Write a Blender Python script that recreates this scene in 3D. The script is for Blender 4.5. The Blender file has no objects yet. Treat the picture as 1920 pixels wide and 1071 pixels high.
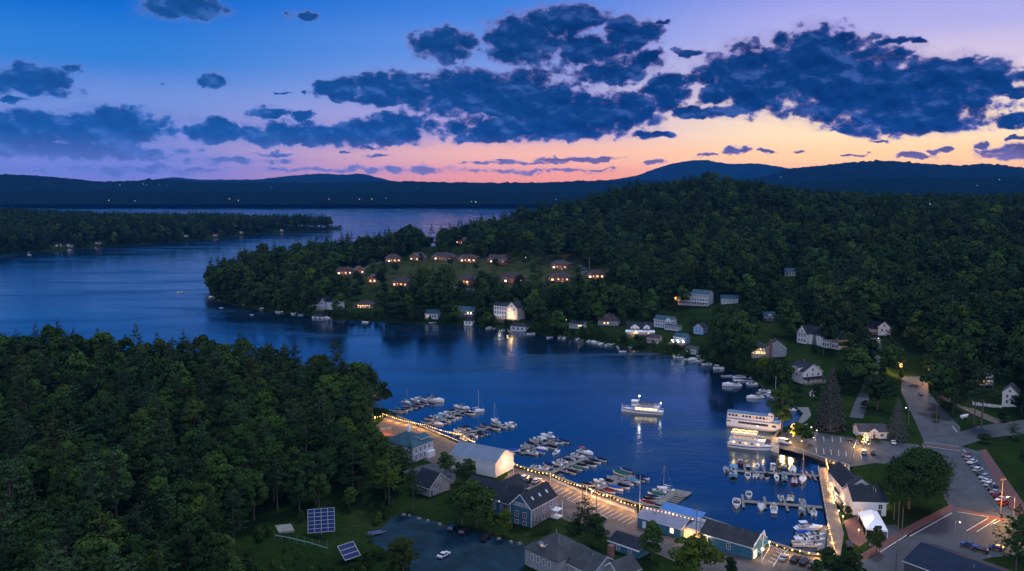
import bpy, bmesh, math, random
import numpy as np
from mathutils import Vector, Matrix
from mathutils.geometry import tessellate_polygon
from math import sin, cos, tan, pi, radians, atan2, sqrt, hypot
random.seed(7)
rng = np.random.default_rng(11)
scene = bpy.context.scene
COL = scene.collection
# ------------------------------------------------------------------ camera and ground projection
CAMZ, PITCH, FPX = 112.0, atan2(185.0, 1600.0), 1600.0
cam_d = bpy.data.cameras.new('camera'); cam = bpy.data.objects.new('camera', cam_d); COL.objects.link(cam)
cam.location = (0, 0, CAMZ); cam.rotation_euler = (pi/2-PITCH, 0, 0)
cam_d.sensor_width = 36.0; cam_d.lens = 30.0; cam_d.clip_start = 1.0; cam_d.clip_end = 60000.0
scene.camera = cam
CP, SP = cos(PITCH), sin(PITCH)
def ray(px, py):
    a, b = (px-960.0)/FPX, (535.5-py)/FPX
    return np.array((a, CP+b*SP, -SP+b*CP))
def proj(p):
    x, y, z = p[0], p[1], p[2]-CAMZ
    d = y*CP - z*SP
    return 960+FPX*x/d, 535.5-FPX*(y*SP+z*CP)/d, d
def PZ(px, py, z=0.0):
    r = ray(px, py); t = (z-CAMZ)/r[2]
    return (r[0]*t, r[1]*t)
# ------------------------------------------------------------------ small mesh builder
class MB:
    def __init__(s): s.v=[]; s.f=[]; s.m=[]
    def add(s, vs, fs, mi=0):
        o=len(s.v); s.v.extend([tuple(v) for v in vs])
        for f in fs: s.f.append(tuple(i+o for i in f)); s.m.append(mi)
        return s
    def box(s, x0,y0,z0,x1,y1,z1, mi=0):
        return s.add([(x0,y0,z0),(x1,y0,z0),(x1,y1,z0),(x0,y1,z0),(x0,y0,z1),(x1,y0,z1),(x1,y1,z1),(x0,y1,z1)],
              [(3,2,1,0),(4,5,6,7),(0,1,5,4),(1,2,6,5),(2,3,7,6),(3,0,4,7)], mi)
    def prism(s, poly, z0, z1, mi=0, top=None):
        n=len(poly); c=[(p[0],p[1],z0) for p in poly]+[(p[0],p[1],z1) for p in (top or poly)]
        s.add(c, [tuple(range(n-1,-1,-1))]+[(i,(i+1)%n,(i+1)%n+n,i+n) for i in range(n)], mi)
        return s.add(c[n:], [tuple(range(n))], mi)
    def tube(s, p0, p1, r0, r1=None, n=6, mi=0):
        r1=r0 if r1 is None else r1
        a,b=Vector(p0),Vector(p1); d=(b-a).normalized()
        u=d.orthogonal().normalized(); w=d.cross(u)
        vs=[]
        for c,r in ((a,r0),(b,r1)):
            for i in range(n):
                t=2*pi*i/n; vs.append(c+u*(r*cos(t))+w*(r*sin(t)))
        return s.add(vs,[(i,(i+1)%n,(i+1)%n+n,i+n) for i in range(n)]+[tuple(range(n-1,-1,-1)),tuple(range(n,2*n))],mi)
    def ball(s, c, r, mi=0, n=6, m=4, sz=1.0):
        vs=[];fs=[]
        for j in range(m+1):
            ph=pi*j/m
            for i in range(n):
                t=2*pi*i/n; vs.append((c[0]+r*sin(ph)*cos(t),c[1]+r*sin(ph)*sin(t),c[2]+r*sz*cos(ph)))
        for j in range(m):
            for i in range(n): fs.append((j*n+i,(j+1)*n+i,(j+1)*n+(i+1)%n,j*n+(i+1)%n))
        return s.add(vs,fs,mi)
    def loft(s, rings, mi=0, caps=True):
        n=len(rings[0]); vs=[p for r in rings for p in r]; fs=[]
        for j in range(len(rings)-1):
            for i in range(n-1): fs.append((j*n+i,j*n+i+1,(j+1)*n+i+1,(j+1)*n+i))
        if caps: fs += [tuple(range(n-1,-1,-1)), tuple(range((len(rings)-1)*n,len(rings)*n))]
        return s.add(vs,fs,mi)
    def mesh(s, name, mats, smooth=False):
        me=bpy.data.meshes.new(name); me.from_pydata(s.v,[],s.f)
        for m in (mats if isinstance(mats,(list,tuple)) else [mats]): me.materials.append(m)
        if any(s.m): me.polygons.foreach_set('material_index', s.m)
        if smooth: me.polygons.foreach_set('use_smooth',[True]*len(s.f))
        me.update(); return me
    def build(s, name, mats, parent=None, loc=None, smooth=False):
        return obj(name, s.mesh(name,mats,smooth), parent, loc)
def obj(name, me, parent=None, loc=None, rz=0.0):
    o=bpy.data.objects.new(name, me); COL.objects.link(o)
    if parent is not None: o.parent=parent
    if loc is not None: o.location=loc
    if rz: o.rotation_euler=(0,0,rz)
    return o
def tag(o, label=None, cat=None, group=None, kind=None):
    if label: o['label']=label
    if cat: o['category']=cat
    if group: o['group']=group
    if kind: o['kind']=kind
    return o
def thing(name, label, cat, loc=(0,0,0), rz=0.0, group=None):
    o=bpy.data.objects.new(name, None); COL.objects.link(o); o.empty_display_size=1
    o.location=loc; o.rotation_euler=(0,0,rz)
    return tag(o,label,cat,group)
KIDS={}
def kids(o):
    return [c for c in o.children]
def copy_tree(o, parent=None, ks=None):
    c=o.copy(); COL.objects.link(c)
    if parent is not None: c.parent=parent
    for ch in (KIDS.setdefault(o.name, kids(o)) if True else ()): copy_tree(ch,c)
    return c
# ------------------------------------------------------------------ materials
MAT={}
def newmat(name):
    m=bpy.data.materials.new(name); m.use_nodes=True; nt=m.node_tree
    return m, nt, nt.nodes['Principled BSDF']
def N(nt, t, **kw):
    n=nt.nodes.new(t)
    for k,v in kw.items():
        if k.startswith('i_'): n.inputs[k[2:].replace('_',' ')].default_value=v
        else: setattr(n,k,v)
    return n
def L(nt,a,b): nt.links.new(a,b)
def mixc(nt, fac, a, b, mode='MIX'):
    n=N(nt,'ShaderNodeMix',data_type='RGBA',blend_type=mode)
    for s,v in ((n.inputs[0],fac),(n.inputs[6],a),(n.inputs[7],b)):
        if hasattr(v,'is_linked') or hasattr(v,'links'): L(nt,v,s)
        elif isinstance(v,(tuple,list)): s.default_value=(*v[:3],1)
        else: s.default_value=v
    return n.outputs[2]
def ramp(nt, fac, stops, interp='LINEAR'):
    n=N(nt,'ShaderNodeValToRGB'); n.color_ramp.interpolation=interp
    e=n.color_ramp.elements
    while len(e)<len(stops): e.new(0.5)
    for i,(p,c) in enumerate(stops):
        e[i].position=p; e[i].color=(*c[:3],1) if isinstance(c,(tuple,list)) else (c,c,c,1)
    if fac is not None: L(nt,fac,n.inputs[0])
    return n.outputs[0]
def sc(*c): return tuple(((v/255)/12.92 if v/255<=0.04045 else ((v/255+0.055)/1.055)**2.4) for v in c)
def mat(name, c, rough=0.7, var=0.25, scale=0.6, metal=0.0, bump=0.0, coord='Object', c2=None, spec=0.4, wave=None, objcol=False, stretch=None, patch=0.0):
    """noise-mottled surface; wave=(axis,scale,depth) adds boards or shingle courses"""
    if name in MAT: return MAT[name]
    m,nt,b=newmat(name)
    tc=N(nt,'ShaderNodeTexCoord'); v=tc.outputs[coord]
    if stretch:
        mp=N(nt,'ShaderNodeMapping'); mp.inputs['Scale'].default_value=stretch; L(nt,v,mp.inputs[0]); v=mp.outputs[0]
    nz=N(nt,'ShaderNodeTexNoise',i_Scale=scale,i_Detail=6.0,i_Roughness=0.6); L(nt,v,nz.inputs['Vector'])
    c2=c2 or tuple(x*(1-var) for x in c)
    base=ramp(nt,nz.outputs[0],[(0.3,c2),(0.7,tuple(min(1,x*(1+var*0.5)) for x in c))])
    if patch:
        n9=N(nt,'ShaderNodeTexNoise',i_Scale=scale*0.22,i_Detail=5.0,i_Roughness=0.7,i_Distortion=1.5); L(nt,v,n9.inputs['Vector'])
        base=mixc(nt,1.0,base,ramp(nt,n9.outputs[0],[(0.38,1-patch),(0.5,1.0),(0.62,1+patch*0.6)]),'MULTIPLY')
    if objcol:
        oi=N(nt,'ShaderNodeObjectInfo'); base=mixc(nt,1.0,base,oi.outputs['Color'],'MULTIPLY')
    h=nz.outputs[0]
    if wave:
        w=N(nt,'ShaderNodeTexWave',wave_type='BANDS',bands_direction=wave[0],wave_profile='SAW',i_Scale=wave[1],i_Distortion=0.15)
        L(nt,tc.outputs['Object'],w.inputs['Vector'])
        dk=ramp(nt,w.outputs['Color'],[(0.0,1-wave[2]),(0.25,1.0)])
        base=mixc(nt,1.0,base,dk,'MULTIPLY'); h=w.outputs['Fac']; bump=max(bump,0.3)
    L(nt,base,b.inputs['Base Color'])
    b.inputs['Roughness'].default_value=rough; b.inputs['Metallic'].default_value=metal; b.inputs['Specular IOR Level'].default_value=spec
    if bump:
        bn=N(nt,'ShaderNodeBump',i_Strength=bump,i_Distance=0.1); L(nt,h,bn.inputs['Height']); L(nt,bn.outputs[0],b.inputs['Normal'])
    MAT[name]=m; return m
def emit(name, c, s, sample=False):
    if name in MAT: return MAT[name]
    m,nt,b=newmat(name)
    b.inputs['Base Color'].default_value=(0.3,0.25,0.2,1)
    b.inputs['Emission Color'].default_value=(*c,1); b.inputs['Emission Strength'].default_value=s
    if not sample:
        try: m.cycles.emission_sampling='NONE'
        except Exception: pass
    MAT[name]=m; return m
def litpane(name, c, s):
    """a lamp-lit room behind glass: uneven brightness from curtains and furniture"""
    m,nt,b=newmat(name)
    tc=N(nt,'ShaderNodeTexCoord'); oi=N(nt,'ShaderNodeObjectInfo')
    ad=N(nt,'ShaderNodeVectorMath',operation='ADD'); L(nt,tc.outputs['Object'],ad.inputs[0]); L(nt,oi.outputs['Location'],ad.inputs[1])
    nz=N(nt,'ShaderNodeTexNoise',i_Scale=0.9,i_Detail=3.0); L(nt,ad.outputs[0],nz.inputs['Vector'])
    L(nt,ramp(nt,nz.outputs[0],[(0.35,tuple(x*0.25 for x in c)),(0.6,c)]),b.inputs['Emission Color'])
    b.inputs['Emission Strength'].default_value=s; b.inputs['Base Color'].default_value=(0.05,0.04,0.03,1)
    try: m.cycles.emission_sampling='NONE'
    except Exception: pass
    MAT[name]=m; return m
# ------------------------------------------------------------------ terrain
def WP(pts, z=0.0): return [PZ(x,y,z) for x,y in pts]
def inpoly(poly, X, Y):
    ins=np.zeros(X.shape,bool); n=len(poly)
    for i in range(n):
        x0,y0=poly[i]; x1,y1=poly[(i+1)%n]
        if y0==y1: continue
        c=((y0>Y)!=(y1>Y)) & (X < (x1-x0)*(Y-y0)/(y1-y0)+x0)
        ins ^= c
    return ins
def sdist(poly, X, Y):
    d=np.full(X.shape,1e12); n=len(poly)
    for i in range(n):
        x0,y0=poly[i]; x1,y1=poly[(i+1)%n]; dx,dy=x1-x0,y1-y0; l=dx*dx+dy*dy+1e-9
        t=np.clip(((X-x0)*dx+(Y-y0)*dy)/l,0,1)
        d=np.minimum(d,(X-x0-t*dx)**2+(Y-y0-t*dy)**2)
    d=np.sqrt(d); return np.where(inpoly(poly,X,Y),d,-d)
FAR_SHORE=[(395,562),(440,573),(500,583),(575,593),(640,600),(700,602),(760,606),(830,609),(900,613),(985,623),(1050,634),(1120,643),(1165,653),
  (1225,661),(1270,669),(1340,686),(1400,706),(1450,736),(1492,762),(1505,775),(1490,795),(1462,806),(1446,828),(1500,845),(1540,859),(1591,874),(1593,925),(1566,936),
  (1560,955),(1574,990),(1580,1015),(1572,1046)]
NEAR_SHORE=[(1500,1036),(1440,1017),(1412,1003),(1290,962),(1195,946),(1100,917),(1030,890),(963,873),(890,842),(800,804),(745,782),(728,772),(700,764),(620,745),(500,726),(300,714),(0,707),(-200,703)]
LAND1=WP(FAR_SHORE)+WP(NEAR_SHORE)+[(-900,412),(-1500,312),(-11500,-100),(-11500,-3000),(11500,-3000),(11500,5375),(4000,4125),(1500,3375),(420,2562),(200,2050),(60,1775),(-110,1425),(-235,1219),(-325,1087),(-345,962)]
LAND2=WP([(-700,500),(-250,488),(0,478),(150,466),(300,456),(430,445),(500,437),(600,433),(650,430)])+[(-470,2300),(-620,2330),(-800,2350),(-1000,2360),(-1300,2400),(-1800,2700),(-2600,3400),(-11500,4500),(-11500,1625),(-3000,1437)]
FLATP=WP([(640,1000),(690,900),(690,800),(715,772)]+NEAR_SHORE[:11][::-1][0:0]+[(745,782),(800,804),(890,842),(963,873),(1030,890),(1100,917),(1195,946),(1290,962),(1412,1003),(1440,1017),(1500,1036),(1572,1046),(1580,1015),(1574,990),(1560,955),(1566,936),(1593,925),(1591,874),(1540,859),(1446,828),(1462,806),(1500,800),(1560,790),(1685,765),(1680,700),(1745,700),(1800,760),(1960,790),(2300,900),(2300,1300),(560,1300),(560,1090)],1.5)
YS=1.25
CTRL=[(-260,60,12),(-150,60,7),(0,60,2),(150,60,3),(300,60,6),(-120,140,5),(-60,150,2),(-200,140,14),(-300,140,20),(-260,220,12),(-180,220,8),(-120,220,5),(-330,280,10),(-250,300,6),(-160,300,3),(-110,260,3),(-500,200,25),
 (0,170,1.5),(60,200,1.5),(120,180,1.5),(150,250,1.5),(180,280,2),(200,330,4),(240,330,7),(160,350,3),(140,400,4),(180,420,8),(230,430,10),(280,480,16),(300,400,14),(260,250,3),(330,300,12),(400,250,10),(350,180,4),(450,350,26),(600,350,38),(500,450,30),(800,500,45),
 (130,460,6),(100,520,7),(170,520,13),(230,560,20),(300,600,26),(400,600,36),(550,600,44),(700,650,52),(60,600,6),(0,600,5),(120,620,16),(200,700,28),(320,760,45),(450,780,55),(620,800,58),(900,800,60),
 (-60,640,4),(-140,640,3),(-230,690,3),(-300,710,3),(-320,780,6),(-300,830,10),(-220,800,12),(-150,740,12),(-80,740,14),(0,740,17),(80,740,18),(130,760,24),(-60,830,25),(20,840,30),(-160,850,20),(110,850,34),(-200,900,18),(-120,950,25),(0,950,32),(100,970,40),(70,1060,58),(120,1080,74),(160,1100,84),(206,1100,92),(320,1110,101),(390,1100,94),(430,1090,82),(480,1080,73),(560,1080,69),(640,1080,68),(740,1080,69),(850,1100,73),(1000,1050,74),(1300,900,72),
 (320,950,78),(450,950,68),(220,950,66),(200,850,46),(600,950,64),(800,950,66),(-40,1200,30),(100,1350,35),(200,1500,30),(320,1400,55),(600,1400,40),(1000,1500,45),(1200,1300,60),(900,2200,30),(2500,2500,40),(3000,1200,60),(2000,300,40),(1000,200,30),
 (-700,1250,6),(-1000,1250,8),(-650,1450,18),(-900,1450,20),(-1200,1500,30),(-1400,1800,22),(-800,1750,12),(-650,1850,8),(-1100,2000,9),(-1800,1800,36),(-500,1880,5),(-2500,2300,40),(-1500,2500,12)]
CTRL=[(a,b*YS,c) for a,b,c in CTRL]
def height(X,Y):
    X=np.asarray(X,float); Y=np.asarray(Y,float)
    num=np.zeros(X.shape); den=np.zeros(X.shape)
    for cx,cy,cz in CTRL:
        w=1.0/(((X-cx)**2+((Y-cy)/YS)**2+400.0)**1.9); num+=w*cz; den+=w
    h=num/den
    h=h+1.2*np.sin(X*0.021+1)*np.cos(Y*0.0136)+0.6*np.sin(X*0.06+Y*0.04)
    h=np.maximum(h,1.2)
    fl=np.clip(sdist(FLATP,X,Y)/14.0+1.0,0,1); fl=fl*fl*(3-2*fl)
    h=h*(1-fl)+1.5*fl
    s=np.maximum(sdist(LAND1,X,Y),sdist(LAND2,X,Y))
    inner=np.where(fl>0.5,0.0+s*1.2,s*0.30+0.0)
    return np.where(s>0,np.minimum(h,0.02+inner),np.maximum(s*0.35,-4.0))
def axis(parts):
    out=[]
    for a,b,st in parts: out+=list(np.arange(a,b-1e-6,st))
    return np.array(out+[parts[-1][1]],float)
GX=axis([(-11500,-3000,850),(-3000,-1900,110),(-1900,-420,15),(-420,420,4),(420,900,8),(900,1500,20),(1500,11500,500)])
GY=axis([(-3000,0,300),(0,125,12),(125,875,4.5),(875,1560,8),(1560,2640,20),(2640,5400,138)])
_X,_Y=np.meshgrid(GX,GY); GZ=height(_X,_Y)
def HZ(x,y):
    i=int(np.clip(np.searchsorted(GX,x)-1,0,len(GX)-2)); j=int(np.clip(np.searchsorted(GY,y)-1,0,len(GY)-2))
    u=min(max((x-GX[i])/(GX[i+1]-GX[i]),0),1); v=min(max((y-GY[j])/(GY[j+1]-GY[j]),0),1)
    return float(GZ[j,i]*(1-u)*(1-v)+GZ[j,i+1]*u*(1-v)+GZ[j+1,i]*(1-u)*v+GZ[j+1,i+1]*u*v)
def HZv(x,y):
    i=np.clip(np.searchsorted(GX,x)-1,0,len(GX)-2); j=np.clip(np.searchsorted(GY,y)-1,0,len(GY)-2)
    u=np.clip((x-GX[i])/(GX[i+1]-GX[i]),0,1); v=np.clip((y-GY[j])/(GY[j+1]-GY[j]),0,1)
    return GZ[j,i]*(1-u)*(1-v)+GZ[j,i+1]*u*(1-v)+GZ[j+1,i]*(1-u)*v+GZ[j+1,i+1]*u*v
def P(px,py):
    """where the view ray through a photo pixel meets the ground"""
    r=ray(px,py); t=100.0
    ts=np.arange(100.0,3600.0,1.5)
    x=r[0]*ts; y=r[1]*ts; z=CAMZ+r[2]*ts
    g=np.maximum(HZv(x,y),0.0)
    k=np.nonzero(z<=g)[0]
    k=k[0] if len(k) else len(ts)-1
    lo,hi=ts[max(k-1,0)],ts[k]
    for _ in range(18):
        m=(lo+hi)/2
        if CAMZ+r[2]*m<=max(HZ(r[0]*m,r[1]*m),0.0): hi=m
        else: lo=m
    return Vector((r[0]*hi,r[1]*hi,max(HZ(r[0]*hi,r[1]*hi),0.0)))
def grid_mesh(name, X, Y, Z, material, smooth=True):
    ny,nx=X.shape
    co=np.stack([X,Y,Z],-1).reshape(-1,3)
    idx=np.arange(nx*ny).reshape(ny,nx)
    q=np.stack([idx[:-1,:-1],idx[:-1,1:],idx[1:,1:],idx[1:,:-1]],-1).reshape(-1,4)
    me=bpy.data.meshes.new(name); me.vertices.add(len(co)); me.vertices.foreach_set('co',co.ravel())
    me.loops.add(q.size); me.loops.foreach_set('vertex_index',q.ravel())
    me.polygons.add(len(q)); me.polygons.foreach_set('loop_start',np.arange(0,q.size,4)); me.polygons.foreach_set('loop_total',np.full(len(q),4))
    me.polygons.foreach_set('use_smooth',np.full(len(q),smooth))
    me.materials.append(material); me.update(); me.validate()
    return obj(name,me)
def ground_mat():
    m,nt,b=newmat('grass_ground')
    tc=N(nt,'ShaderNodeTexCoord')
    n1=N(nt,'ShaderNodeTexNoise',i_Scale=0.03,i_Detail=8.0,i_Roughness=0.65); L(nt,tc.outputs['Object'],n1.inputs['Vector'])
    n2=N(nt,'ShaderNodeTexNoise',i_Scale=0.6,i_Detail=5.0,i_Roughness=0.7); L(nt,tc.outputs['Object'],n2.inputs['Vector'])
    a=ramp(nt,n1.outputs[0],[(0.32,(0.010,0.019,0.006)),(0.52,(0.017,0.036,0.009)),(0.72,(0.032,0.042,0.014))])
    bb=ramp(nt,n2.outputs[0],[(0.3,0.55),(0.7,1.25)])
    dv=N(nt,'ShaderNodeVectorMath',operation='DISTANCE'); mpd=N(nt,'ShaderNodeMapping'); mpd.inputs['Scale'].default_value=(1.0,1.25,0.0); mpd.inputs['Location'].default_value=(5.0,-1180.0,0.0); L(nt,tc.outputs['Object'],mpd.inputs[0]); L(nt,mpd.outputs[0],dv.inputs[0])
    n8=N(nt,'ShaderNodeMath',operation='MULTIPLY_ADD'); L(nt,n1.outputs[0],n8.inputs[0]); n8.inputs[1].default_value=120.0; L(nt,dv.outputs['Value'],n8.inputs[2])
    mm=N(nt,'ShaderNodeMapRange'); L(nt,n8.outputs[0],mm.inputs[0]); mm.inputs[1].default_value=270.0; mm.inputs[2].default_value=190.0
    a=mixc(nt,mm.outputs[0],a,ramp(nt,n1.outputs[0],[(0.35,(0.030,0.044,0.014)),(0.65,(0.062,0.066,0.028))]))
    L(nt,mixc(nt,1.0,a,bb,'MULTIPLY'),b.inputs['Base Color']); b.inputs['Roughness'].default_value=0.95; b.inputs['Specular IOR Level'].default_value=0.0
    bn=N(nt,'ShaderNodeBump',i_Strength=0.6,i_Distance=0.4); L(nt,n2.outputs[0],bn.inputs['Height']); L(nt,bn.outputs[0],b.inputs['Normal'])
    return m
tag(grid_mesh('ground',_X,_Y,GZ,ground_mat()),kind='structure')
# ------------------------------------------------------------------ water
def water_mat():
    m,nt,b=newmat('lake_water')
    tc=N(nt,'ShaderNodeTexCoord'); o=tc.outputs['Object']
    mp=N(nt,'ShaderNodeMapping'); mp.inputs['Scale'].default_value=(0.55,1.0,1.0); mp.inputs['Rotation'].default_value=(0,0,0.5); L(nt,o,mp.inputs[0])
    n1=N(nt,'ShaderNodeTexNoise',i_Scale=0.28,i_Detail=5.0,i_Roughness=0.6,i_Distortion=0.4); L(nt,mp.outputs[0],n1.inputs['Vector'])
    n3=N(nt,'ShaderNodeTexNoise',i_Scale=0.011,i_Detail=4.0,i_Roughness=0.55); L(nt,mp.outputs[0],n3.inputs['Vector'])
    st=ramp(nt,n3.outputs[0],[(0.35,0.12),(0.65,1.0)])
    bn=N(nt,'ShaderNodeBump',i_Distance=0.5); L(nt,n1.outputs[0],bn.inputs['Height'])
    ms=N(nt,'ShaderNodeMath',operation='MULTIPLY'); ms.inputs[1].default_value=0.32; L(nt,st,ms.inputs[0]); L(nt,ms.outputs[0],bn.inputs['Strength'])
    b.inputs['Base Color'].default_value=(0.0015,0.010,0.028,1)
    b.inputs['IOR'].default_value=2.1; b.inputs['Specular Tint'].default_value=(0.38,0.86,1.0,1)
    mp2=N(nt,'ShaderNodeMapping'); mp2.inputs['Scale'].default_value=(0.30,1.0,1.0); mp2.inputs['Rotation'].default_value=(0,0,0.15); L(nt,o,mp2.inputs[0])
    n4=N(nt,'ShaderNodeTexNoise',i_Scale=0.018,i_Detail=6.0,i_Roughness=0.6,i_Distortion=0.8); L(nt,mp2.outputs[0],n4.inputs['Vector'])
    L(nt,ramp(nt,n4.outputs[0],[(0.36,0.10),(0.52,0.17),(0.66,0.32)]),b.inputs['Roughness'])
    L(nt,bn.outputs[0],b.inputs['Normal'])
    return m
WX,WY=np.meshgrid(axis([(-11500,-1500,2000),(-1500,1500,100),(1500,11500,2000)]),axis([(-500,3000,100),(3000,11500,850)]))
tag(grid_mesh('lake_water',WX,WY,np.zeros(WX.shape),water_mat()),kind='structure')
# ------------------------------------------------------------------ distant hills: real ridges at their distances
def far_mat(name,c):
    m,nt,b=newmat(name)
    tc=N(nt,'ShaderNodeTexCoord')
    nz=N(nt,'ShaderNodeTexNoise',i_Scale=0.012,i_Detail=9.0,i_Roughness=0.7); L(nt,tc.outputs['Object'],nz.inputs['Vector'])
    L(nt,ramp(nt,nz.outputs[0],[(0.35,tuple(x*0.55 for x in c)),(0.65,tuple(x*1.3 for x in c))]),b.inputs['Base Color'])
    b.inputs['Roughness'].default_value=1.0; b.inputs['Specular IOR Level'].default_value=0.0
    return m
def ridge(name, dist, depth, prof, base, material, x0=-0.74, x1=0.74, n=420, rag=0.0, seed=1, front=0.0):
    """prof: photo pixels of the skyline; heights follow from the ridge's distance"""
    pr=np.array(prof,float); r2=np.random.default_rng(seed)
    us=np.linspace(x0,x1,n)
    hp=[]
    for x,y in prof:
        r=ray(x,y); hp.append((r[0]/r[1], CAMZ+r[2]/r[1]*dist))
    hp=np.array(hp); zt=np.interp(us,hp[:,0],hp[:,1])
    k=np.ones(5)/5; zt=np.convolve(np.pad(zt,2,mode='edge'),k,'valid')
    m=14; X=np.zeros((m*2+1,n)); Y=X.copy(); Z=X.copy()
    for j in range(2*m+1):
        t=(j-m)/m; d=dist+t*depth
        fall=(1-abs(t)**1.6); nz=0.10*np.sin(us*23+j*0.9+seed)+0.07*np.sin(us*57+j*1.7)
        X[j]=us*d; Y[j]=d
        Z[j]=base+(zt-base)*np.clip(fall*(1+nz*(1-fall)*1.5),0,1)
        Z[j]+=r2.normal(0,1,n)*rag*(fall>0.05)
    return tag(grid_mesh(name,X,Y,Z,material),kind='structure')
hm=far_mat('far_forest',(0.005,0.012,0.008))
ridge('far_hills',7000,1125,[(-300,318),(0,327),(60,329),(120,334),(185,341),(300,337),(400,342),(600,343),(760,340),(820,342),(900,343),(1000,344),(1100,339),(1190,338),(1300,340),(1500,344),(1900,346),(2400,346)],-1,hm,rag=4.0,seed=3)
ridge('far_hills',8000,1875,[(-300,322),(60,336),(185,345),(1300,342),(1420,335),(1480,317),(1560,308),(1650,301),(1740,307),(1800,311),(1850,306),(1920,315),(2200,330),(2600,335)],-1,hm,rag=4.5,seed=5)
ridge('far_hills',5375,875,[(-300,360),(1100,360),(1350,352),(1500,345),(1600,338),(1720,332),(1800,336),(1960,330),(2400,330)],20,hm,rag=3.5,seed=6)
ridge('mountain',13100,2000,[(-300,360),(250,345),(300,335),(325,332),(370,337),(480,337),(540,330),(604,325),(640,328),(680,325),(720,336),(760,345),(1100,343),(1190,331),(1240,312),(1290,301),(1320,300),(1370,308),(1420,306),(1480,316),(1560,330),(2400,345)],-1,hm,rag=3.0,seed=9)
# ------------------------------------------------------------------ sky (world), one sun lamp, haze
def azel(px,py):
    r=ray(px,py); return math.degrees(atan2(r[0],r[1])), math.degrees(atan2(r[2],hypot(r[0],r[1])))
W=bpy.data.worlds.new('World'); scene.world=W; W.use_nodes=True
wt=W.node_tree; wt.nodes.clear()
def M(op,a,b=None,c=None,clamp=False):
    n=N(wt,'ShaderNodeMath',operation=op,use_clamp=clamp)
    for i,v in enumerate((a,b,c)):
        if v is None: continue
        if isinstance(v,(int,float)): n.inputs[i].default_value=v
        else: L(wt,v,n.inputs[i])
    return n.outputs[0]
def VM(op,a,b=None,c=None,out=0):
    n=N(wt,'ShaderNodeVectorMath',operation=op)
    for i,v in enumerate((a,b,c)):
        if v is None: continue
        if isinstance(v,(tuple,list)): n.inputs[i].default_value=v
        else: L(wt,v,n.inputs[i])
    return n.outputs[out]
tcw=N(wt,'ShaderNodeTexCoord')
sx=N(wt,'ShaderNodeSeparateXYZ'); L(wt,VM('NORMALIZE',tcw.outputs['Generated']),sx.inputs[0])
AZ=M('MULTIPLY',M('ARCTAN2',sx.outputs[0],sx.outputs[1]),180/pi); EL=M('MULTIPLY',M('ARCSINE',sx.outputs[2]),180/pi)
elf=M('DIVIDE',M('ADD',EL,10.0),100.0,clamp=True)     # ramp position: -10..90 degrees
def er(stops): return ramp(wt,elf,[(((e*0.82 if 0<e<25 else e)+10)/100,c) for e,c in stops],'EASE')
GND=(0.02,0.03,0.05)
hi=[(32,sc(8,84,172)),(52,sc(50,104,180)),(66,(0.42,0.56,0.90)),(90,(0.62,0.78,1.12))]  # top stops lie out of view, paled and brightened to light the foliage
left=er([(-2,GND),(-0.5,sc(112,112,178)),(1.5,sc(110,118,186)),(4,sc(122,134,200)),(6.5,sc(108,140,210)),(9.5,sc(50,126,212)),(14.5,sc(0,102,204)),(20,sc(0,98,196))]+hi)
midd=er([(-2,GND),(-0.5,sc(214,122,104)),(1.0,sc(236,148,118)),(2.6,sc(238,174,152)),(5,sc(188,165,205)),(8,sc(140,160,222)),(11,sc(100,146,226)),(14.5,sc(62,128,220)),(19,sc(10,98,198))]+hi)
right=er([(-2,GND),(-0.5,sc(250,130,70)),(0.8,sc(253,164,96)),(2.2,sc(255,200,136)),(4.2,sc(255,222,176)),(6.6,sc(250,226,206)),(9.5,sc(210,195,225)),(12,sc(176,174,232)),(14.8,sc(150,156,232)),(20,sc(34,100,200))]+hi)
back=er([(-2,GND),(0,(1.0,1.04,1.42)),(14,(1.08,1.14,1.52)),(34,(0.72,0.84,1.25)),(52,(0.45,0.58,0.95)),(66,(0.42,0.56,0.90)),(90,(0.62,0.78,1.12))])  # unseen sky behind the camera, made extra bright to light facing walls
def smooth(v,a,b):
    n=N(wt,'ShaderNodeMapRange',interpolation_type='SMOOTHSTEP'); L(wt,v,n.inputs[0]); n.inputs[1].default_value=a; n.inputs[2].default_value=b
    return n.outputs[0]
sky=mixc(wt,smooth(AZ,-25.0,2.0),left,midd); sky=mixc(wt,smooth(AZ,-2.0,21.0),sky,right)
sky=mixc(wt,smooth(M('ABSOLUTE',AZ),50.0,130.0),sky,back)
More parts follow.
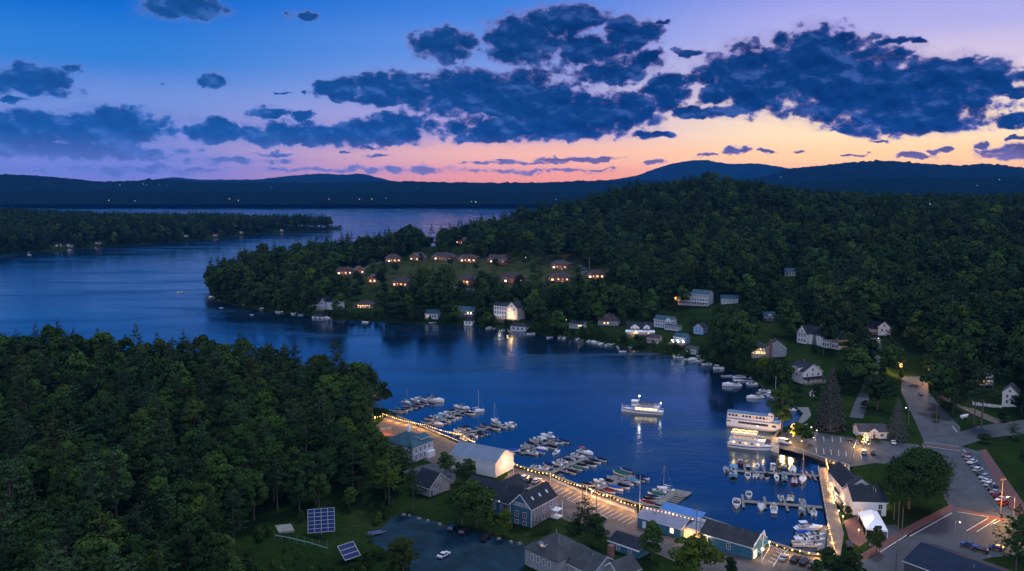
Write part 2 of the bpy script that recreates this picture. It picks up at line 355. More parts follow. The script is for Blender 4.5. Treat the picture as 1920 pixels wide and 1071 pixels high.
# clouds as fields of soft ellipses in direction space, broken by noise
CL=[(1500,135,210,66,1),(1410,150,115,62,1),(1530,95,80,50,1),(1660,175,230,62,1),(1785,150,120,46,1),(1690,222,150,34,1),(1860,160,80,26,1),(1690,80,50,9,.8),
 (832,86,62,32,1),(985,75,80,48,1),(1060,38,85,30,1),(1110,95,90,34,.9),(1180,62,55,34,.9),(1150,140,80,20,.9),(1215,110,40,30,.7),
 (640,168,46,22,1),(740,168,95,32,1),(880,175,140,46,1),(985,190,130,58,1),(1080,218,130,42,1),(1010,238,190,26,1),(1170,210,80,40,.9),(1252,172,48,36,1),(1330,210,75,14,.8),(1400,195,40,22,.8),
 (620,252,190,24,1),(740,238,75,28,1),(560,262,120,14,1),(400,244,56,24,1),(502,210,38,13,1),(568,217,22,11,1),(905,262,50,12,.9),
 (55,152,85,34,1),(145,130,24,10,.6),(30,188,30,9,.8),(400,155,28,15,1),(110,236,180,30,1),(215,240,110,38,1),(40,245,120,30,1),
 (110,284,260,20,.75),(400,300,200,10,.3),(340,14,78,26,1),(575,30,38,10,.8),
 (1890,287,56,14,1),(1715,291,32,6,.9),(1215,254,52,10,.9),(1380,282,24,9,.8),(1330,288,20,4,.6),(1895,226,55,16,1),(1770,282,22,7,.8),(1840,270,22,8,.7),
 (1090,298,90,6,.7),(960,305,120,5,.5),(1000,322,160,6,.45),(760,318,150,10,.4),(1230,303,18,7,.7),(250,318,260,12,.35),(600,318,160,7,.3),(700,290,40,5,.5),(520,288,60,5,.45),(530,178,14,4,.8),(572,172,12,5,.9),(310,155,9,3,.7),(252,207,8,4,.7),(1240,42,26,6,.7),(1292,98,26,10,.9),(1190,92,30,14,.8),(1603,290,22,3,.8),(1432,284,14,4,.8),(1497,284,12,3,.8),(1572,246,22,5,.8),(1650,264,18,4,.7),(1120,318,30,3,.7),(940,300,22,4,.7),(690,278,16,3,.7),(650,285,12,3,.7),(1900,180,30,8,.8),(1910,262,20,6,.8),(1300,308,10,3,.7)]
cb=N(wt,'ShaderNodeCombineXYZ'); L(wt,AZ,cb.inputs[0]); L(wt,EL,cb.inputs[1])
def wnoise(vec,scale,detail,rough,color=False):
    n=N(wt,'ShaderNodeTexNoise',noise_dimensions='2D',i_Scale=scale,i_Detail=detail,i_Roughness=rough); L(wt,vec,n.inputs['Vector'])
    return n.outputs[1 if color else 0]
c0=VM('MULTIPLY',cb.outputs[0],(1.25,1.94,1.0))
warp=VM('MULTIPLY',VM('SUBTRACT',wnoise(c0,0.55,3.0,0.55,True),(0.5,0.5,0.5)),(2.1,0.8,0.0))
cw=VM('ADD',cb.outputs[0],warp)
F=None
for x,y,rx,ry,k in CL:
    a,e=azel(x,y); a2,_=azel(x+rx,y); _,e2=azel(x,y-ry); ax,ay=abs(a2-a)*1.12,abs(e2-e)*1.10
    q=VM('MULTIPLY_ADD',cw,(1/ax,1/ay,0),(-a/ax,-e/ay,0))
    f=M('SUBTRACT',k*1.0,VM('DOT_PRODUCT',q,q,out=1))
    F=f if F is None else M('SMOOTH_MAX',F,f,0.25)
cv_=VM('ADD',c0,VM('MULTIPLY',VM('SUBTRACT',wnoise(c0,1.3,2.0,0.5,True),(0.5,0.5,0.5)),(0.75,0.75,0.0)))
def puff(c):
    v=N(wt,'ShaderNodeTexVoronoi',feature='SMOOTH_F1',voronoi_dimensions='2D',i_Scale=0.8,i_Detail=1.8,i_Roughness=0.5,i_Smoothness=0.3,normalize=True); L(wt,c,v.inputs['Vector']); return v.outputs['Distance']
V0=puff(cv_); V1=puff(VM('ADD',cv_,(0.12,0.42,0.0)))
B0=M('SUBTRACT',M('MULTIPLY',M('SUBTRACT',wnoise(c0,0.5,4.5,0.48),0.5),1.9),M('MULTIPLY',M('SUBTRACT',V0,0.33),2.3))
S0=wnoise(c0,0.36,2.5,0.5); S1=wnoise(VM('ADD',c0,(0.3,0.9,0.0)),0.36,2.5,0.5)
F=M('MAXIMUM',F,-1.5)
D=M('ADD',F,M('MULTIPLY',B0,0.66))
mask=smooth(D,0.0,0.38)
relief=M('ADD',M('MULTIPLY',M('SUBTRACT',S0,S1),3.6),M('MULTIPLY',M('SUBTRACT',V1,V0),1.9))
thick=smooth(D,0.0,0.62)
lft=smooth(AZ,10.0,-25.0)
core=mixc(wt,lft,sc(12,56,118),sc(24,80,150)); edge=mixc(wt,lft,sc(128,120,184),sc(88,122,198))
ccol=mixc(wt,thick,edge,core)
lit=mixc(wt,lft,sc(66,98,170),sc(66,112,190))
ccol=mixc(wt,M('MULTIPLY',smooth(relief,0.05,1.15),0.62),ccol,lit)
ccol=mixc(wt,M('MULTIPLY',smooth(relief,-0.05,-0.9),0.7),ccol,mixc(wt,lft,sc(4,40,98),sc(24,72,140)))
low=smooth(EL,3.6,0.4)
ccol=mixc(wt,M('MULTIPLY',low,0.75),ccol,mixc(wt,lft,sc(150,112,140),sc(104,112,172)))
comp=er([(-2,1.0),(-0.3,1.7),(1.5,1.66),(2.2,1.48),(3.5,1.31),(5.5,1.18),(10,1.08),(20,1.03),(90,1.0)])
clear=mixc(wt,1.0,sky,comp,'MULTIPLY')
veil=M('MULTIPLY',M('MULTIPLY',smooth(M('ADD',F,M('MULTIPLY',B0,0.35)),-0.55,0.45),smooth(EL,-0.6,1.0)),0.42)
sky2=mixc(wt,veil,sky,mixc(wt,0.45,edge,ccol))
cloudy=mixc(wt,1.0,mixc(wt,M('MULTIPLY',mask,smooth(EL,-0.6,0.4)),sky2,ccol),comp,'MULTIPLY')
near=M('MULTIPLY',smooth(EL,21.0,17.0),M('MULTIPLY',smooth(M('ABSOLUTE',AZ),58.0,50.0),smooth(EL,-2.0,-1.0)))
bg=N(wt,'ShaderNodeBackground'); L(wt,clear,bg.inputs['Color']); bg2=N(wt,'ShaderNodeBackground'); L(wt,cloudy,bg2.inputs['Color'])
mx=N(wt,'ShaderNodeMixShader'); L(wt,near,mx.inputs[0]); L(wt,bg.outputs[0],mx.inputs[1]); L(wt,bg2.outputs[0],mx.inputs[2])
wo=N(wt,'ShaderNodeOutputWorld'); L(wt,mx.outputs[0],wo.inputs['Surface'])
try: W.cycles.sampling_method='MANUAL'; W.cycles.sample_map_resolution=512
except Exception: pass
sd=bpy.data.lights.new('sun','SUN'); sun=bpy.data.objects.new('sun',sd); COL.objects.link(sun)
sd.energy=1.5; sd.angle=radians(12); sd.color=(0.88,0.94,1.0)
sun.rotation_euler=(radians(34),0,radians(155))   # weak soft light from high over the bright part of the sky
sun.location=(0,0,400)
def haze_mat(d):
    m=bpy.data.materials.new('haze'); m.use_nodes=True; nt=m.node_tree; nt.nodes.clear()
    v=N(nt,'ShaderNodeVolumePrincipled'); v.inputs['Color'].default_value=(0.03,0.26,0.80,1); v.inputs['Density'].default_value=d; v.inputs['Anisotropy'].default_value=0.0
    o=N(nt,'ShaderNodeOutputMaterial'); L(nt,v.outputs[0],o.inputs['Volume']); return m
hz=MB().box(-11400,-2900,-6,11400,16500,470).build('haze',haze_mat(3.0e-5)); tag(hz,kind='stuff')
# ------------------------------------------------------------------ render settings
scene.view_settings.view_transform='Standard'; scene.view_settings.look='None'; scene.view_settings.exposure=0.0; scene.view_settings.gamma=1.0
scene.render.engine='CYCLES'
cy=scene.cycles
cy.use_denoising=True; cy.max_bounces=5; cy.diffuse_bounces=2; cy.glossy_bounces=3; cy.transmission_bounces=2; cy.transparent_max_bounces=4; cy.volume_bounces=0
cy.sample_clamp_indirect=2.0; cy.sample_clamp_direct=0.0; cy.caustics_reflective=False; cy.caustics_refractive=False; cy.blur_glossy=0.5
try: cy.denoising_input_passes='RGB_ALBEDO_NORMAL'; cy.denoiser='OPENIMAGEDENOISE'
except Exception: pass
# ------------------------------------------------------------------ trees
def leafmat(name,c,var=0.35):
    m,nt,b=newmat(name)
    oi=N(nt,'ShaderNodeObjectInfo'); g=N(nt,'ShaderNodeNewGeometry')
    a=ramp(nt,oi.outputs['Random'],[(0.0,tuple(x*(1-var) for x in c)),(0.5,c),(1.0,(c[0]*1.25,c[1]*1.3,c[2]*1.05))])
    r=ramp(nt,g.outputs['Random Per Island'],[(0.0,0.78),(1.0,1.2)])
    L(nt,mixc(nt,1.0,a,r,'MULTIPLY'),b.inputs['Base Color']); b.inputs['Roughness'].default_value=0.75; b.inputs['Specular IOR Level'].default_value=0.0
    MAT[name]=m; return m
BARK=mat('bark',(0.10,0.08,0.065),0.95,0.4,3.0)
PALEBARK=mat('pale_bark',(0.30,0.29,0.26),0.9,0.4,3.0)
TINT={'dark green':leafmat('dark_leaves',(0.022,0.044,0.015)),'mid green':leafmat('mid_leaves',(0.036,0.068,0.018)),'yellow green':leafmat('yellow_leaves',(0.056,0.084,0.013)),
      'blue green':leafmat('blue_needles',(0.029,0.055,0.026)),'olive':leafmat('olive_leaves',(0.035,0.052,0.015)),'grey green':leafmat('grey_leaves',(0.070,0.082,0.078))}
def cards(pos, nrm, size, r, asp=0.8):
    """leaf clumps: small bent cards, each an island of its own"""
    n=len(pos); nrm=nrm/np.maximum(np.linalg.norm(nrm,axis=1,keepdims=True),1e-6)
    t=r.normal(0,1,(n,3)); u=np.cross(nrm,t); u/=np.maximum(np.linalg.norm(u,axis=1,keepdims=True),1e-6); w=np.cross(nrm,u)
    s=(size*r.uniform(0.6,1.35,n))[:,None]
    a=pos-u*s; b=pos+w*s*asp+nrm*s*0.18; c=pos+u*s; d=pos-w*s*asp+nrm*s*0.18
    v=np.stack([a,d,c,b],1)
    return np.concatenate([v,nrm[:,None,:]],1)
def card_mesh(name, q, m):
    """q: per clump four corners and the direction the foliage there faces (used as its shading normal, so crowns shade softly)"""
    n=len(q); v=q[:,:4].reshape(-1,3); nr=q[:,4]; me=bpy.data.meshes.new(name); me.vertices.add(4*n); me.vertices.foreach_set('co',v.astype(np.float32).ravel())
    me.loops.add(4*n); me.loops.foreach_set('vertex_index',np.arange(4*n)); me.polygons.add(n)
    me.polygons.foreach_set('loop_start',np.arange(0,4*n,4)); me.polygons.foreach_set('loop_total',np.full(n,4)); me.polygons.foreach_set('use_smooth',np.full(n,True)); me.materials.append(m); me.update()
    me.normals_split_custom_set(np.repeat(nr,4,axis=0).astype(np.float32).tolist()); return me
def faced(q, nrm, up=0.35):
    nn=nrm+np.array((0,0,up)); nn/=np.maximum(np.linalg.norm(nn,axis=1,keepdims=True),1e-6); q[:,4]=nn; return q
def broadleaf(seed, h=17.0, R=5.2, blobs=20, per=130, leaf=0.37, low=0.22, flat=1.0):
    r=np.random.default_rng(seed); V=[]; cen=[]; blobs=int(blobs*1.5); per=int(per*.92); lob=r.uniform(0.62,1.22,7); top=r.uniform(-.25,.25,2)*R
    for k in range(blobs):
        t=r.uniform(0,1); a=r.uniform(0,2*pi); z=h*(low+(1-low)*(0.12+0.82*t))
        env=R*sin(pi*min(1,0.18+0.80*t))**0.75*lob[int(a/(2*pi)*7)%7]
        rad=env*sqrt(r.uniform(0.12,1))*0.72; br=R*r.uniform(0.17,0.38)*(1.0-0.35*max(0,t-0.5))
        c=np.array((rad*cos(a)+top[0]*t,rad*sin(a)+top[1]*t,min(z,h-br*0.7))); cen.append((c,br))
        d=r.normal(0,1,(per,3)); d[:,2]=np.abs(d[:,2])*0.9-0.25; d/=np.linalg.norm(d,axis=1,keepdims=True)
        p=c+d*br*(r.uniform(0.72,1.06,per)[:,None])*np.array((1,1,0.8*flat))
        V.append(faced(cards(p,d+np.array((0,0,0.5))+r.normal(0,0.35,(per,3)),leaf,r),d*0.75+(p-np.array((0,0,h*.55)))/(R*1.6)*0.55))
    mb=MB(); mb.tube((0,0,-1.5),(0,0,h*0.5),0.34*h/17,0.2*h/17,7); mb.tube((0,0,h*0.5),(0.2,0.1,h*0.85),0.2*h/17,0.06,5)
    for c,br in cen[:9]:
        z0=h*low+0.25*(c[2]-h*low); mb.tube((0,0,max(z0,h*0.15)),tuple(c),0.12*h/17,0.04,4)
    return np.concatenate(V), mb
def pine(seed, h=22.0, R=4.2, start=0.35, levels=15, leaf=0.36, per=16, dense=1.0):
    """white pine: tiers of long upswept limbs carrying flat sprays, with gaps between"""
    r=np.random.default_rng(seed); V=[]; mb=MB(); mb.tube((0,0,-1.5),(0.1,0,h*0.97),0.30*h/22,0.05,7)
    for k in range(levels):
        t=(k+r.uniform(-.2,.2))/levels; z=h*(start+(0.97-start)*max(0,t))
        Lm=R*(1-t)**0.5*(0.55+0.45*min(1,t*5+0.35))+0.5
        for q in range(int(r.integers(4,7))):
            a=r.uniform(0,2*pi); Ln=Lm*r.uniform(0.55,1.15); up=r.uniform(0.02,0.30)+0.25*t
            e=np.array((cos(a)*Ln,sin(a)*Ln,z+Ln*up)); s=np.array((0,0,z))
            if q%2==0: mb.tube(tuple(s),tuple(e),0.07,0.02,3)
            n=max(4,int(per*Ln/R*1.5*dense)); f=r.uniform(0.25,1.05,n)[:,None]
            p=s+(e-s)*f+r.normal(0,1,(n,3))*np.array((0.45,0.45,0.16))*(0.5+Ln*0.16)
            V.append(faced(cards(p,np.array((0,0,1.0))+np.array((cos(a),sin(a),0))*0.3+r.normal(0,0.35,(n,3)),leaf*1.15,r,0.55),np.array((cos(a),sin(a),0))*f*0.9+np.array((0,0,.55))+r.normal(0,.12,(n,3))))
    d=r.normal(0,1,(24,3)); V.append(cards(np.array((0,0,h))+d*np.array((.35,.35,.8)),d+np.array((0,0,.5)),leaf*.8,r,.5))
    return np.concatenate(V), mb
def spruce(seed, h=24.0, R=4.4, leaf=0.34, n=2600, start=0.04):
    r=np.random.default_rng(seed); t=1-np.sqrt(r.uniform(0,1,n)); t=np.clip(t,0,1)
    lv=26; tq=(np.floor(t*lv)+r.uniform(0,0.55,n))/lv; a=r.uniform(0,2*pi,n)
    lobe=1+0.16*np.sin(a*7+np.floor(t*lv)*2.1); rad=R*(1-tq)**0.72*lobe*r.uniform(0.55,1.03,n)
    p=np.stack([rad*np.cos(a),rad*np.sin(a),h*(start+(1-start)*tq)-rad*0.22],-1)
    nr=np.stack([np.cos(a),np.sin(a),np.full(n,0.75)],-1)+r.normal(0,0.25,(n,3))
    mb=MB(); mb.tube((0,0,-1),(0,0,h*0.96),0.3,0.04,6)
    return faced(cards(p,nr,leaf,r,0.6),nr,0.1), mb
def bare(seed,h=13.0):
    r=np.random.default_rng(seed); mb=MB(); mb.tube((0,0,-1),(0,0,h*0.45),.22,.14,6); V=[]
    for k in range(26):
        a=r.uniform(0,2*pi); z=h*r.uniform(0.25,0.5); R=r.uniform(1.2,3.2); e=(cos(a)*R,sin(a)*R,h*r.uniform(0.75,1.0)); mb.tube((0,0,z),e,.07,.015,3)
        n=14; f=r.uniform(.55,1.05,n)[:,None]; p=np.array((0,0,z))+(np.array(e)-np.array((0,0,z)))*f+r.normal(0,.3,(n,3)); V.append(cards(p,r.normal(0,1,(n,3)),.2,r))
    return np.concatenate(V), mb
PROTO={}
def proto(kind, seed, tint, **kw):
    k=(kind,seed,tint)
    if k not in PROTO:
        bk=(kind,seed)
        if bk not in PROTO: PROTO[bk]={'broadleaf':broadleaf,'pine':pine,'spruce':spruce,'bare':bare}[kind](seed,**kw)
        v,mb=PROTO[bk]
        if (bk,'t') not in PROTO: PROTO[(bk,'t')]=mb.mesh('trunk',PALEBARK if kind=='bare' else BARK)
        PROTO[k]=(card_mesh('crown',v,TINT[tint]),PROTO[(bk,'t')])
    return PROTO[k]
BL=[(1,dict(h=17,R=6.4,blobs=26)),(2,dict(h=18,R=5.8,blobs=26)),(3,dict(h=16,R=7.0,blobs=32)),(4,dict(h=19,R=6.2,low=0.12,blobs=28))]
PN=[(11,dict(h=22,R=4.6)),(12,dict(h=24,R=4.0,start=0.28,levels=17)),(13,dict(h=20,R=5.2,levels=13)),(14,dict(h=25,R=4.4,start=0.45))]
TREES=[]
NAME={'broadleaf':'broadleaf_tree','pine':'pine_tree','spruce':'spruce_tree','bare':'bare_tree'}
def plant(x,y,kind,seed,tint,s,label,group=None,sz=None,rz=None,kw={},z=None,name=None,cat='tree'):
    cr,tr=proto(kind,seed,tint,**kw)
    o=thing(name or NAME[kind],label,cat,(x,y,HZ(x,y) if z is None else z),random.uniform(0,6.28) if rz is None else rz,group)
    o.scale=(s,s,sz or s)
    obj('trunk',tr,o); obj('crown',cr,o); return o
# places kept free of woods: photo regions that show open ground, converted to ground polygons
def GP(pts): return [tuple(P(x,y)[:2]) for x,y in pts]
OPEN=[GP(p) for p in (
 [(640,510),(700,494),(760,483),(960,484),(1080,493),(1140,507),(1135,530),(1060,545),(1000,556),(930,560),(800,556),(690,556),(660,530)],
 [(655,560),(720,575),(715,600),(640,598)],[(1175,600),(1250,612),(1245,640),(1170,646)],
 [(1440,645),(1500,640),(1560,660),(1520,690),(1460,690)],
 [(1500,765),(1590,725),(1625,740),(1690,705),(1650,640),(1662,636),(1735,700),(1760,790),(1960,790),(1960,1000),(1500,1000),(1480,800)],
 [(1815,745),(1960,745),(1960,800),(1760,800)],
 [(425,1100),(445,1052),(505,992),(560,972),(640,962),(700,955),(735,945),(735,905),(712,862),(690,856),(605,846),(600,832),(640,828),(690,838),(705,770),(745,775),(963,865),(1195,940),(1440,1010),(1600,1030),(1600,1300),(425,1300)])]
EXPOLY=[]   # building footprints etc, filled by p4
KEEP=[]     # (x0,y0,x1,y1,dist) photo windows onto buildings, filled by p4
def forest():
    cand=[]
    def scatter(x0,x1,y0,y1,sp,poly,pad):
        gx,gy=np.meshgrid(np.arange(x0,x1,sp),np.arange(y0,y1,sp)); gx=gx.ravel()+rng.uniform(-.46,.46,gx.size)*sp; gy=gy.ravel()+rng.uniform(-.46,.46,gy.size)*sp
        ok=np.abs(gx)<gy*0.68+90
        gx,gy=gx[ok],gy[ok]; ok=sdist(poly,gx,gy)>pad; gx,gy=gx[ok],gy[ok]
        for q in OPEN+EXPOLY:
            ok=~inpoly(q,gx,gy); gx,gy=gx[ok],gy[ok]
        return gx,gy
    A=scatter(-330,-20,137,525,9.2,LAND1,.5)
    B=scatter(-360,760,375,720,10.2,LAND1,1.0); B2=scatter(-360,900,720,975,11.0,LAND1,1.0)
    C=scatter(-360,1150,975,1590,11.5,LAND1,1.0)
    D=scatter(-1900,-480,1375,2875,10.5,LAND2,1)
    X=np.concatenate([A[0],B[0],B2[0],C[0],D[0]]); Y=np.concatenate([A[1],B[1],B2[1],C[1],D[1]]); Zg=HZv(X,Y)
    behind=(Y>1437)&(X>60)&(Zg<60)
    X,Y,Zg=X[~behind],Y[~behind],Zg[~behind]
    patch=np.sin(X*0.013+1.3)*np.cos(Y*0.013+0.4)+0.5*np.sin(X*0.04+Y*0.03)
    out=[]
    for x,y,z,pt in zip(X,Y,Zg,patch):
        u=random.random(); left2=x<-480 and y>1250
        con=u<(0.62 if left2 else (0.50 if pt>0.1 else 0.26) if y<537 else (0.55 if pt>0.1 else 0.28) if x>-50 else 0.25)
        kind='pine' if con else 'broadleaf'
        s=random.choice((random.uniform(0.62,0.95),random.uniform(0.85,1.12),random.uniform(1.0,1.38)))*(0.92 if y<537 and x<0 else 1.0)
        if random.random()<0.12: s*=0.6
        if con: s=min(s,1.12)
        s*=1.28 if y>720 else 1.25 if x>120 else 1.14
        h=(22 if con else 17.5)*s; R=(4.6 if con else 6.6)*s
        px,py,d=proj((x,y,z+h)); px0,py0,_=proj((x,y,z)); rr=R*FPX/d
        if px<-160 or px>2080: continue
        bad=False
        for a0,b0,a1,b1,dd in KEEP:
            if d<dd-3 and px+rr*0.8>a0 and px-rr*0.8<a1 and py<b1 and py0>b0: bad=True; break
        if bad: continue
        v=random.random()
        if con: tint='blue green' if v<0.62 else 'dark green' if v<0.92 else 'olive'
        else: tint='dark green' if v<0.34 else 'mid green' if v<0.78 else 'olive' if v<0.84 else 'yellow green' if v<0.875 else 'dark green'
        out.append((d,x,y,z,kind,s,tint,px,py,py0))
    out.sort()
    n={'pine':0,'broadleaf':0}; far=[]
    for d,x,y,z,kind,s,tint,px,py,py0 in out:
        if d<590 and n[kind]<(215 if kind=='pine' else 245) and -60<px<1980 and py<1130 and py0>0:
            n[kind]+=1
            seed,kw=random.choice(PN if kind=='pine' else BL)
            size='tall' if s>1.08 else 'small' if s<0.75 else 'middling'
            word={'pine':'pine','broadleaf':'broadleaf tree'}[kind]
            if x<0 and y<550:
                where='at the lake edge' if py<720 else 'deep in' if py<880 else 'at the front'
                where+=' of left wood, '+('by the border' if px<170 else 'left of bare tree' if px<400 else 'toward the marina')
                where=where.replace('deep in of','deep in')
                g='trees of the near left wood'
            else:
                where='on the harbour slope, '+('above the main road' if px>1640 else 'among the white houses'); g='trees of the harbour slope'
            lab='%s %s %s %s'%(size,tint,word,where)
            TREES.append(plant(x,y,kind,seed,tint,s,lab,lab,kw=kw,rz=random.uniform(0,6.28)))
        else: far.append((d,x,y,z,kind,s,tint))
    return far
def woodland(name, pts, lib):
    """the far woods: one point cloud drawing thousands of low-detail trees"""
    n=len(pts); me=bpy.data.meshes.new(name); me.vertices.add(n)
    me.vertices.foreach_set('co',np.array([(p[1],p[2],p[3]-0.3) for p in pts],np.float32).ravel())
    a=me.attributes.new('tree_index','INT','POINT'); a.data.foreach_set('value',np.array([p[-1] for p in pts],np.int32))
    a=me.attributes.new('tree_turn','FLOAT_VECTOR','POINT'); a.data.foreach_set('vector',np.array([(0,0,random.uniform(0,6.28)) for p in pts],np.float32).ravel())
    a=me.attributes.new('tree_size','FLOAT_VECTOR','POINT'); a.data.foreach_set('vector',np.array([(p[5],p[5],p[5]*random.uniform(.88,1.15)) for p in pts],np.float32).ravel())
    o=obj(name,me); tag(o,kind='stuff')
    g=bpy.data.node_groups.new(name,'GeometryNodeTree')
    g.interface.new_socket('Geometry',in_out='INPUT',socket_type='NodeSocketGeometry'); g.interface.new_socket('Geometry',in_out='OUTPUT',socket_type='NodeSocketGeometry')
    gi=g.nodes.new('NodeGroupInput'); go=g.nodes.new('NodeGroupOutput'); ip=g.nodes.new('GeometryNodeInstanceOnPoints'); ci=g.nodes.new('GeometryNodeCollectionInfo')
    ci.inputs['Collection'].default_value=lib; ci.inputs['Separate Children'].default_value=True; ci.inputs['Reset Children'].default_value=True
    ip.inputs['Pick Instance'].default_value=True
    def at(nm,t):
        k=g.nodes.new('GeometryNodeInputNamedAttribute'); k.data_type=t; k.inputs['Name'].default_value=nm; return k.outputs[0]
    g.links.new(gi.outputs[0],ip.inputs['Points']); g.links.new(ci.outputs[0],ip.inputs['Instance'])
    g.links.new(at('tree_index','INT'),ip.inputs['Instance Index']); g.links.new(at('tree_turn','FLOAT_VECTOR'),ip.inputs['Rotation']); g.links.new(at('tree_size','FLOAT_VECTOR'),ip.inputs['Scale'])
    g.links.new(ip.outputs[0],go.inputs[0])
    md=o.modifiers.new('woodland','NODES'); md.node_group=g
    return o
def make_lib():
    lib=bpy.data.collections.new('foliage_library'); idx={}; k=0
    for kind in ('broadleaf','pine'):
        for tint in (('dark green','mid green','olive','yellow green','grey green') if kind=='broadleaf' else ('blue green','dark green','olive')):
            for sd in range(3):
                if kind=='broadleaf': v,mb=broadleaf(100+sd,h=17+sd,R=6.8-0.3*sd,blobs=17,per=56,leaf=0.72)
                else: v,mb=pine(110+sd,h=21+1.5*sd,R=4.4,leaf=0.58,per=6,levels=13,start=0.3)
                me=card_mesh('wood_tree',v,TINT[tint])
                o=bpy.data.objects.new('t%03d'%k,me); lib.objects.link(o)
                idx.setdefault((kind,tint),[]).append(k); k+=1
    return lib,idx
def far_woods(far):
    lib,idx=make_lib()
    H=[];Lf=[]
    for p in far:
        q=(*p[:7],random.choice(idx[(p[4],p[6])]))
        (Lf if (p[1]<-480 and p[2]>1250) else H).append(q)
    woodland('hill_woods',H,lib); woodland('far_peninsula_woods',Lf,lib)
    print('woods',len(H),len(Lf),'trees',len(TREES))
# ------------------------------------------------------------------ surface materials
ASPH=mat('asphalt',(0.034,0.042,0.056),0.75,0.35,0.25,bump=0.1,patch=0.3)
ASPHB=mat('worn_asphalt',(0.090,0.078,0.074),0.85,0.35,0.2,bump=0.1,patch=0.3)
ASPHT=mat('new_asphalt',(0.006,0.030,0.048),0.75,0.4,0.2,bump=0.1,patch=0.35,spec=0.12)
GRAVEL=mat('gravel',(0.125,0.095,0.072),0.95,0.4,0.5,bump=0.3,patch=0.25)
SAND=mat('sand',(0.17,0.16,0.15),0.95,0.25,0.6)
BRICK=mat('brick_paving',(0.115,0.050,0.044),0.9,0.3,1.5)
PAINT=mat('road_paint',(0.70,0.70,0.68),0.7,0.35,2.0)
STONE=mat('stone',(0.24,0.23,0.21),0.9,0.45,0.9,bump=0.3)
PLANK=mat('deck_planks',(0.20,0.155,0.12),0.85,0.35,0.8,wave=('Y',1.6,0.45))
PLANKX=mat('dock_planks',(0.20,0.185,0.17),0.85,0.35,0.8,wave=('X',1.6,0.4))
WOOD=mat('weathered_wood',(0.15,0.12,0.095),0.9,0.35,2.0)
WHITE=mat('white_siding',(0.74,0.74,0.74),0.6,0.12,0.5,wave=('Z',2.2,0.22))
PINKW=mat('pale_pink_siding',(0.55,0.40,0.40),0.7,0.15,0.5,wave=('Z',2.2,0.22))
GREYW=mat('grey_siding',(0.27,0.28,0.31),0.8,0.2,0.5,wave=('Z',2.2,0.25))
PALEW=mat('pale_grey_siding',(0.50,0.53,0.58),0.7,0.15,0.5,wave=('Z',2.2,0.22))
BLUEW=mat('blue_siding',(0.045,0.13,0.21),0.75,0.2,0.5,wave=('Z',2.0,0.3))
TEALW=mat('teal_siding',(0.045,0.17,0.24),0.75,0.2,0.5,wave=('Z',2.0,0.3))
LBLUEW=mat('light_blue_siding',(0.25,0.42,0.60),0.7,0.2,0.5,wave=('Z',2.2,0.22))
LAVW=mat('lavender_shingle',(0.25,0.24,0.30),0.85,0.2,0.5,wave=('Z',1.7,0.3))
BROWNW=mat('brown_siding',(0.20,0.10,0.075),0.85,0.3,0.5,wave=('Z',2.0,0.3))
REDW=mat('red_siding',(0.22,0.06,0.04),0.8,0.25,0.6,wave=('Z',2.0,0.3))
DARKW=mat('dark_siding',(0.06,0.07,0.08),0.8,0.25,0.6,wave=('Z',2.0,0.3))
TRIM=mat('white_trim',(0.78,0.78,0.78),0.5,0.08,2.0)
def roofmat(n,c): return mat(n,c,0.85,0.35,0.35,wave=('Z',1.9,0.28),spec=0.25)
RNAVY=roofmat('navy_shingles',(0.016,0.023,0.036)); RGREY=roofmat('grey_shingles',(0.055,0.058,0.066)); RTEAL=roofmat('teal_roofing',(0.030,0.085,0.115))
RPURP=roofmat('brown_shingles',(0.060,0.046,0.050)); RCHAR=roofmat('charcoal_shingles',(0.035,0.038,0.045))
RMET=mat('grey_metal_roof',(0.16,0.20,0.26),0.45,0.15,0.3,metal=0.0,wave=('X',0.9,0.3)); RLAV=mat('pale_metal_roof',(0.20,0.20,0.26),0.5,0.15,0.3,wave=('X',0.6,0.15)); RBLUE=mat('blue_awning_cloth',(0.03,0.16,0.42),0.6,0.15,0.6)
BRICKW=mat('chimney_brick',(0.17,0.085,0.065),0.9,0.3,3.0)
CLOTH=mat('white_tent_cloth',(0.78,0.80,0.84),0.6,0.05,0.5)
GLASS=mat('window_glass',(0.02,0.025,0.035),0.12,0.3,0.5,spec=0.8)
METAL=mat('galvanised_metal',(0.35,0.36,0.38),0.45,0.2,1.0,metal=0.6)
BLACK=mat('black_rubber',(0.012,0.012,0.013),0.7,0.2,2.0)
LIT=litpane('lit_window',(1.0,0.50,0.16),3.4); LITW=litpane('bright_window',(1.0,0.66,0.32),4.5); LITD=litpane('dim_window',(1.0,0.55,0.22),0.9)
BULB=emit('bulb_glow',(1.0,0.52,0.16),7.0); BULBW=emit('white_lamp_glow',(1.0,0.84,0.70),12.0); ORANGE=emit('orange_lamp_glow',(1.0,0.38,0.05),5.0)
FLAT=1.5
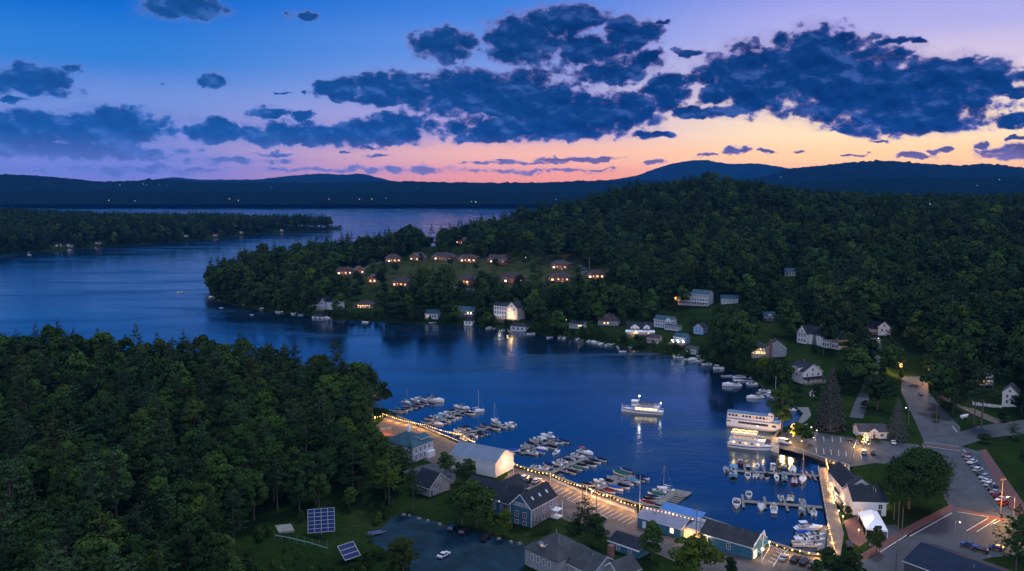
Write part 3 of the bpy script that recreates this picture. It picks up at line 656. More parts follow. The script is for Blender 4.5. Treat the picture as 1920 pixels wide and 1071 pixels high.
# ------------------------------------------------------------------ roads, lots, paving
def sheet(name, pix, m, k=1, kind='structure'):
    p=[PZ(x,y,FLAT) for x,y in pix]; z=FLAT+0.035+0.012*k
    mb=MB(); v=[(x,y,z) for x,y in p]
    tr=tessellate_polygon([[Vector((a,b,0)) for a,b in p]])
    mb.add(v,[tuple(t) for t in tr]); me=mb.mesh(name,m)
    bm=bmesh.new(); bm.from_mesh(me); bmesh.ops.recalc_face_normals(bm,faces=bm.faces)
    if bm.faces and sum(f.normal.z for f in bm.faces)<0: bmesh.ops.reverse_faces(bm,faces=bm.faces)
    bm.to_mesh(me); bm.free()
    return tag(obj(name,me),kind=kind)
def strip(name, pix, w, m, off=0.3):
    pts=[P(x,y) for x,y in pix]; q=[]
    for a,b in zip(pts,pts[1:]):
        n=max(1,int((b-a).length/3)); q+=[a.lerp(b,i/n) for i in range(n)]
    q.append(pts[-1]); mb=MB(); R=[]
    for i,p in enumerate(q):
        d=(q[min(i+1,len(q)-1)]-q[max(i-1,0)]).normalized(); s=Vector((-d.y,d.x,0)).normalized()
        row=[]
        for k in range(5):
            t=p+s*(w*(k/4-0.5)); row.append((t.x,t.y,max(HZ(t.x,t.y),HZ(p.x,p.y)-0.4)+off))
        R.append(row)
    mb.loft(R,caps=False); return tag(mb.build(name,m),kind='structure')
def line(mb, a, b, w=0.16, z=FLAT+0.085):
    A,B=Vector((*PZ(*a,FLAT),z)),Vector((*PZ(*b,FLAT),z)); d=(B-A).normalized(); s=Vector((-d.y,d.x,0))*w/2
    mb.add([A-s,B-s,B+s,A+s],[(0,1,2,3)])
sheet('gravel_lot',[(716,790),(728,776),(800,807),(890,845),(863,860),(856,888),(812,868),(725,840),(700,838),(702,800)],GRAVEL)
sheet('side_street',[(745,886),(814,867),(862,882),(850,908),(788,893)],ASPH,0)
sheet('promenade_lot',[(940,905),(963,877),(1030,894),(1100,921),(1193,950),(1198,985),(1230,1000),(1420,1046),(1441,1021),(1500,1040),(1575,1052),(1640,1047),(1600,1115),(1400,1115),(1240,1042),(1130,1003),(1035,965),(1030,930)],ASPHB,0)
sheet('promenade_kerb_path',[(1032,899),(1036,896),(1100,924),(1190,956),(1190,962),(1100,929)],STONE,2)
sheet('lower_parking_lot',[(690,1012),(742,966),(782,968),(862,992),(985,1020),(980,1100),(880,1120),(790,1090),(722,1032)],ASPHT)
sheet('harbour_lot',[(1448,837),(1466,812),(1500,806),(1560,815),(1605,823),(1665,827),(1722,834),(1740,866),(1702,876),(1642,868),(1592,876),(1540,861)],ASPH,0)
sheet('main_road',[(1690,706),(1735,706),(1745,740),(1775,775),(1800,800),(1803,838),(1842,848),(1893,955),(1935,978),(1935,1040),(1860,1045),(1800,1060),(1720,1090),(1580,1120),(1596,1064),(1645,1040),(1785,957),(1768,930),(1757,894),(1737,838),(1716,790),(1700,756),(1690,735)],ASPH)
sheet('side_road',[(1794,812),(1830,800),(1930,786),(1930,812),(1850,822),(1803,837)],ASPH,0)
sheet('beach',[(1494,764),(1506,775),(1494,794),(1512,798),(1524,786),(1516,764)],SAND)
sheet('brick_pavement',[(1836,845),(1848,842),(1926,953),(1947,984),(1932,990),(1894,954)],BRICK,2)
sheet('brick_pavement',[(1593,1052),(1640,1024),(1700,988),(1782,946),(1790,955),(1702,1003),(1647,1037),(1600,1060)],BRICK,2)
sheet('brick_crossing',[(1792,957),(1795,953),(1886,973),(1884,979)],BRICK,3)
sheet('brick_crossing',[(1853,971),(1866,974),(1830,998),(1813,996)],BRICK,3)
sheet('brick_crossing',[(1725,838),(1732,838),(1757,882),(1753,886)],BRICK,3)
sheet('dark_crossing',[(1727,834),(1730,831),(1798,840),(1800,843)],BRICK,3)
sheet('brick_patio',[(1582,977),(1606,968),(1627,1015),(1610,1026),(1592,1012)],BRICK,1)
sheet('tent_paving',[(1644,985),(1678,984),(1700,1000),(1690,1019),(1628,1024)],ASPH,0)
sheet('gravel_path',[(1755,742),(1770,735),(1830,768),(1880,790),(1870,796),(1820,775)],GRAVEL,0)
strip('upper_road',[(1605,785),(1622,740),(1638,695),(1645,655),(1641,632)],6,ASPH)
strip('meadow_drive',[(780,530),(815,531),(840,536),(880,545),(905,549)],7,ASPH)
strip('meadow_drive',[(1062,492),(1085,496),(1100,508),(1080,514)],6,ASPH)
strip('meadow_drive',[(655,515),(690,500),(715,492)],6,ASPH)
mb=MB()
for i in range(18):
    t=i/17; a=(1030+t*146,921+t*63); line(mb,a,(a[0]+17,a[1]-9.5))
line(mb,(1062,936),(1140,972))
for i in range(8): x=1512+i*16; line(mb,(x,816+i*1.0),(x+1,826+i))
for i in range(7): x=1530+i*14; line(mb,(x,840+i*1.6),(x+1,850+i*1.7))
for a,b in (((1600,842),(1609,820)),((1725,840),(1752,887)),((1733,838),(1760,883)),((1729,836),(1800,846)),((1731,829),(1798,838)),((1795,811),(1786,800)),((1806,843),(1814,852)),
   ((1795,960),(1855,970)),((1853,972),(1812,996)),((1868,974),(1831,998)),((1876,976),(1858,985)),((1700,1004),(1650,1036)),((1785,962),(1706,1006))): line(mb,a,b,0.22)
for i in range(5): line(mb,(1440+i*5,1052-i*6),(1452+i*5,1058-i*6))
for a,b in (((1430,1050),(1446,1022)),((1446,1022),(1466,1036)),((1466,1036),(1450,1062)),((1462,1048),(1478,1030))): line(mb,a,b)
tag(mb.build('road_markings',PAINT),kind='structure')
# ------------------------------------------------------------------ building kit
WINM={}
def winmesh(w,h,kind):
    k=(round(w,2),round(h,2),kind)
    if k not in WINM:
        f=MB(); t=0.11
        for a in ((-w/2-t,-0.07,-h/2-t,w/2+t,0.05,-h/2),(-w/2-t,-0.07,h/2,w/2+t,0.05,h/2+t),(-w/2-t,-0.07,-h/2,-w/2,0.05,h/2),(w/2,-0.07,-h/2,w/2+t,0.05,h/2),(-0.03,-0.05,-h/2,0.03,0.0,h/2),(-w/2,-0.05,-0.03,w/2,0.0,0.03)): f.box(*a)
        p=MB().add([(-w/2,-0.025,-h/2),(w/2,-0.025,-h/2),(w/2,-0.025,h/2),(-w/2,-0.025,h/2)],[(0,1,2,3)])
        WINM[k]=(f.mesh('window',TRIM),p.mesh('pane',{'d':GLASS,'l':LIT,'w':LITW,'m':LITD}[kind]))
    return WINM[k]
def win(o,blk,face,u,z,w=1.0,h=1.4,kind='d',out=0.0,name='window'):
    x0,y0,Lx,D=blk[:4]
    loc,rz={'f':((x0+u,y0-out,z),0.0),'l':((x0-out,y0+D-u,z),-pi/2),'r':((x0+Lx+out,y0+u,z),pi/2)}[face]
    fm,pm=winmesh(w,h,kind); f=obj(name,fm,o,loc,rz); obj('pane',pm,f); return f
def wrow(o,blk,face,n,z,w=1.0,h=1.4,lit='',pad=1.0):
    ln=blk[2] if face=='f' else blk[3]
    for i in range(n): win(o,blk,face,pad+(ln-2*pad)*(i+0.5)/n,z,w,h,lit[i] if i<len(lit) else 'd')
def roof_mesh(x0,y0,Lx,D,ze,zr,kind,m,o=0.45,t=0.22):
    mb=MB()
    if kind in('x','y'):
        a0,a1,b0,b1=(x0-o,x0+Lx+o,y0,y0+D) if kind=='x' else (y0-o,y0+D+o,x0,x0+Lx)
        bm_=(b0+b1)/2; sl=(zr-ze)/((b1-b0)/2); d=o*sl; e=0.06
        pr=[(b0-o,ze-d+e),(bm_,zr+e),(b1+o,ze-d+e),(b1+o,ze-d+e+t),(bm_,zr+e+t*1.1),(b0-o,ze-d+e+t)]
        f=(lambda a,b,z:(a,b,z)) if kind=='x' else (lambda a,b,z:(b,a,z))
        vs=[f(a0,b,z) for b,z in pr]+[f(a1,b,z) for b,z in pr]
        mb.add(vs,[(i,(i+1)%6,(i+1)%6+6,i+6) for i in range(6)]); mb.add([f(a,b,z) for a in (a0-.02,a1+.02) for b,z in pr],[(0,5,4,1),(1,4,3,2),(6,7,10,11),(7,8,9,10)],1); mb.add([f(a,b+s_*.015,z) for a in (a0,a1) for b,z,s_ in ((*pr[0],-1),(*pr[5],-1),(*pr[2],1),(*pr[3],1))],[(0,1,5,4),(2,3,7,6)],1)
    elif kind=='h':
        X0,X1,Y0,Y1=x0-o,x0+Lx+o,y0-o,y0+D+o; e=ze+0.02
        if Lx>=D: r0,r1=(x0+D/2,(Y0+Y1)/2),(x0+Lx-D/2,(Y0+Y1)/2)
        else: r0,r1=((X0+X1)/2,y0+Lx/2),((X0+X1)/2,y0+D-Lx/2)
        b=[(X0,Y0,e),(X1,Y0,e),(X1,Y1,e),(X0,Y1,e)]; tp=[(p[0],p[1],e+t) for p in b]
        vs=b+tp+[(*r0,zr),(*r1,zr)]
        fs=[(3,2,1,0)]+[(i,(i+1)%4,(i+1)%4+4,i+4) for i in range(4)]
        fs+=[(4,5,9,8),(5,6,9),(6,7,8,9),(7,4,8)] if Lx>=D else [(4,5,8),(5,6,9,8),(6,7,9),(7,4,8,9)]
        mb.add(vs,fs)
    else:
        mb.box(x0-o,y0-o,ze,x0+Lx+o,y0+D+o,ze+t)
    return mb.mesh('roof',[m,TRIM])
def block(o,x0,y0,Lx,D,ze,zr,kind,wm,rm,base=-2.5,over=0.45,wname='wall'):
    mb=MB()
    v=[(x0,y0,base),(x0+Lx,y0,base),(x0+Lx,y0+D,base),(x0,y0+D,base),(x0,y0,ze),(x0+Lx,y0,ze),(x0+Lx,y0+D,ze),(x0,y0+D,ze)]
    mb.add(v,[(0,1,5,4),(1,2,6,5),(2,3,7,6),(3,0,4,7)])
    if kind=='x': mb.add([v[4],v[7],(x0,y0+D/2,zr),v[5],v[6],(x0+Lx,y0+D/2,zr)],[(0,2,1),(3,4,5)])
    if kind=='y': mb.add([v[4],v[5],(x0+Lx/2,y0,zr),v[7],v[6],(x0+Lx/2,y0+D,zr)],[(0,1,2),(3,5,4)])
    mb.build(wname,wm,o); obj('roof',roof_mesh(x0,y0,Lx,D,ze,zr,kind,rm,over),o)
    if kind in 'xh' and Lx>9 and zr-ze>1.5:
        MB().tube((x0+Lx*.72,y0+D*.36,ze),(x0+Lx*.72,y0+D*.36,zr+.35),.1,n=6).build('vent_pipe',METAL,o)
    return (x0,y0,Lx,D,ze,zr)
def chimney(o,x,y,z0,z1,w=0.45,m=None):
    MB().box(x-w,y-w,z0,x+w,y+w,z1-0.25).box(x-w-0.1,y-w-0.1,z1-0.25,x+w+0.1,y+w+0.1,z1).build('chimney',m or BRICKW,o)
def door(o,blk,u,h=2.1,w=1.0,m=None,lit=None,z=0.0,face='f'):
    x0,y0=blk[0],blk[1]
    d=MB(); d.box(-w/2,-0.06,0,w/2,0.03,h,0); d.box(-w/2-0.1,-0.04,0,-w/2,0.03,h+0.1,1); d.box(w/2,-0.04,0,w/2+0.1,0.03,h+0.1,1); d.box(-w/2,-0.04,h,w/2,0.03,h+0.1,1)
    loc,rz={'f':((x0+u,y0,z),0.0),'r':((x0+blk[2],y0+u,z),pi/2),'l':((x0,y0+blk[3]-u,z),-pi/2)}[face]
    q=obj('door',d.mesh('door',[lit or m or DARKW,TRIM]),o,loc,rz)
    MB().ball((w*0.32,-0.1,h*0.47),0.06).build('handle',METAL,q)
def porch(o,x0,y0,Lx,D,z,rm,n=4,rail=True,deckz=0.4):
    MB().box(x0,y0,-1.5,x0+Lx,y0+D-0.02,deckz).build('porch_deck',WOOD,o)
    obj('porch_roof',MB().add([(x0-.3,y0-.3,z),(x0+Lx+.3,y0-.3,z),(x0+Lx+.3,y0+D-.03,z+0.8),(x0-.3,y0+D-.03,z+0.8),(x0-.3,y0-.3,z+.18),(x0+Lx+.3,y0-.3,z+.18),(x0+Lx+.3,y0+D-.03,z+0.98),(x0-.3,y0+D-.03,z+0.98)],[(3,2,1,0),(4,5,6,7),(0,1,5,4),(1,2,6,5),(2,3,7,6),(3,0,4,7)]).mesh('porch_roof',rm),o)
    for i in range(n):
        x=x0+0.15+(Lx-0.3)*i/(n-1); MB().box(x-.09,y0+.05,deckz,x+.09,y0+.23,z).build('porch_post',TRIM,o)
    if rail:
        r=MB().box(x0+.1,y0+.1,deckz+.85,x0+Lx-.1,y0+.18,deckz+.95)
        for i in range(int(Lx/0.5)): r.box(x0+.2+i*.5,y0+.12,deckz,x0+.26+i*.5,y0+.16,deckz+.85)
        r.build('railing',TRIM,o)
def dormer(o,xc,y,z,w,h,dp,wm,rm,kind='d',n=1):
    """gable dormer whose face stands at y, running dp back into the roof slope"""
    x0=xc-w/2; mb=MB(); zr=z+h+w*0.35
    mb.add([(x0,y,z),(x0+w,y,z),(x0+w,y,z+h),(xc,y,zr),(x0,y,z+h)],[(0,1,2,3,4)]); mb.add([(x0,y,z),(x0,y+dp,z),(x0,y+dp,z+h),(x0,y,z+h)],[(0,1,2,3)]); mb.add([(x0+w,y,z),(x0+w,y+dp,z),(x0+w,y+dp,z+h),(x0+w,y,z+h)],[(0,1,2,3)])
    d=mb.build('dormer',wm,o)
    obj('roof',roof_mesh(x0,y,w,dp,z+h,zr,'y',rm,0.25,0.15),d)
    for i in range(n): win(d,(x0,y,w,dp),'f',w*(i+0.5)/n,z+h*0.52,min(0.9,w/n*0.6),h*0.66,kind)
def lamp(o,loc,p,c=(1.0,0.6,0.28),r=0.25):
    l=bpy.data.lights.new('lamp','POINT'); l.energy=p; l.color=c; l.shadow_soft_size=r
    q=bpy.data.objects.new('lamp',l); COL.objects.link(q); q.location=loc
    if o is not None: q.parent=o
    return q
def site(name,label,cat,A,B,D,za=0.0,yoff=0.0,group=None,tall=10.0,keep=True,pad=1.5):
    """a building's origin at ground corner A, x along its front to B, y away from the camera"""
    if za: a=Vector((*PZ(*A,FLAT+za),0)); b=Vector((*PZ(*B,FLAT+za),0))
    else: a,b=P(*A),P(*B)
    d=b-a; d.z=0; Lx=d.length; d.normalize(); n=Vector((-d.y,d.x,0))
    a=a-n*yoff; c=a+d*Lx/2+n*D/2
    z=HZ(c.x,c.y) if not za else FLAT
    z=min(z,HZ(a.x,a.y)+1.2) if not za else z
    o=thing(name,label,cat,(a.x,a.y,z),atan2(d.y,d.x),group)
    q=[a-d*pad-n*pad*2,a+d*(Lx+pad)-n*pad*2,a+d*(Lx+pad)+n*(D+pad),a-d*pad+n*(D+pad)]
    EXPOLY.append([(v.x,v.y) for v in q])
    if keep:
        px=[proj((*(a+d*u+n*v)[:2],z+w)) for u in (0,Lx) for v in (0,D) for w in (0.8,tall)]
        f=[proj((*(a+d*u)[:2],z+w)) for u in (0,Lx) for w in (0.5,tall)]
        KEEP.append((min(p[0] for p in f),min(p[1] for p in px),max(p[0] for p in f),max(p[1] for p in f)-1,min(p[2] for p in px)))
    return o,Lx
# ------------------------------------------------------------------ harbour buildings
o,Lx=site('harbour_inn','pale grey three-storey building with blue hipped roof at the left end of the harbour','building',(773,869),(812,853),15,tall=11)
b=block(o,0,0,Lx,15,6.4,10.6,'h',PALEW,RTEAL)
wrow(o,b,'f',4,1.9,1.0,1.6); wrow(o,b,'f',4,4.7,1.0,1.6); wrow(o,b,'l',4,4.7,1.0,1.6); wrow(o,b,'l',4,1.9,1.0,1.6)
d=block(o,Lx-6.2,1.2,5.2,5,8.0,8.9,'x',PALEW,RTEAL,base=6.6,wname='dormer'); wrow(o,d,'f',3,7.35,0.9,1.0,pad=0.4)
MB().box(Lx/2-.5,6.6,9.6,Lx/2+.5,7.6,12.2).add([(Lx/2-.6,6.5,12.2),(Lx/2+.6,6.5,12.2),(Lx/2+.6,7.7,12.2),(Lx/2-.6,7.7,12.2),(Lx/2,7.1,14)],[(0,1,4),(1,2,4),(2,3,4),(3,0,4)]).build('cupola',TRIM,o)
MB().box(Lx-5,-1.6,0,Lx-.5,-.02,2.7).build('entry_porch',TRIM,o); MB().box(-.12,-.06,0,0.0,.02,6.4).box(Lx,-.06,0,Lx+.12,.02,6.4).box(0,-.06,3.2,Lx,-.003,3.4).build('trim',TRIM,o)
o,Lx=site('boathouse','big white gabled boathouse with grey metal roof at the water','boathouse',(929,896),(963,878),21,tall=10)
b=block(o,0,0,Lx,21,5.8,9.2,'y',WHITE,RMET)
MB().box(Lx-4.4,-.08,0,Lx-.7,.02,3.4).box(Lx-2.6,-.11,0,Lx-2.5,-.08,3.4).build('boat_door',TRIM,o); MB().box(Lx*.5-.2,-.25,3.9,Lx*.5+.2,-.02,4.2).build('wall_lamp',BULBW,o)
lamp(o,(Lx*.7,-4.5,4.6),420)
o,Lx=site('cottage','small slate grey gabled cottage among trees below the boathouse','house',(805,932),(844,918),9,tall=8)
b=block(o,0,0,Lx,9,3.2,7.4,'y',GREYW,RNAVY); wrow(o,b,'f',3,1.6,1.0,1.4); win(o,b,'f',Lx/2,4.7,1.0,1.2); door(o,b,1.2)
MB().box(-2.6,1,2.2,-.02,8.5,2.5).build('lean_to_roof',RNAVY,o)
o,Lx=site('blue_hall','large blue hall with lavender side wall and dark skylit roof','building',(957,979),(996,990),15,tall=10)
b=block(o,0,0,Lx,15,6.3,10.3,'y',BLUEW,RNAVY)
MB().box(Lx-.02,0,0,Lx+.05,15,6.25).build('side_cladding',LAVW,o)
wrow(o,b,'f',2,3.6,1.3,1.8); wrow(o,b,'f',2,0.9,1.3,1.2); wrow(o,b,'f',5,6.9,0.85,1.0,pad=.9)
for z in (4.6,1.7):
    for i in range(3): win(o,b,'r',2.6+i*4.6,z,1.1,1.9,out=.06)
for i in range(3):
    u=3.5+i*4.2; sl=(10.3-6.3)/(Lx/2); x=Lx-1.9; z=6.3+1.9*sl+.42
    MB().add([(x-.45,u-.4,z+.45*sl),(x+.45,u-.4,z-.45*sl),(x+.45,u+.4,z-.45*sl),(x-.45,u+.4,z+.45*sl)],[(0,1,2,3)]).build('skylight',PALEW,o)
w=block(o,-22,2,22.2,11.5,5.2,9.4,'x',BLUEW,RNAVY); wrow(o,w,'f',7,3.2,0.9,1.7); wrow(o,w,'l',2,3.4,1.1,1.5)
block(o,-15,8,9,11,5.2,9.0,'y',BLUEW,RNAVY)
MB().box(-.1,-.08,0,.08,.02,6.3).build('corner_trim',TRIM,o); MB().box(Lx-.08,-.08,0,Lx+.1,.02,6.3).build('corner_trim',TRIM,o)
MB().add([(0,-.5,6.1),(Lx/2,-.5,10.25),(Lx,-.5,6.1),(Lx,-.5,6.45),(Lx/2,-.5,10.65),(0,-.5,6.45)],[(0,1,4,5),(1,2,3,4)]).build('gable_trim',TRIM,o)
for i in range(3): MB().box(-9+i*1.5,1.5,5.3,-8.8+i*1.5,1.75,5.5).build('eave_light',emit('pale_glow',(.9,.92,1),2.0),o)
s=MB().box(Lx+.1,11,0,Lx+3,14.5,.3).box(Lx+.1,11,2.6,Lx+3,14.5,2.8)
for y in (11.1,14.3): s.box(Lx+2.8,y,0,Lx+2.95,y+.15,5.6)
s.build('balcony',TRIM,o)
o,Lx=site('grey_house','grey hip-roofed house with one small dormer beside the lower lot','house',(984,1027),(1045,1054),13,za=5.2,tall=10)
b=block(o,0,0,Lx,13,5.2,10.2,'h',GREYW,RGREY); wrow(o,b,'f',4,3.3,1.0,1.5,pad=2); wrow(o,b,'l',3,3.3,1.0,1.5)
dormer(o,Lx*.42,1.6,6.3,2.2,1.3,3.4,PALEW,RGREY,'m'); MB().tube((Lx*.5,6.5,9.5),(Lx*.5,6.5,11),.12).build('vent_pipe',METAL,o)
o,Lx=site('grey_bungalow','grey house with brick chimney at the bottom edge','house',(1052,1050),(1110,1078),11,za=4.0,tall=8)
b=block(o,0,0,Lx,11,4.0,7.6,'x',GREYW,RGREY); chimney(o,Lx-1.0,8.6,4,9.8,.7); wrow(o,b,'f',3,2.2,1.0,1.4)
c=block(o,Lx-1.5,5.5,7,8,3.8,6.6,'y',GREYW,RGREY,wname='wing'); MB().add([(Lx-1.5,5.02,3.5),(Lx+2,5.02,6.5),(Lx+5.5,5.02,3.5),(Lx+5.5,5.02,3.8),(Lx+2,5.02,6.95),(Lx-1.5,5.02,3.8)],[(0,1,4,5),(1,2,3,4)]).build('gable_trim',TRIM,o)
# long teal waterfront building
o,Lx=site('waterfront_shop','long low teal building with lit entrance beside the water','building',(1195,987),(1410,1050),9.5,tall=6)
x1,x2=Lx*.40,Lx*.575
b=block(o,0,0,x1,9.5,3.3,4.9,'x',TEALW,RLAV); e=block(o,x1,1.6,x2-x1,8,3.5,3.6,'f',PINKW,RLAV,over=.1,wname='entrance_wall'); c=block(o,x2,0,Lx-x2,9.5,3.9,6.6,'x',TEALW,RCHAR)
door(o,b,2.6,2.2,1.1,TRIM); win(o,b,'f',x1-3.2,1.9,1.2,1.6,'w')
for i in range(4): win(o,e,'f',1.0+i*(x2-x1-2)/3,1.5,1.25,2.6,'l')
win(o,c,'f',1.6,2.0,1.4,1.7,'l'); win(o,c,'f',(Lx-x2)*.55,2.1,1.1,1.7)
MB().box(x1-.3,-.2,3.15,x1+.0,.0,3.4).box(0,-.1,2.95,x1,-.003,3.2).box(x2,-.1,3.4,Lx,-.003,3.65).build('trim',TRIM,o)
MB().box(4,3,4.15,5.2,4.6,4.7).box(x1-5,4,4.5,x1-3.5,5,5.0).build('roof_vent',CHAR if 'CHAR' in globals() else DARKW,o)
MB().box(x1+1,8.2,3.75,x2-1,8.35,4.9).box(x2-1.1,2,3.75,x2-.95,8.3,4.9).build('roof_parapet',TRIM,o)
lamp(o,(x1+2.5,-.4,2.7),520,(1,.55,.2)); lamp(o,(x2-1.5,-.4,2.7),420,(1,.55,.2)); lamp(o,(x2+2.2,-1.0,2.9),160,(1,.6,.3))
p=MB(); p.tube((Lx,-.5,3.4),(Lx+1.6,4.5,8.2),.16,n=4).tube((Lx,9.8,3.4),(Lx+1.6,4.5,8.2),.16,n=4).tube((Lx,-.5,3.4),(Lx+3.2,-.5,3.4),.14,n=4).tube((Lx+3.2,-.5,0),(Lx+3.2,-.5,3.4),.14,n=4).tube((Lx+3.2,-.5,3.4),(Lx+1.6,4.5,8.2),.14,n=4)
p.build('porch_truss',TRIM,o); MB().ball((Lx+2.2,2.2,3.2),.42).build('porch_lamp',BULBW,o); lamp(o,(Lx+3.2,2.0,3.2),900,(1,.62,.3)); MB().box(Lx+.03,1,0,Lx+.08,3.2,2.4).build('porch_door',LITW,o)
TEALS=(o.location.copy(),o.rotation_euler.z,Lx,x1)
# blue awning on the water side
aw=thing('awning','long blue cloth awning on white posts behind the teal building','awning',o.location,o.rotation_euler.z)
MB().add([(2.4,10.2,3.7),(x1+1.5,10.2,3.7),(x1+1.5,14.2,4.6),(2.4,14.2,4.6),(2.4,10.2,3.85),(x1+1.5,10.2,3.85),(x1+1.5,14.2,4.75),(2.4,14.2,4.75)],[(3,2,1,0),(4,5,6,7),(0,1,5,4),(1,2,6,5),(2,3,7,6),(3,0,4,7)]).build('canopy',RBLUE,aw)
MB().box(2.4,10.05,3.2,x1+1.5,10.15,3.7).build('valance',TRIM,aw)
for i in range(7): MB().box(2.6+i*(x1-1.5)/6,10.25,-.2,2.75+i*(x1-1.5)/6,10.4,3.7).build('post',TRIM,aw)
MB().box(1,9.8,.9,x1+2,15,1.15).build('terrace',WOOD,aw)
o,Lx=site('shed','low dark-roofed shed below the teal building','shed',(1143,1013),(1198,1032),8,za=2.7,tall=5)
b=block(o,0,0,Lx,8,2.7,4.3,'x',TEALW,RNAVY); wrow(o,b,'f',2,1.3,1.0,1.0); door(o,b,2.0)
MB().box(-.5,-.55,2.35,Lx+.5,-.45,2.6).build('gutter',TRIM,o)
# white building by the boardwalk
o,Lx=site('boardwalk_restaurant','white building with dark roof between boardwalk and great oak','building',(1599,966),(1661,968),12,tall=9)
b=block(o,0,0,Lx,12,4.8,8.3,'x',WHITE,RNAVY); win(o,b,'f',Lx-1.9,3.2,1.3,1.6); door(o,b,Lx-2.2,2.1,1.3); win(o,b,'f',2.5,1.8,1.2,1.2,'m')
w=block(o,.4,12.2,7.4,19,5.0,8.4,'y',WHITE,RNAVY,wname='rear_wing'); win(o,w,'f',3.7,6.9,1.6,1.2)
w2=block(o,1.8,9.5,7.0,3.4,6.6,9.2,'y',WHITE,RCHAR,base=4,wname='cross_gable'); win(o,w2,'f',3.5,7.2,1.7,1.5); win(o,w2,'f',1.2,6.7,.7,1.1); win(o,w2,'f',5.8,6.7,.7,1.1)
MB().tube((Lx-2.6,3.5,6.5),(Lx-2.6,3.5,8.2),.16).build('vent_pipe',METAL,o)
MB().box(-.06,19,2.2,.0,29,2.6).build('sign_board',TRIM,o)
r=MB()
for i in range(12): r.box(-2.2,.6+i*2.0,0,-2.08,.72+i*2.0,3.2)
r.box(-2.25,.5,3.1,-2.05,23,3.3).box(-2.25,.5,1.5,-2.05,23,1.62); r.build('veranda_rail',TRIM,o); MB().box(-2.2,.5,.1,-.02,23,.45).build('veranda_deck',PLANK,o)
lamp(o,(-2.8,3,2.4),260); lamp(o,(-2.8,12,2.6),260); lamp(o,(Lx+1.6,9,2.4),1600,(1,.5,.14))
for y in (2.0,12.0): MB().ball((-2.4,y,2.9),.2).build('wall_lamp',BULB,o)
# marquee tent
q=[Vector((*PZ(x,y,FLAT+2.6),0)) for x,y in ((1624,991),(1665,995),(1646,960),(1609,960))]
c=sum(q,Vector())/4; te=thing('marquee_tent','white peaked marquee tent on the brick patio','tent',(c.x,c.y,FLAT))
EXPOLY.append([(v.x,v.y) for v in q]); q=[v-c for v in q]
r0=(q[0]+q[1])/2*.45; r1=(q[2]+q[3])/2*.45
cv=[(v.x,v.y,2.6) for v in q]+[(r0.x,r0.y,5.0),(r1.x,r1.y,5.0)]
MB().add(cv,[(0,1,4),(1,2,5,4),(2,3,5),(3,0,4,5)]).add([(v.x,v.y,2.6) for v in q]+[(v.x,v.y,2.1) for v in q],[(0,1,5,4),(1,2,6,5),(2,3,7,6),(3,0,4,7)]).build('canopy',CLOTH,te)
for v in q: MB().tube((v.x*.98,v.y*.98,0),(v.x*.98,v.y*.98,2.6),.07).build('pole',TRIM,te)
# visitor centre
o,Lx=site('visitor_centre','small white single-storey building with grey roof beside the harbour lot','building',(1611,822),(1663,823),8.5,tall=6)
b=block(o,0,0,Lx,8.5,2.9,5.4,'x',WHITE,RGREY); win(o,b,'f',2.2,1.6,1.2,1.2,'m'); win(o,b,'f',Lx-2.2,1.6,1.4,1.2); door(o,b,Lx*.54,2.1,1.1,BROWNW); dormer(o,Lx*.5,-1.0,2.7,3.0,.9,5,WHITE,RGREY)
for s in (-1.3,1.3): MB().box(Lx*.5+s-.1,-.98,0,Lx*.5+s+.1,-.8,2.7).build('porch_post',TRIM,o)
# navy roof bottom right
o,Lx=site('navy_roof_hall','large plain building with navy roof at the bottom right edge','building',(1729,1019),(1880,1072),18,za=8.0,yoff=9,tall=8)
b=block(o,0,0,Lx,18,5.0,8.0,'x',DARKW,roofmat('deep_navy_roof',(0.006,0.018,0.042))); wrow(o,b,'l',3,2.6,1.2,1.4)
# ------------------------------------------------------------------ houses round the bay
def house(lab,A,B,D,ze,zr,kind,wm,rm,rows=(),name='house',cat='house',group=None,tall=None,chim=None,dr=None):
    o,Lx=site(name,lab,cat,A,B,D,group=group,tall=tall or zr)
    b=block(o,0,0,Lx,D,ze,zr,kind,wm,rm)
    for r in rows: wrow(o,b,*r)
    if chim: chimney(o,Lx*chim[0],D*chim[1],ze,zr+chim[2],.45)
    if dr: door(o,b,Lx*dr)
    return o,Lx,b
o,Lx,b=house('white gabled house with wide porch left of the tall spruce',(1505,721),(1541,717),13,6.4,10.4,'y',WHITE,RNAVY,[('f',3,4.9,1.0,1.5),('l',4,4.4,1.0,1.4)],chim=(.5,.6,1.4))
win(o,b,'f',Lx/2,7.6,1.2,1.4); porch(o,-.3,-2.6,Lx+.6,2.6,2.7,RNAVY,5); door(o,b,Lx*.3)
d=block(o,-.8,3.5,4,5,8.2,9.0,'x',WHITE,RNAVY,base=5.5,over=.25,wname='dormer'); d=block(o,Lx-3.2,3.5,4,5,8.2,9.0,'x',WHITE,RNAVY,base=5.5,over=.25,wname='dormer'); wrow(o,d,'f',2,7.4,.8,.9,pad=.4)
house('tiny white garden shed below the gabled porch house',(1518,743),(1527,744),3,2,3.2,'y',WHITE,RGREY,name='garden_shed',cat='shed',dr=.5)
o,Lx=site('gabled_mansion','big half-timbered white mansion with three dark-trimmed gables','house',(1494,642),(1573,656),11,tall=12)
block(o,3,2,Lx-6,9.5,6.5,11.2,'x',WHITE,RNAVY)
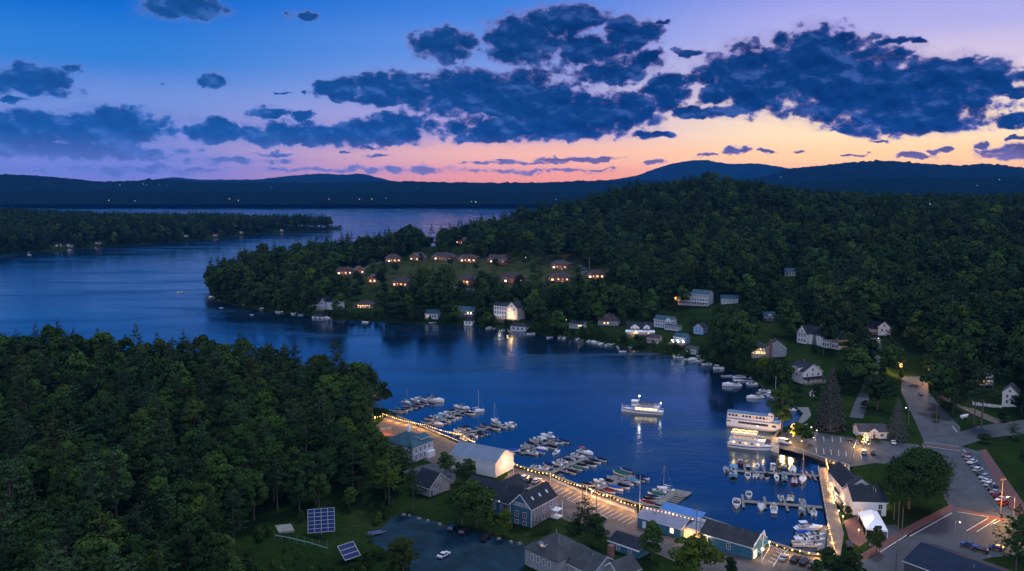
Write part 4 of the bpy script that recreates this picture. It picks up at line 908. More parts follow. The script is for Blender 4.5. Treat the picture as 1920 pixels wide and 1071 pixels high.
for x,w,zr in ((0,8.0,11.6),(Lx-13.5,6.5,11.0),(Lx-6.2,6.4,9.8)):
    b=block(o,x,0,w,9,6.3,zr,'y',WHITE,RNAVY,wname='gable_wall'); wrow(o,b,'f',3,1.9,1.2,1.9,pad=.5); wrow(o,b,'f',3,4.9,1.2,1.7,pad=.5); win(o,b,'f',w/2,8.0,1.0,1.2)
    t=MB(); t.box(x,-.07,6.1,x+w,-.004,6.45)
    for i in range(5): t.box(x+.6+i*(w-1.2)/4-.1,-.06,6.45,x+.6+i*(w-1.2)/4+.1,-.004,6.9+1.6*(1-abs(i-2)/2.2))
    t.build('timbering',RNAVY,o)
chimney(o,Lx-7.2,3,6,13.2,.6); chimney(o,Lx*.4,7,9,13)
o,Lx=site('grey_house','grey shingled house with brick chimney and glowing porch near the shore','house',(1437,671),(1474,669),11,tall=9)
b=block(o,0,0,Lx,11,5.2,9.4,'y',GREYW,RCHAR); wrow(o,b,'f',2,6.2,1,1.3); chimney(o,2.4,-.5,-1,10.6,.7); w=block(o,-9,1,9,9,4.8,8.4,'h',GREYW,RCHAR,wname='porch_wing'); wrow(o,w,'f',5,1.9,1.0,1.5,'lwlll',.4); wrow(o,w,'f',4,4.0,.9,.9,'lmlm',.6); wrow(o,w,'l',3,1.9,1.2,1.6,'lll')
lamp(o,(-5,-1.5,2.6),220)
o,Lx,b=house('white gabled house high on the slope by the upper road',(1646,629),(1669,629),9,4.6,8.2,'y',WHITE,RNAVY,[('f',2,2.6,1,1.7)]); win(o,b,'f',Lx/2,5.6,1,1.2); porch(o,-6,.5,6,6,2.9,RNAVY,3); block(o,-7,4,7,8,3.6,7.0,'x',WHITE,RNAVY,wname='side_wing')
o,Lx,b=house('white clapboard house behind the picket fence at the right edge',(1878,763),(1906,763),11,6.2,9.4,'y',WHITE,RGREY,[('f',2,1.8,1,1.6),('f',2,4.6,1,1.5)]); win(o,b,'f',Lx/2,7.2,1,1.2)
house('half-hidden white house behind the right-hand pines',(1838,724),(1862,724),8,5,8,'y',WHITE,RGREY,[('f',2,2,1,1.4,'lm')])
o,Lx,b=house('small cottage with teal roof and white dormer hidden in the trees',(1433,604),(1454,604),8,3.4,6.8,'x',DARKW,RTEAL,[('f',2,1.8,1,1.3)]); dormer(o,Lx*.5,.4,3.6,2.6,1.4,3.5,WHITE,RTEAL)
o,Lx=site('hillside_inn','long white three-storey inn with teal roof under the wooded hill','building',(1271,572),(1328,574),11,tall=12)
b=block(o,0,0,Lx*.44,10,7.0,9.4,'x',PALEW,RTEAL); c=block(o,Lx*.44,-.6,Lx*.56,11.5,9.2,12.2,'x',PALEW,RTEAL)
for k in (1.6,4.7): wrow(o,b,'f',6,k,1.1,1.7,pad=.5); wrow(o,c,'f',6,k,1.3,1.9,pad=.6)
wrow(o,c,'f',7,7.9,1.0,1.5,pad=.6); MB().box(0,-2,2.8,Lx,-.7,3.0).build('balcony',TRIM,o); MB().ball((-2.2,0,4.4),.8).build('gable_lamp',ORANGE,o); MB().box(-2.6,-.3,2.2,0,.3,6.2).build('lamp_bracket',BROWNW,o); lamp(o,(-2.4,-2,4.2),700,(1,.45,.1))
house('pale barn roof peeping out of the trees beyond the inn',(1352,571),(1384,568),8,3.5,6.2,'x',PALEW,RTEAL,[('f',3,1.8,1,1.3)],name='barn',cat='barn')
o,Lx,b=house('white shore cottage with twin gables and glowing veranda',(1176,632),(1224,629),9,4.4,9.0,'x',WHITE,RNAVY,[('f',4,2.2,1.1,1.6,'mlml')])
dormer(o,Lx*.3,.2,4.3,6.2,1.6,4.5,WHITE,RNAVY,'d',2); dormer(o,Lx*.76,.2,4.3,4.6,1.9,4.5,WHITE,RNAVY); porch(o,-1,-3.4,Lx+2,3.4,3.0,WHITE,7,deckz=1.0); lamp(o,(Lx*.35,-2.5,3.4),240,(1,.62,.4)); lamp(o,(Lx*.25,-4.5,.9),160,(1,.6,.3)); MB().box(Lx*.3-1,-3.3,2.3,Lx*.3+1,-3.2,2.6).build('porch_lamp',BULB,o)
o,Lx,b=house('white shore house with teal roof and long sun room',(1226,613),(1257,616),8,5.4,8.2,'x',PALEW,RTEAL,[('f',6,4.0,1.1,1.3),('f',6,1.6,1.1,1.3)]); dormer(o,Lx*.92,-1,4.6,4,1.8,5,WHITE,RTEAL); w=block(o,Lx-2,-5,12,5,3.0,3.4,'f',PALEW,RTEAL,wname='sun_room'); wrow(o,w,'f',7,1.6,1.1,1.4,pad=.4)
o,Lx,b=house('light blue lakeside cottage with crowded lit deck',(1263,646),(1284,648),7,4.6,6.8,'x',LBLUEW,RTEAL,[('f',2,3.4,1,1.3)])
MB().box(-1.5,-5.5,-1,Lx+1.5,-.02,.8).build('deck',WOOD,o)
for i in range(11): MB().ball((-1+i*(Lx+2)/10,-1.2-(i%4)*1.1,1.9+(i%3)*.5),.26).build('deck_light',BULBW,o)
lamp(o,(Lx*.5,-3,3),90,(1,.8,.7))
house('grey boathouse right of the crowded lit deck',(1286,664),(1305,665),6,2.6,4.2,'x',PALEW,RGREY,[('f',2,1.2,1.4,1.2)],name='boathouse',cat='boathouse')
house('blue gabled cottage roof behind the lit deck cottage',(1300,626),(1318,628),8,4,7,'y',LBLUEW,RNAVY,[('f',2,2.2,1,1.2)])
house('pink boat shed with dark roof below the twin-gabled cottage',(1213,643),(1235,645),6,2.7,4.8,'x',PINKW,RPURP,[('f',4,1.2,1.3,1.5)],name='boat_shed',cat='boathouse')
house('grey hip-roofed house with two glowing windows above the shore',(1121,610),(1159,611),10,3.8,8.2,'h',GREYW,RPURP,[('f',5,1.8,1.2,1.3,'dlldd')],chim=(.5,.5,.8))
house('low white cottage with one glowing end near the small docks',(1067,616),(1094,617),6,2.7,4.6,'x',PALEW,RNAVY,[('f',5,1.5,1.1,1.2,'dddww')])
o,Lx=site('lakeside_hotel','tall white hotel with lit gable end on the far shore','building',(926,598),(971,601),11,tall=14)
b=block(o,0,0,Lx*.55,10,10.2,12.6,'x',WHITE,RNAVY)
for k in (1.8,5.0,8.4): wrow(o,b,'f',5,k,1.3,1.9,pad=.4)
c=block(o,Lx*.55,-1,Lx*.45,12,9.4,14.0,'y',WHITE,RNAVY,wname='gable_wall'); wrow(o,c,'f',3,1.8,1.4,1.9,'lwl'); wrow(o,c,'f',3,5.0,1.4,1.9,'lwm'); wrow(o,c,'f',2,8.4,1.3,1.7,'ld'); win(o,c,'f',Lx*.225,11.2,1.2,1.2)
MB().box(2,-7,-2,Lx,-1.1,.5).build('terrace',WOOD,o); lamp(o,(Lx*.7,-4.5,4),420,(1,.6,.25)); lamp(o,(Lx*.35,-4,2.6),200,(1,.8,.6))
for i in range(3):
    x=4+i*2.6; u=tag(MB().tube((0,0,0),(0,0,2.6),.05).add([(1.5*cos(a*pi/3),1.5*sin(a*pi/3),2.3) for a in range(6)]+[(0,0,3.0)],[(a,(a+1)%6,6) for a in range(6)]).build('terrace_umbrella',CLOTH),'white umbrella open on the lit hotel terrace','umbrella','umbrellas on the hotel terrace')
    u.matrix_world=Matrix.Translation(o.location)@Matrix.Rotation(o.rotation_euler.z,4,'Z')@Matrix.Translation((x,-4.2,.5))
o,Lx,b=house('dark shore house with bright teal roof and one lit window',(855,597),(888,598),9,5.4,8.4,'x',DARKW,RTEAL,[('f',5,3.8,1.2,1.4,'dddww'),('f',5,1.4,1.1,1.5)]); MB().box(Lx*.5,-2.2,2.6,Lx,-.1,2.8).build('balcony',TRIM,o)
house('little white boathouse in front of the teal-roofed dark house',(870,610),(885,611),6,2.6,4.0,'h',WHITE,RNAVY,[('f',2,1.0,1.6,1.8)],name='boathouse',cat='boathouse')
o,Lx=site('white_villa','white villa with several gables on the far shore at left','house',(584,581),(618,582),11,tall=11)
block(o,1,2,Lx,9,6.6,10.4,'x',PALEW,RNAVY); b=block(o,0,0,7.6,9,6.8,10.8,'y',PALEW,RNAVY,wname='gable_wall'); c=block(o,9.2,.4,6,8,6.2,9.4,'y',PALEW,RNAVY,wname='gable_wall')
for q_,n in ((b,3),(c,2)): wrow(o,q_,'f',n,1.8,1.2,2.0,pad=.5); wrow(o,q_,'f',n,4.9,1.2,1.8,pad=.5)
w=block(o,Lx+3.5,3,5,7,7.2,10.6,'y',PALEW,RTEAL,wname='tower_wall'); wrow(o,w,'f',2,5.6,1,1.5,pad=.4); wrow(o,w,'f',2,2.2,1,1.5,pad=.4); porch(o,-.6,-2.4,16,2.4,2.9,PALEW,7)
house('hip-roofed white-posted boathouse below the gabled villa',(585,597),(606,598),8,2.9,5.4,'h',PALEW,RNAVY,[('f',2,1.0,2.6,2.2)],name='boathouse',cat='boathouse')
o,Lx,b=house('glowing red cottage with wraparound deck on the far shore',(668,577),(697,578),9,3.6,6.6,'h',REDW,RPURP,[('f',6,2.7,1.2,1.0,'wllwww'),('f',6,1.0,1.1,1.2,'mlmmdm')]); porch(o,-1.5,-2.8,Lx+3,2.8,3.2,RPURP,6,deckz=.2); lamp(o,(Lx*.4,-1.6,2.4),420,(1,.5,.2))
house('teal-roofed boathouse with white bays on the far shore',(797,598),(821,599),8,3.2,6.2,'x',PALEW,RTEAL,[('f',4,1.3,1.7,1.8,'mddd')],name='boathouse',cat='boathouse')
house('hipped grey boathouse below the lit hotel',(957,620),(985,622),8,2.9,5.2,'h',PALEW,RNAVY,[('f',3,1.1,2.2,1.9)],name='boathouse',cat='boathouse')
house('small house with blue-lit windows deep in the hillside trees',(1472,518),(1491,518),8,4,7,'x',PALEW,RTEAL,[('f',3,2.2,1,1.3)])
# brown lodges on the meadow
LOD=[((628,515),(661,517),'lllw','lowest left lodge, its deck glowing at the meadow corner'),((664,515),(685,516),'lw','narrow lodge beside the meadow corner lodge'),((733,536),(764,541),'wlll','tall-gabled lodge alone at the lower left of the meadow'),((722,493),(752,494),'llll','low lodge behind the spruces on the upper left meadow'),((768,488),(787,488),'dw','small lodge with one lit window above the meadow hedge'),
 ((808,489),(848,491),'llwl','long lodge, first of the upper row from the left'),((858,492),(893,494),'lwwl','second lodge of the upper row, lit and tall-chimneyed'),((914,493),(947,496),'lllw','third lodge of the upper row with bright corner deck'),((938,530),(982,533),'lldwl','long lodge alone in mid meadow, dark roof in front of road'),((1026,529),(1068,531),'lwlll','largest two-level lodge at the right of the meadow'),
 ((1031,503),(1064,505),'lldl','lodge tucked behind the largest two-level lodge'),((1098,522),(1134,525),'dwll','rightmost lodge beside the flagpole and dark wood'),((858,534),(887,536),'llld','dark square lodge below the upper row, half hidden by trees'),((690,531),(707,532),'lw','little lodge lost among trees left of the meadow'),((797,461),(814,462),'lll','tiny high lodge among trees above the upper row'),((855,457),(869,458),'lw','highest tiny lodge, single glow against the dark wood')]
def Lq(A,B): return abs(A[0]-B[0])/1.75
for A,B,lit,nm in LOD:
    o,Lx,b=house(nm,A,(B[0],B[1]+random.uniform(-2.2,2.2)),random.uniform(8,12),random.uniform(4.2,5.4),random.uniform(8.6,10.5),random.choice('hhxh') if Lq(A,B)>14 else 'y',BROWNW,RPURP,[('f',len(lit),2.4,random.uniform(1.3,2.1),random.uniform(1.3,1.9),''.join(c if random.random()<.72 else random.choice('md') for c in lit),.4)],name='lodge',cat='lodge',group='brown lodges on the meadow',chim=(.62,.6,.8))
    if Lx>14: wrow(o,b,'f',2,.1,1.6,1.3,'lm',3); c=block(o,Lx*.1,-1.2,Lx*.3,4,3.4,5.4,'y',BROWNW,RPURP,wname='bay_wall'); win(o,c,'f',Lx*.15,1.9,2.2,1.7,'w')
    MB().box(-.6,-2.6,.3,Lx+.6,-1.3,.5).build('deck',WOOD,o); lamp(o,(Lx*.5,-2.6,2.2),260,(1,.5,.18))
# far cottages
def far_cottage(px,py,label,w=8,lit=True,dist=None,grp=None):
    if dist is None: p=P(px,py)
    else:
        r=ray(px,py); t=dist/r[1]; p=Vector((r[0]*t,dist,CAMZ+r[2]*t))
    o=thing('far_cottage',label,'cottage',p,random.uniform(-.3,.3),grp)
    b=block(o,-w/2,0,w,w*.8,3.2,5.8,random.choice('xy'),GREYW,RNAVY,base=-6); win(o,b,'f',w*.35,1.8,1.6,1.6,'m' if lit else 'd'); win(o,b,'f',w*.7,1.8,1.4,1.4)
    x,y,d=proj(p); KEEP.append((x-4,y-7,x+4,y-1,d)); EXPOLY.append([(p.x-w,p.y-w*2.5),(p.x+w,p.y-w*2.5),(p.x+w,p.y+w),(p.x-w,p.y+w)])
for x,y,l in ((108,463,'white'),(129,463,'bright white gabled'),(182,458,'low pale'),(349,445,'pale two-storey'),(403,443,'white boat-side'),(452,438,'tiny lit'),(528,434,'small lone')):
    far_cottage(x,y,l+' cottage at the water edge of the far left peninsula',9 if y>440 else 8)
o=thing('church','white church with pointed steeple rising from the far right woods','church',(598,1231,HZ(598,1231)),.3)
block(o,0,0,10,20,8,13,'y',WHITE,RGREY); zc=112-24; MB().box(3,0,8,7,4,17).add([(2.7,-.3,17),(7.3,-.3,17),(7.3,4.3,17),(2.7,4.3,17),(5,2,26)],[(0,1,4),(1,2,4),(2,3,4),(3,0,4)]).build('steeple',TRIM,o)
KEEP.append((1716,372,1736,392,1231))
# ------------------------------------------------------------------ boats
GEL=mat('white_gelcoat',(0.72,0.73,0.75),0.3,0.08,0.5,spec=0.5); PAINTED=mat('painted_hull',(0.8,0.8,0.8),0.35,0.1,0.5,objcol=True); CANVAS=mat('boat_canvas',(0.8,0.8,0.8),0.9,0.25,0.8,objcol=True,spec=0.05)
INTER=mat('boat_interior',(0.30,0.29,0.28),0.7,0.4,1.5); SEAT=mat('vinyl_seat',(0.5,0.48,0.46),0.6,0.2,2.0); DKINT=mat('dark_interior',(0.04,0.04,0.05),0.8,0.3,1.5); ALU=mat('aluminium',(0.45,0.46,0.48),0.35,0.15,1.0,metal=0.7); NAVYP=mat('navy_stripe',(0.02,0.04,0.12),0.4,0.1,1.0)
def hull(L_,Wd,free,mb=None,mi=0,stern=0.85,tip=0.04,sheer=0.35,deck=True,zk=-0.35):
    mb=mb or MB(); R=[]
    for i in range(9):
        t=i/8; w=Wd/2*(stern+(1-stern)*min(1,t*2.5)) if t<0.45 else Wd/2*max(tip,(1-((t-0.45)/0.55)**2.2)); x=-L_/2+L_*t; z=free+sheer*t*t
        R.append([(x,-w,z),(x,-w*0.86,0.1),(x,0,zk*(1-t**4)),(x,w*0.86,0.1),(x,w,z)])
    mb.loft(R,mi,caps=True)
    if deck: mb.loft([[r[0],r[4]] for r in R],mi,caps=False)
    return mb,R
def engine(o,x,z=0.55): MB().box(x-.55,-.22,z-.7,x-.05,.22,z+.45).box(x-.4,-.1,-.5,x-.2,.1,z-.5).build('outboard_engine',BLACK,o)
def b_runabout():
    o=thing('motorboat','','boat'); mb,R=hull(6.6,2.4,.75); mb.build('hull',[PAINTED],o); 
    MB().prism([(-2.6,-.85),(.9,-.85),(1.3,0),(.9,.85),(-2.6,.85)],.80,.93).build('cockpit',DKINT,o)
    MB().loft([[(.7,-.98,.95),(1.35,-.5,.98),(1.5,0,1.0),(1.35,.5,.98),(.7,.98,.95)],[(.35,-.9,1.5),(.85,-.45,1.55),(1.0,0,1.57),(.85,.45,1.55),(.35,.9,1.5)]],caps=False).build('windshield',GLASS,o)
    for y in (-.48,.48): MB().box(-.45,y-.3,.93,.1,y+.3,1.2).box(-.6,y-.3,.93,-.45,y+.3,1.6).build('seat',SEAT,o)
    MB().box(-2.5,-.8,.93,-1.9,.8,1.3).build('bench',SEAT,o); MB().box(-3.3,-.95,.82,-2.6,.95,.9).build('swim_platform',TRIM,o); engine(o,-3.2); return o
def b_covered():
    o=thing('covered_motorboat','','boat'); mb,R=hull(6.4,2.4,.62,sheer=.28); mb.build('hull',GEL,o)
    C=[]
    for i,(x,w,h) in enumerate(((-3.05,.98,.74),(-2.2,1.06,1.02),(-.8,1.1,1.3),(.4,1.08,1.45),(1.3,.88,1.2),(2.3,.48,1.02),(2.85,.14,.98))): C.append([(x,-w*1.1,.60+.045*i),(x,-w*.75,.74+(h-.7)*.75),(x,0,h+.05),(x,w*.75,.74+(h-.7)*.75),(x,w*1.1,.60+.045*i)])
    MB().loft(C).build('cover',CANVAS,o); engine(o,-3.1); return o
def b_pontoon():
    o=thing('pontoon_boat','','boat')
    for y in (-.9,.9): MB().tube((-3.4,y,.1),(3.0,y,.1),.32,n=8).tube((3.0,y,.1),(3.6,y,.3),.32,.08,8).build('pontoon',ALU,o)
    MB().box(-3.4,-1.25,.45,3.4,1.25,.58).build('deck',INTER,o)
    r=MB()
    for a in ((-3.2,-1.2,3.2,-1.14),(-3.2,1.14,3.2,1.2),(3.14,-1.2,3.2,1.2),(-3.2,-1.2,-3.14,-.3)): r.box(a[0],a[1],.6,a[2],a[3],1.25)
    r.build('fence_panel',PAINTED,o)
    for a in ((-3.0,-1.0,-1.6,-.45),(1.2,-1.0,2.9,-.5),(1.2,.5,2.9,1.0)): MB().box(a[0],a[1],.58,a[2],a[3],1.05).build('seat',SEAT,o)
    MB().box(-.5,.3,.58,0,.9,1.4).build('console',TRIM,o)
    MB().loft([[(-2.6,-1.2,2.5),(-2.6,0,2.62),(-2.6,1.2,2.5)],[(.2,-1.2,2.5),(.2,0,2.68),(.2,1.2,2.5)]],caps=False).build('canopy',CANVAS,o)
    for x in (-2.5,.1):
        for y in (-1.17,1.17): MB().tube((x,y,1.2),(x,y,2.5),.03,n=4).build('canopy_pole',ALU,o)
    engine(o,-3.4); return o
def b_sail():
    o=thing('sailboat','','sailboat'); mb,R=hull(7.2,2.3,.85,stern=.6,sheer=.3); mb.build('hull',GEL,o)
    MB().loft([[(-.6,-.75,.95),(-.6,-.65,1.4),(-.6,.65,1.4),(-.6,.75,.95)],[(1.6,-.5,1.0),(1.5,-.42,1.35),(1.5,.42,1.35),(1.6,.5,1.0)]]).build('cabin',TRIM,o)
    MB().box(-2.7,-.65,.86,-.7,.65,.95).build('cockpit',DKINT,o); MB().tube((.9,0,1.2),(.9,0,10.2),.085,.06,5).build('mast',ALU,o)
    MB().tube((.9,0,2.1),(-2.3,0,2.0),.06,n=5).build('boom',ALU,o); MB().tube((.7,0,2.25),(-2.2,0,2.15),.2,.13,6).build('furled_sail',CANVAS,o)
    s=MB()
    for e in ((3.5,0,1.2),(-3.4,0,.95),(.8,-1.1,.95),(.8,1.1,.95)): s.tube((.9,0,10.1),e,.018,n=3)
    s.build('rigging',ALU,o); return o
def b_cruiser():
    o=thing('cabin_cruiser','','boat'); mb,R=hull(9.0,3.0,1.0,sheer=.5); mb.build('hull',GEL,o)
    MB().loft([[(-.4,-1.15,1.15),(-.4,-1.0,1.75),(-.4,1.0,1.75),(-.4,1.15,1.15)],[(1.8,-.95,1.25),(1.3,-.8,1.75),(1.3,.8,1.75),(1.8,.95,1.25)],[(3.6,-.3,1.5),(3.2,-.25,1.6),(3.2,.25,1.6),(3.6,.3,1.5)]]).build('cabin',TRIM,o)
    MB().loft([[(-.3,-1.05,1.76),(1.0,-.6,1.78),(1.2,0,1.8),(1.0,.6,1.78),(-.3,1.05,1.76)],[(-.8,-.95,2.4),(.3,-.5,2.45),(.5,0,2.47),(.3,.5,2.45),(-.8,.95,2.4)]],caps=False).build('windshield',GLASS,o)
    MB().prism([(-3.8,-1.1),(-.5,-1.1),(-.5,1.1),(-3.8,1.1)],1.02,1.12).build('cockpit',INTER,o)
    a=MB(); a.tube((-1.2,-1.2,1.1),(-1.8,-1.0,3.0),.07,n=4).tube((-1.2,1.2,1.1),(-1.8,1.0,3.0),.07,n=4).tube((-1.8,-1.0,3.0),(-1.8,1.0,3.0),.07,n=4); a.build('radar_arch',TRIM,o)
    MB().loft([[(-3.6,-1.15,2.75),(-3.6,0,2.85),(-3.6,1.15,2.75)],[(-.9,-1.1,2.9),(-.9,0,3.02),(-.9,1.1,2.9)]],caps=False).build('bimini',CANVAS,o)
    MB().box(-3.7,-1,1.12,-3.0,1,1.5).build('bench',SEAT,o); MB().box(-5.2,-1.2,.4,-4.5,1.2,.5).build('swim_platform',TRIM,o); return o
def b_skiff():
    o=thing('open_skiff','','boat'); mb,R=hull(5.0,1.9,.6,deck=False); mb.build('hull',PAINTED,o)
    MB().prism([(-2.3,-.72),(.8,-.72),(1.9,0),(.8,.72),(-2.3,.72)],.12,.18).build('floor',DKINT,o)
    for x in (-1.6,-.3,.9): MB().box(x,-.78,.42,x+.3,.78,.5).build('thwart',SEAT,o)
    MB().tube((-2.4,-.85,.62),(1.0,-.9,.75),.05,n=4).tube((-2.4,.85,.62),(1.0,.9,.75),.05,n=4).build('gunwale',TRIM,o); engine(o,-2.4,.5); return o
BK={}
def boat_proto(k):
    if k not in BK: BK[k]={'m':b_runabout,'c':b_covered,'p':b_pontoon,'s':b_sail,'k':b_cruiser,'o':b_skiff}[k]()
    return BK[k]
CC={'navy':(.015,.03,.10),'black':(.012,.012,.016),'green':(.02,.13,.09),'blue':(.03,.10,.42),'light blue':(.10,.30,.48),'maroon':(.16,.02,.035),'red':(.35,.03,.03),'white':(.75,.75,.77),'grey':(.22,.23,.26),'tan':(.32,.26,.18)}
KN={'m':'open motorboat','c':'covered motorboat','p':'pontoon boat','s':'sailboat','k':'cabin cruiser','o':'open skiff'}
NBOAT=0
def boat(k,px,py,yaw,col,label,group,s=1.0,z=0.0):
    global NBOAT
    p=boat_proto(k); x,y=PZ(px,py,0.5)
    o=p if p.name not in USED else copy_tree(p)
    if o is p: USED.add(p.name)
    o.location=(x,y,z); o.rotation_euler=(0,random.uniform(-.02,.02),yaw); o.scale=(s,s,s)
    tag(o,label,'sailboat' if k=='s' else 'boat',group); NBOAT+=1
    c=CC[col]; q=random.uniform(.8,1.2); c=tuple(min(1,v*q) for v in c)
    for ob in BOATKIDS(o):
        st=ob.name.split('.')[0]
        if st in('cover','canopy','furled_sail','bimini'): ob.color=(*c,1)
        elif st in('hull','fence_panel') : ob.color=(*((.8,.8,.8) if k in 'm' and random.random()<.55 else c),1)
    return o
USED=set()
def BOATKIDS(o): return LASTKIDS.get(o.name) or kids(o)
LASTKIDS={}
def copy_tree(o, parent=None):
    c=o.copy(); COL.objects.link(c)
    if parent is not None: c.parent=parent
    l=[]
    for ch in (KIDS[o.name] if o.name in KIDS else KIDS.setdefault(o.name,kids(o))): l.append(copy_tree(ch,c))
    LASTKIDS[c.name]=l
    return c
def dock(label,A,B,w=2.0,z=0.55,fingers=(),end=None,m=None,piles=True,cat='dock',name='dock'):
    a=Vector((*PZ(*A,z),0)); b=Vector((*PZ(*B,z),0)); d=(b-a); Ln=d.length; d.normalize()
    o=thing(name,label,cat,(a.x,a.y,0),atan2(d.y,d.x)); m=m or PLANKX
    MB().box(0,-w/2,z-.28,Ln,w/2,z).build('deck',m,o)
    for u,side,fl in fingers: MB().box(u*Ln-.45,(w/2 if side>0 else -w/2-fl),z-.25,u*Ln+.45,(w/2+fl if side>0 else -w/2),z-.02).build('finger',m,o)
    if end: MB().box(Ln,-end[1],z-.28,Ln+end[0],w/2,z-.004).build('end_platform',m,o)
    if piles:
        for i in range(max(2,int(Ln/5))):
            x=Ln*i/(max(2,int(Ln/5))-1) if Ln>6 else i*Ln; MB().tube((x,-w/2-.14,-2),(x,-w/2-.14,z+.9),.14,n=6).build('piling',WOOD,o)
    return a,d,Vector((-d.y,d.x,0)),Ln
ORD=['innermost','second','third','fourth','fifth','sixth','seventh','eighth','ninth','tenth','eleventh','twelfth']
def marina(dname,A,B,lakeside,nearside,sz=1.0,w=1.7,end=None,rows=('lake side','shore side')):
    fg=[(i/6+.08,s,4.2) for i in range(6) for s in (1,-1)] if w>1 else []
    a,d,n,Ln=dock('weathered plank dock, the '+dname,A,B,w,fingers=fg,end=end)
    for row,side in ((lakeside,rows[0]),(nearside,rows[1])):
        for i,e in enumerate(row):
            k,px,py,col=e[:4]; s=(e[4] if len(e)>4 else 1.0)*sz
            yaw=atan2(n.y,n.x)+(0 if random.random()<.5 else pi)+random.uniform(-.06,.06)
            lab='%s %s, %s from shore on the %s, %s'%({'white':'all-white','navy':'navy blue'}.get(col,col),KN[k],ORD[min(i,11)],side,dname)
            boat(k,px,py,yaw,col,lab,'boats moored along the marina docks',s*.84)
D1='leftmost marina dock'; D2='second marina dock'; D3='third marina dock'; D4='boathouse dock'; D5='red-topped cruiser dock'; D6='blue-covers dock'; D7='square-ended dock'
marina(D1,(738,773),(808,751),[('s',762,754,'white'),('k',777,750,'white',.8),('m',789,747,'white'),('c',800,748,'navy')],[('c',748,772,'grey'),('c',757,769,'navy'),('c',766,766,'black'),('c',776,763,'navy'),('c',786,760,'black'),('c',796,757,'navy')])
boat('k',816,751,-.35,'black','large cabin cruiser under black canvas at the tip of the leftmost dock','boats moored along the marina docks',1.15)
marina(D2,(797,796),(874,769),[('c',806,785,'navy'),('m',814,782,'white'),('c',822,780,'light blue'),('k',831,777,'white',.8),('c',840,773,'grey'),('c',848,770,'black'),('k',861,763,'navy',.9),('k',872,764,'white',.8)],[('c',823,794,'white'),('c',830,792,'navy'),('m',837,790,'white'),('c',846,786,'black'),('m',852,783,'white'),('c',858,781,'black'),('c',882,775,'black',1.2)])
boat('s',894,771,.3,'white','white sailboat moored off the tip of the second dock','boats moored along the marina docks',1.1)
marina(D3,(850,816),(940,797),[('m',857,808,'white'),('c',867,803,'navy'),('c',876,801,'black'),('c',908,797,'navy'),('s',929,790,'white',1.15)],[('p',872,822,'grey'),('c',882,819,'navy'),('m',890,817,'white'),('c',899,814,'black'),('c',910,811,'navy'),('c',931,803,'black',1.2),('m',944,800,'white',1.1),('k',954,797,'white',.9),('m',963,795,'white')])
marina(D4,(979,851),(1040,824),[('c',985,837,'grey'),('c',993,832,'black'),('c',1002,826,'grey'),('m',1009,823,'white'),('c',1016,821,'white'),('k',1026,817,'white',.9)],[('m',998,849,'white',1.1),('c',1013,847,'blue'),('c',1017,841,'white'),('c',1024,837,'navy'),('c',1033,838,'black',1.1),('m',1036,831,'tan'),('c',1047,829,'navy'),('c',1057,827,'navy',1.15)])
boat('s',1044,848,1.0,'white','lone small sailboat with dark mast drifting off the boathouse dock','boats moored along the marina docks',.8)
boat('c',962,845,.3,'blue','blue-covered runabout at the water corner of the boathouse','boats moored along the marina docks')
marina(D5,(1028,888),(1100,858),[('m',1006,877,'white'),('m',1019,877,'light blue'),('c',1028,871,'navy'),('m',1045,870,'white'),('m',1055,866,'white'),('c',1063,862,'black'),('c',1070,859,'grey'),('m',1084,855,'white',1.2),('k',1098,848,'red',1.0)],[('p',1049,895,'black',.9),('c',1071,884,'black'),('c',1082,878,'green'),('c',1093,873,'black'),('c',1108,871,'black'),('c',1117,865,'black'),('c',1127,861,'navy',1.15)],w=2.3)
marina(D6,(1120,917),(1186,891),[('c',1103,908,'black'),('m',1114,909,'white'),('k',1123,903,'white',.75),('c',1138,901,'black'),('c',1149,896,'grey'),('c',1162,887,'green',1.25),('c',1175,881,'navy',1.1)],[('c',1143,921,'maroon'),('c',1155,915,'blue',1.25),('c',1170,912,'black'),('c',1177,906,'grey'),('c',1188,901,'light blue',1.1),('c',1205,895,'navy',1.2),('c',1199,898,'navy')],w=2.3)
marina(D7,(1234,945),(1259,925),[('c',1214,942,'maroon',1.1),('c',1219,936,'black'),('c',1225,931,'navy'),('c',1230,926,'green',1.15),('m',1236,921,'white')],[('s',1248,917,'white',1.1)],w=3.0,end=(5,6))
boat('o',1262,950,-.3,'white','small white dinghy at the corner of the blue awning','boats moored along the marina docks',.9)
# right-hand marina
def rm(dn,lst,rown):
    for i,(k,px,py,col,*s) in enumerate(lst):
        boat(k,px,py,atan2(PZ(px,py)[1],PZ(px,py)[0])+(0 if random.random()<.4 else pi)+random.uniform(-.08,.08),col,'%s %s, %s from open water on the %s %s'%({'white':'all-white','navy':'navy blue'}.get(col,col),KN[k],(['first']+ORD[1:])[i],rown,dn),'boats in the right-hand marina',s[0] if s else 1.0)
dock('upper dock of the right-hand marina, crowded with sailboats',(1372,882),(1536,892),2.0,fingers=[(i/9+.05,1,4.5) for i in range(9)]+[(i/9+.05,-1,4.5) for i in range(9)])
rm('upper dock, right marina',[('o',1361,880,'white',1.1),('m',1389,868,'maroon'),('m',1402,872,'black'),('s',1420,873,'white',.8),('p',1449,878,'white',.8),('m',1469,879,'black'),('c',1487,880,'white',1.1)],'far side,')
rm('upper dock, right marina',[('p',1375,888,'light blue',1.25),('m',1402,893,'black'),('m',1417,891,'white',.9),('o',1427,893,'white'),('c',1438,893,'black'),('s',1456,895,'white',.8),('p',1471,896,'light blue',.85),('m',1490,901,'maroon',1.15),('s',1505,900,'tan',1.2)],'near side,')
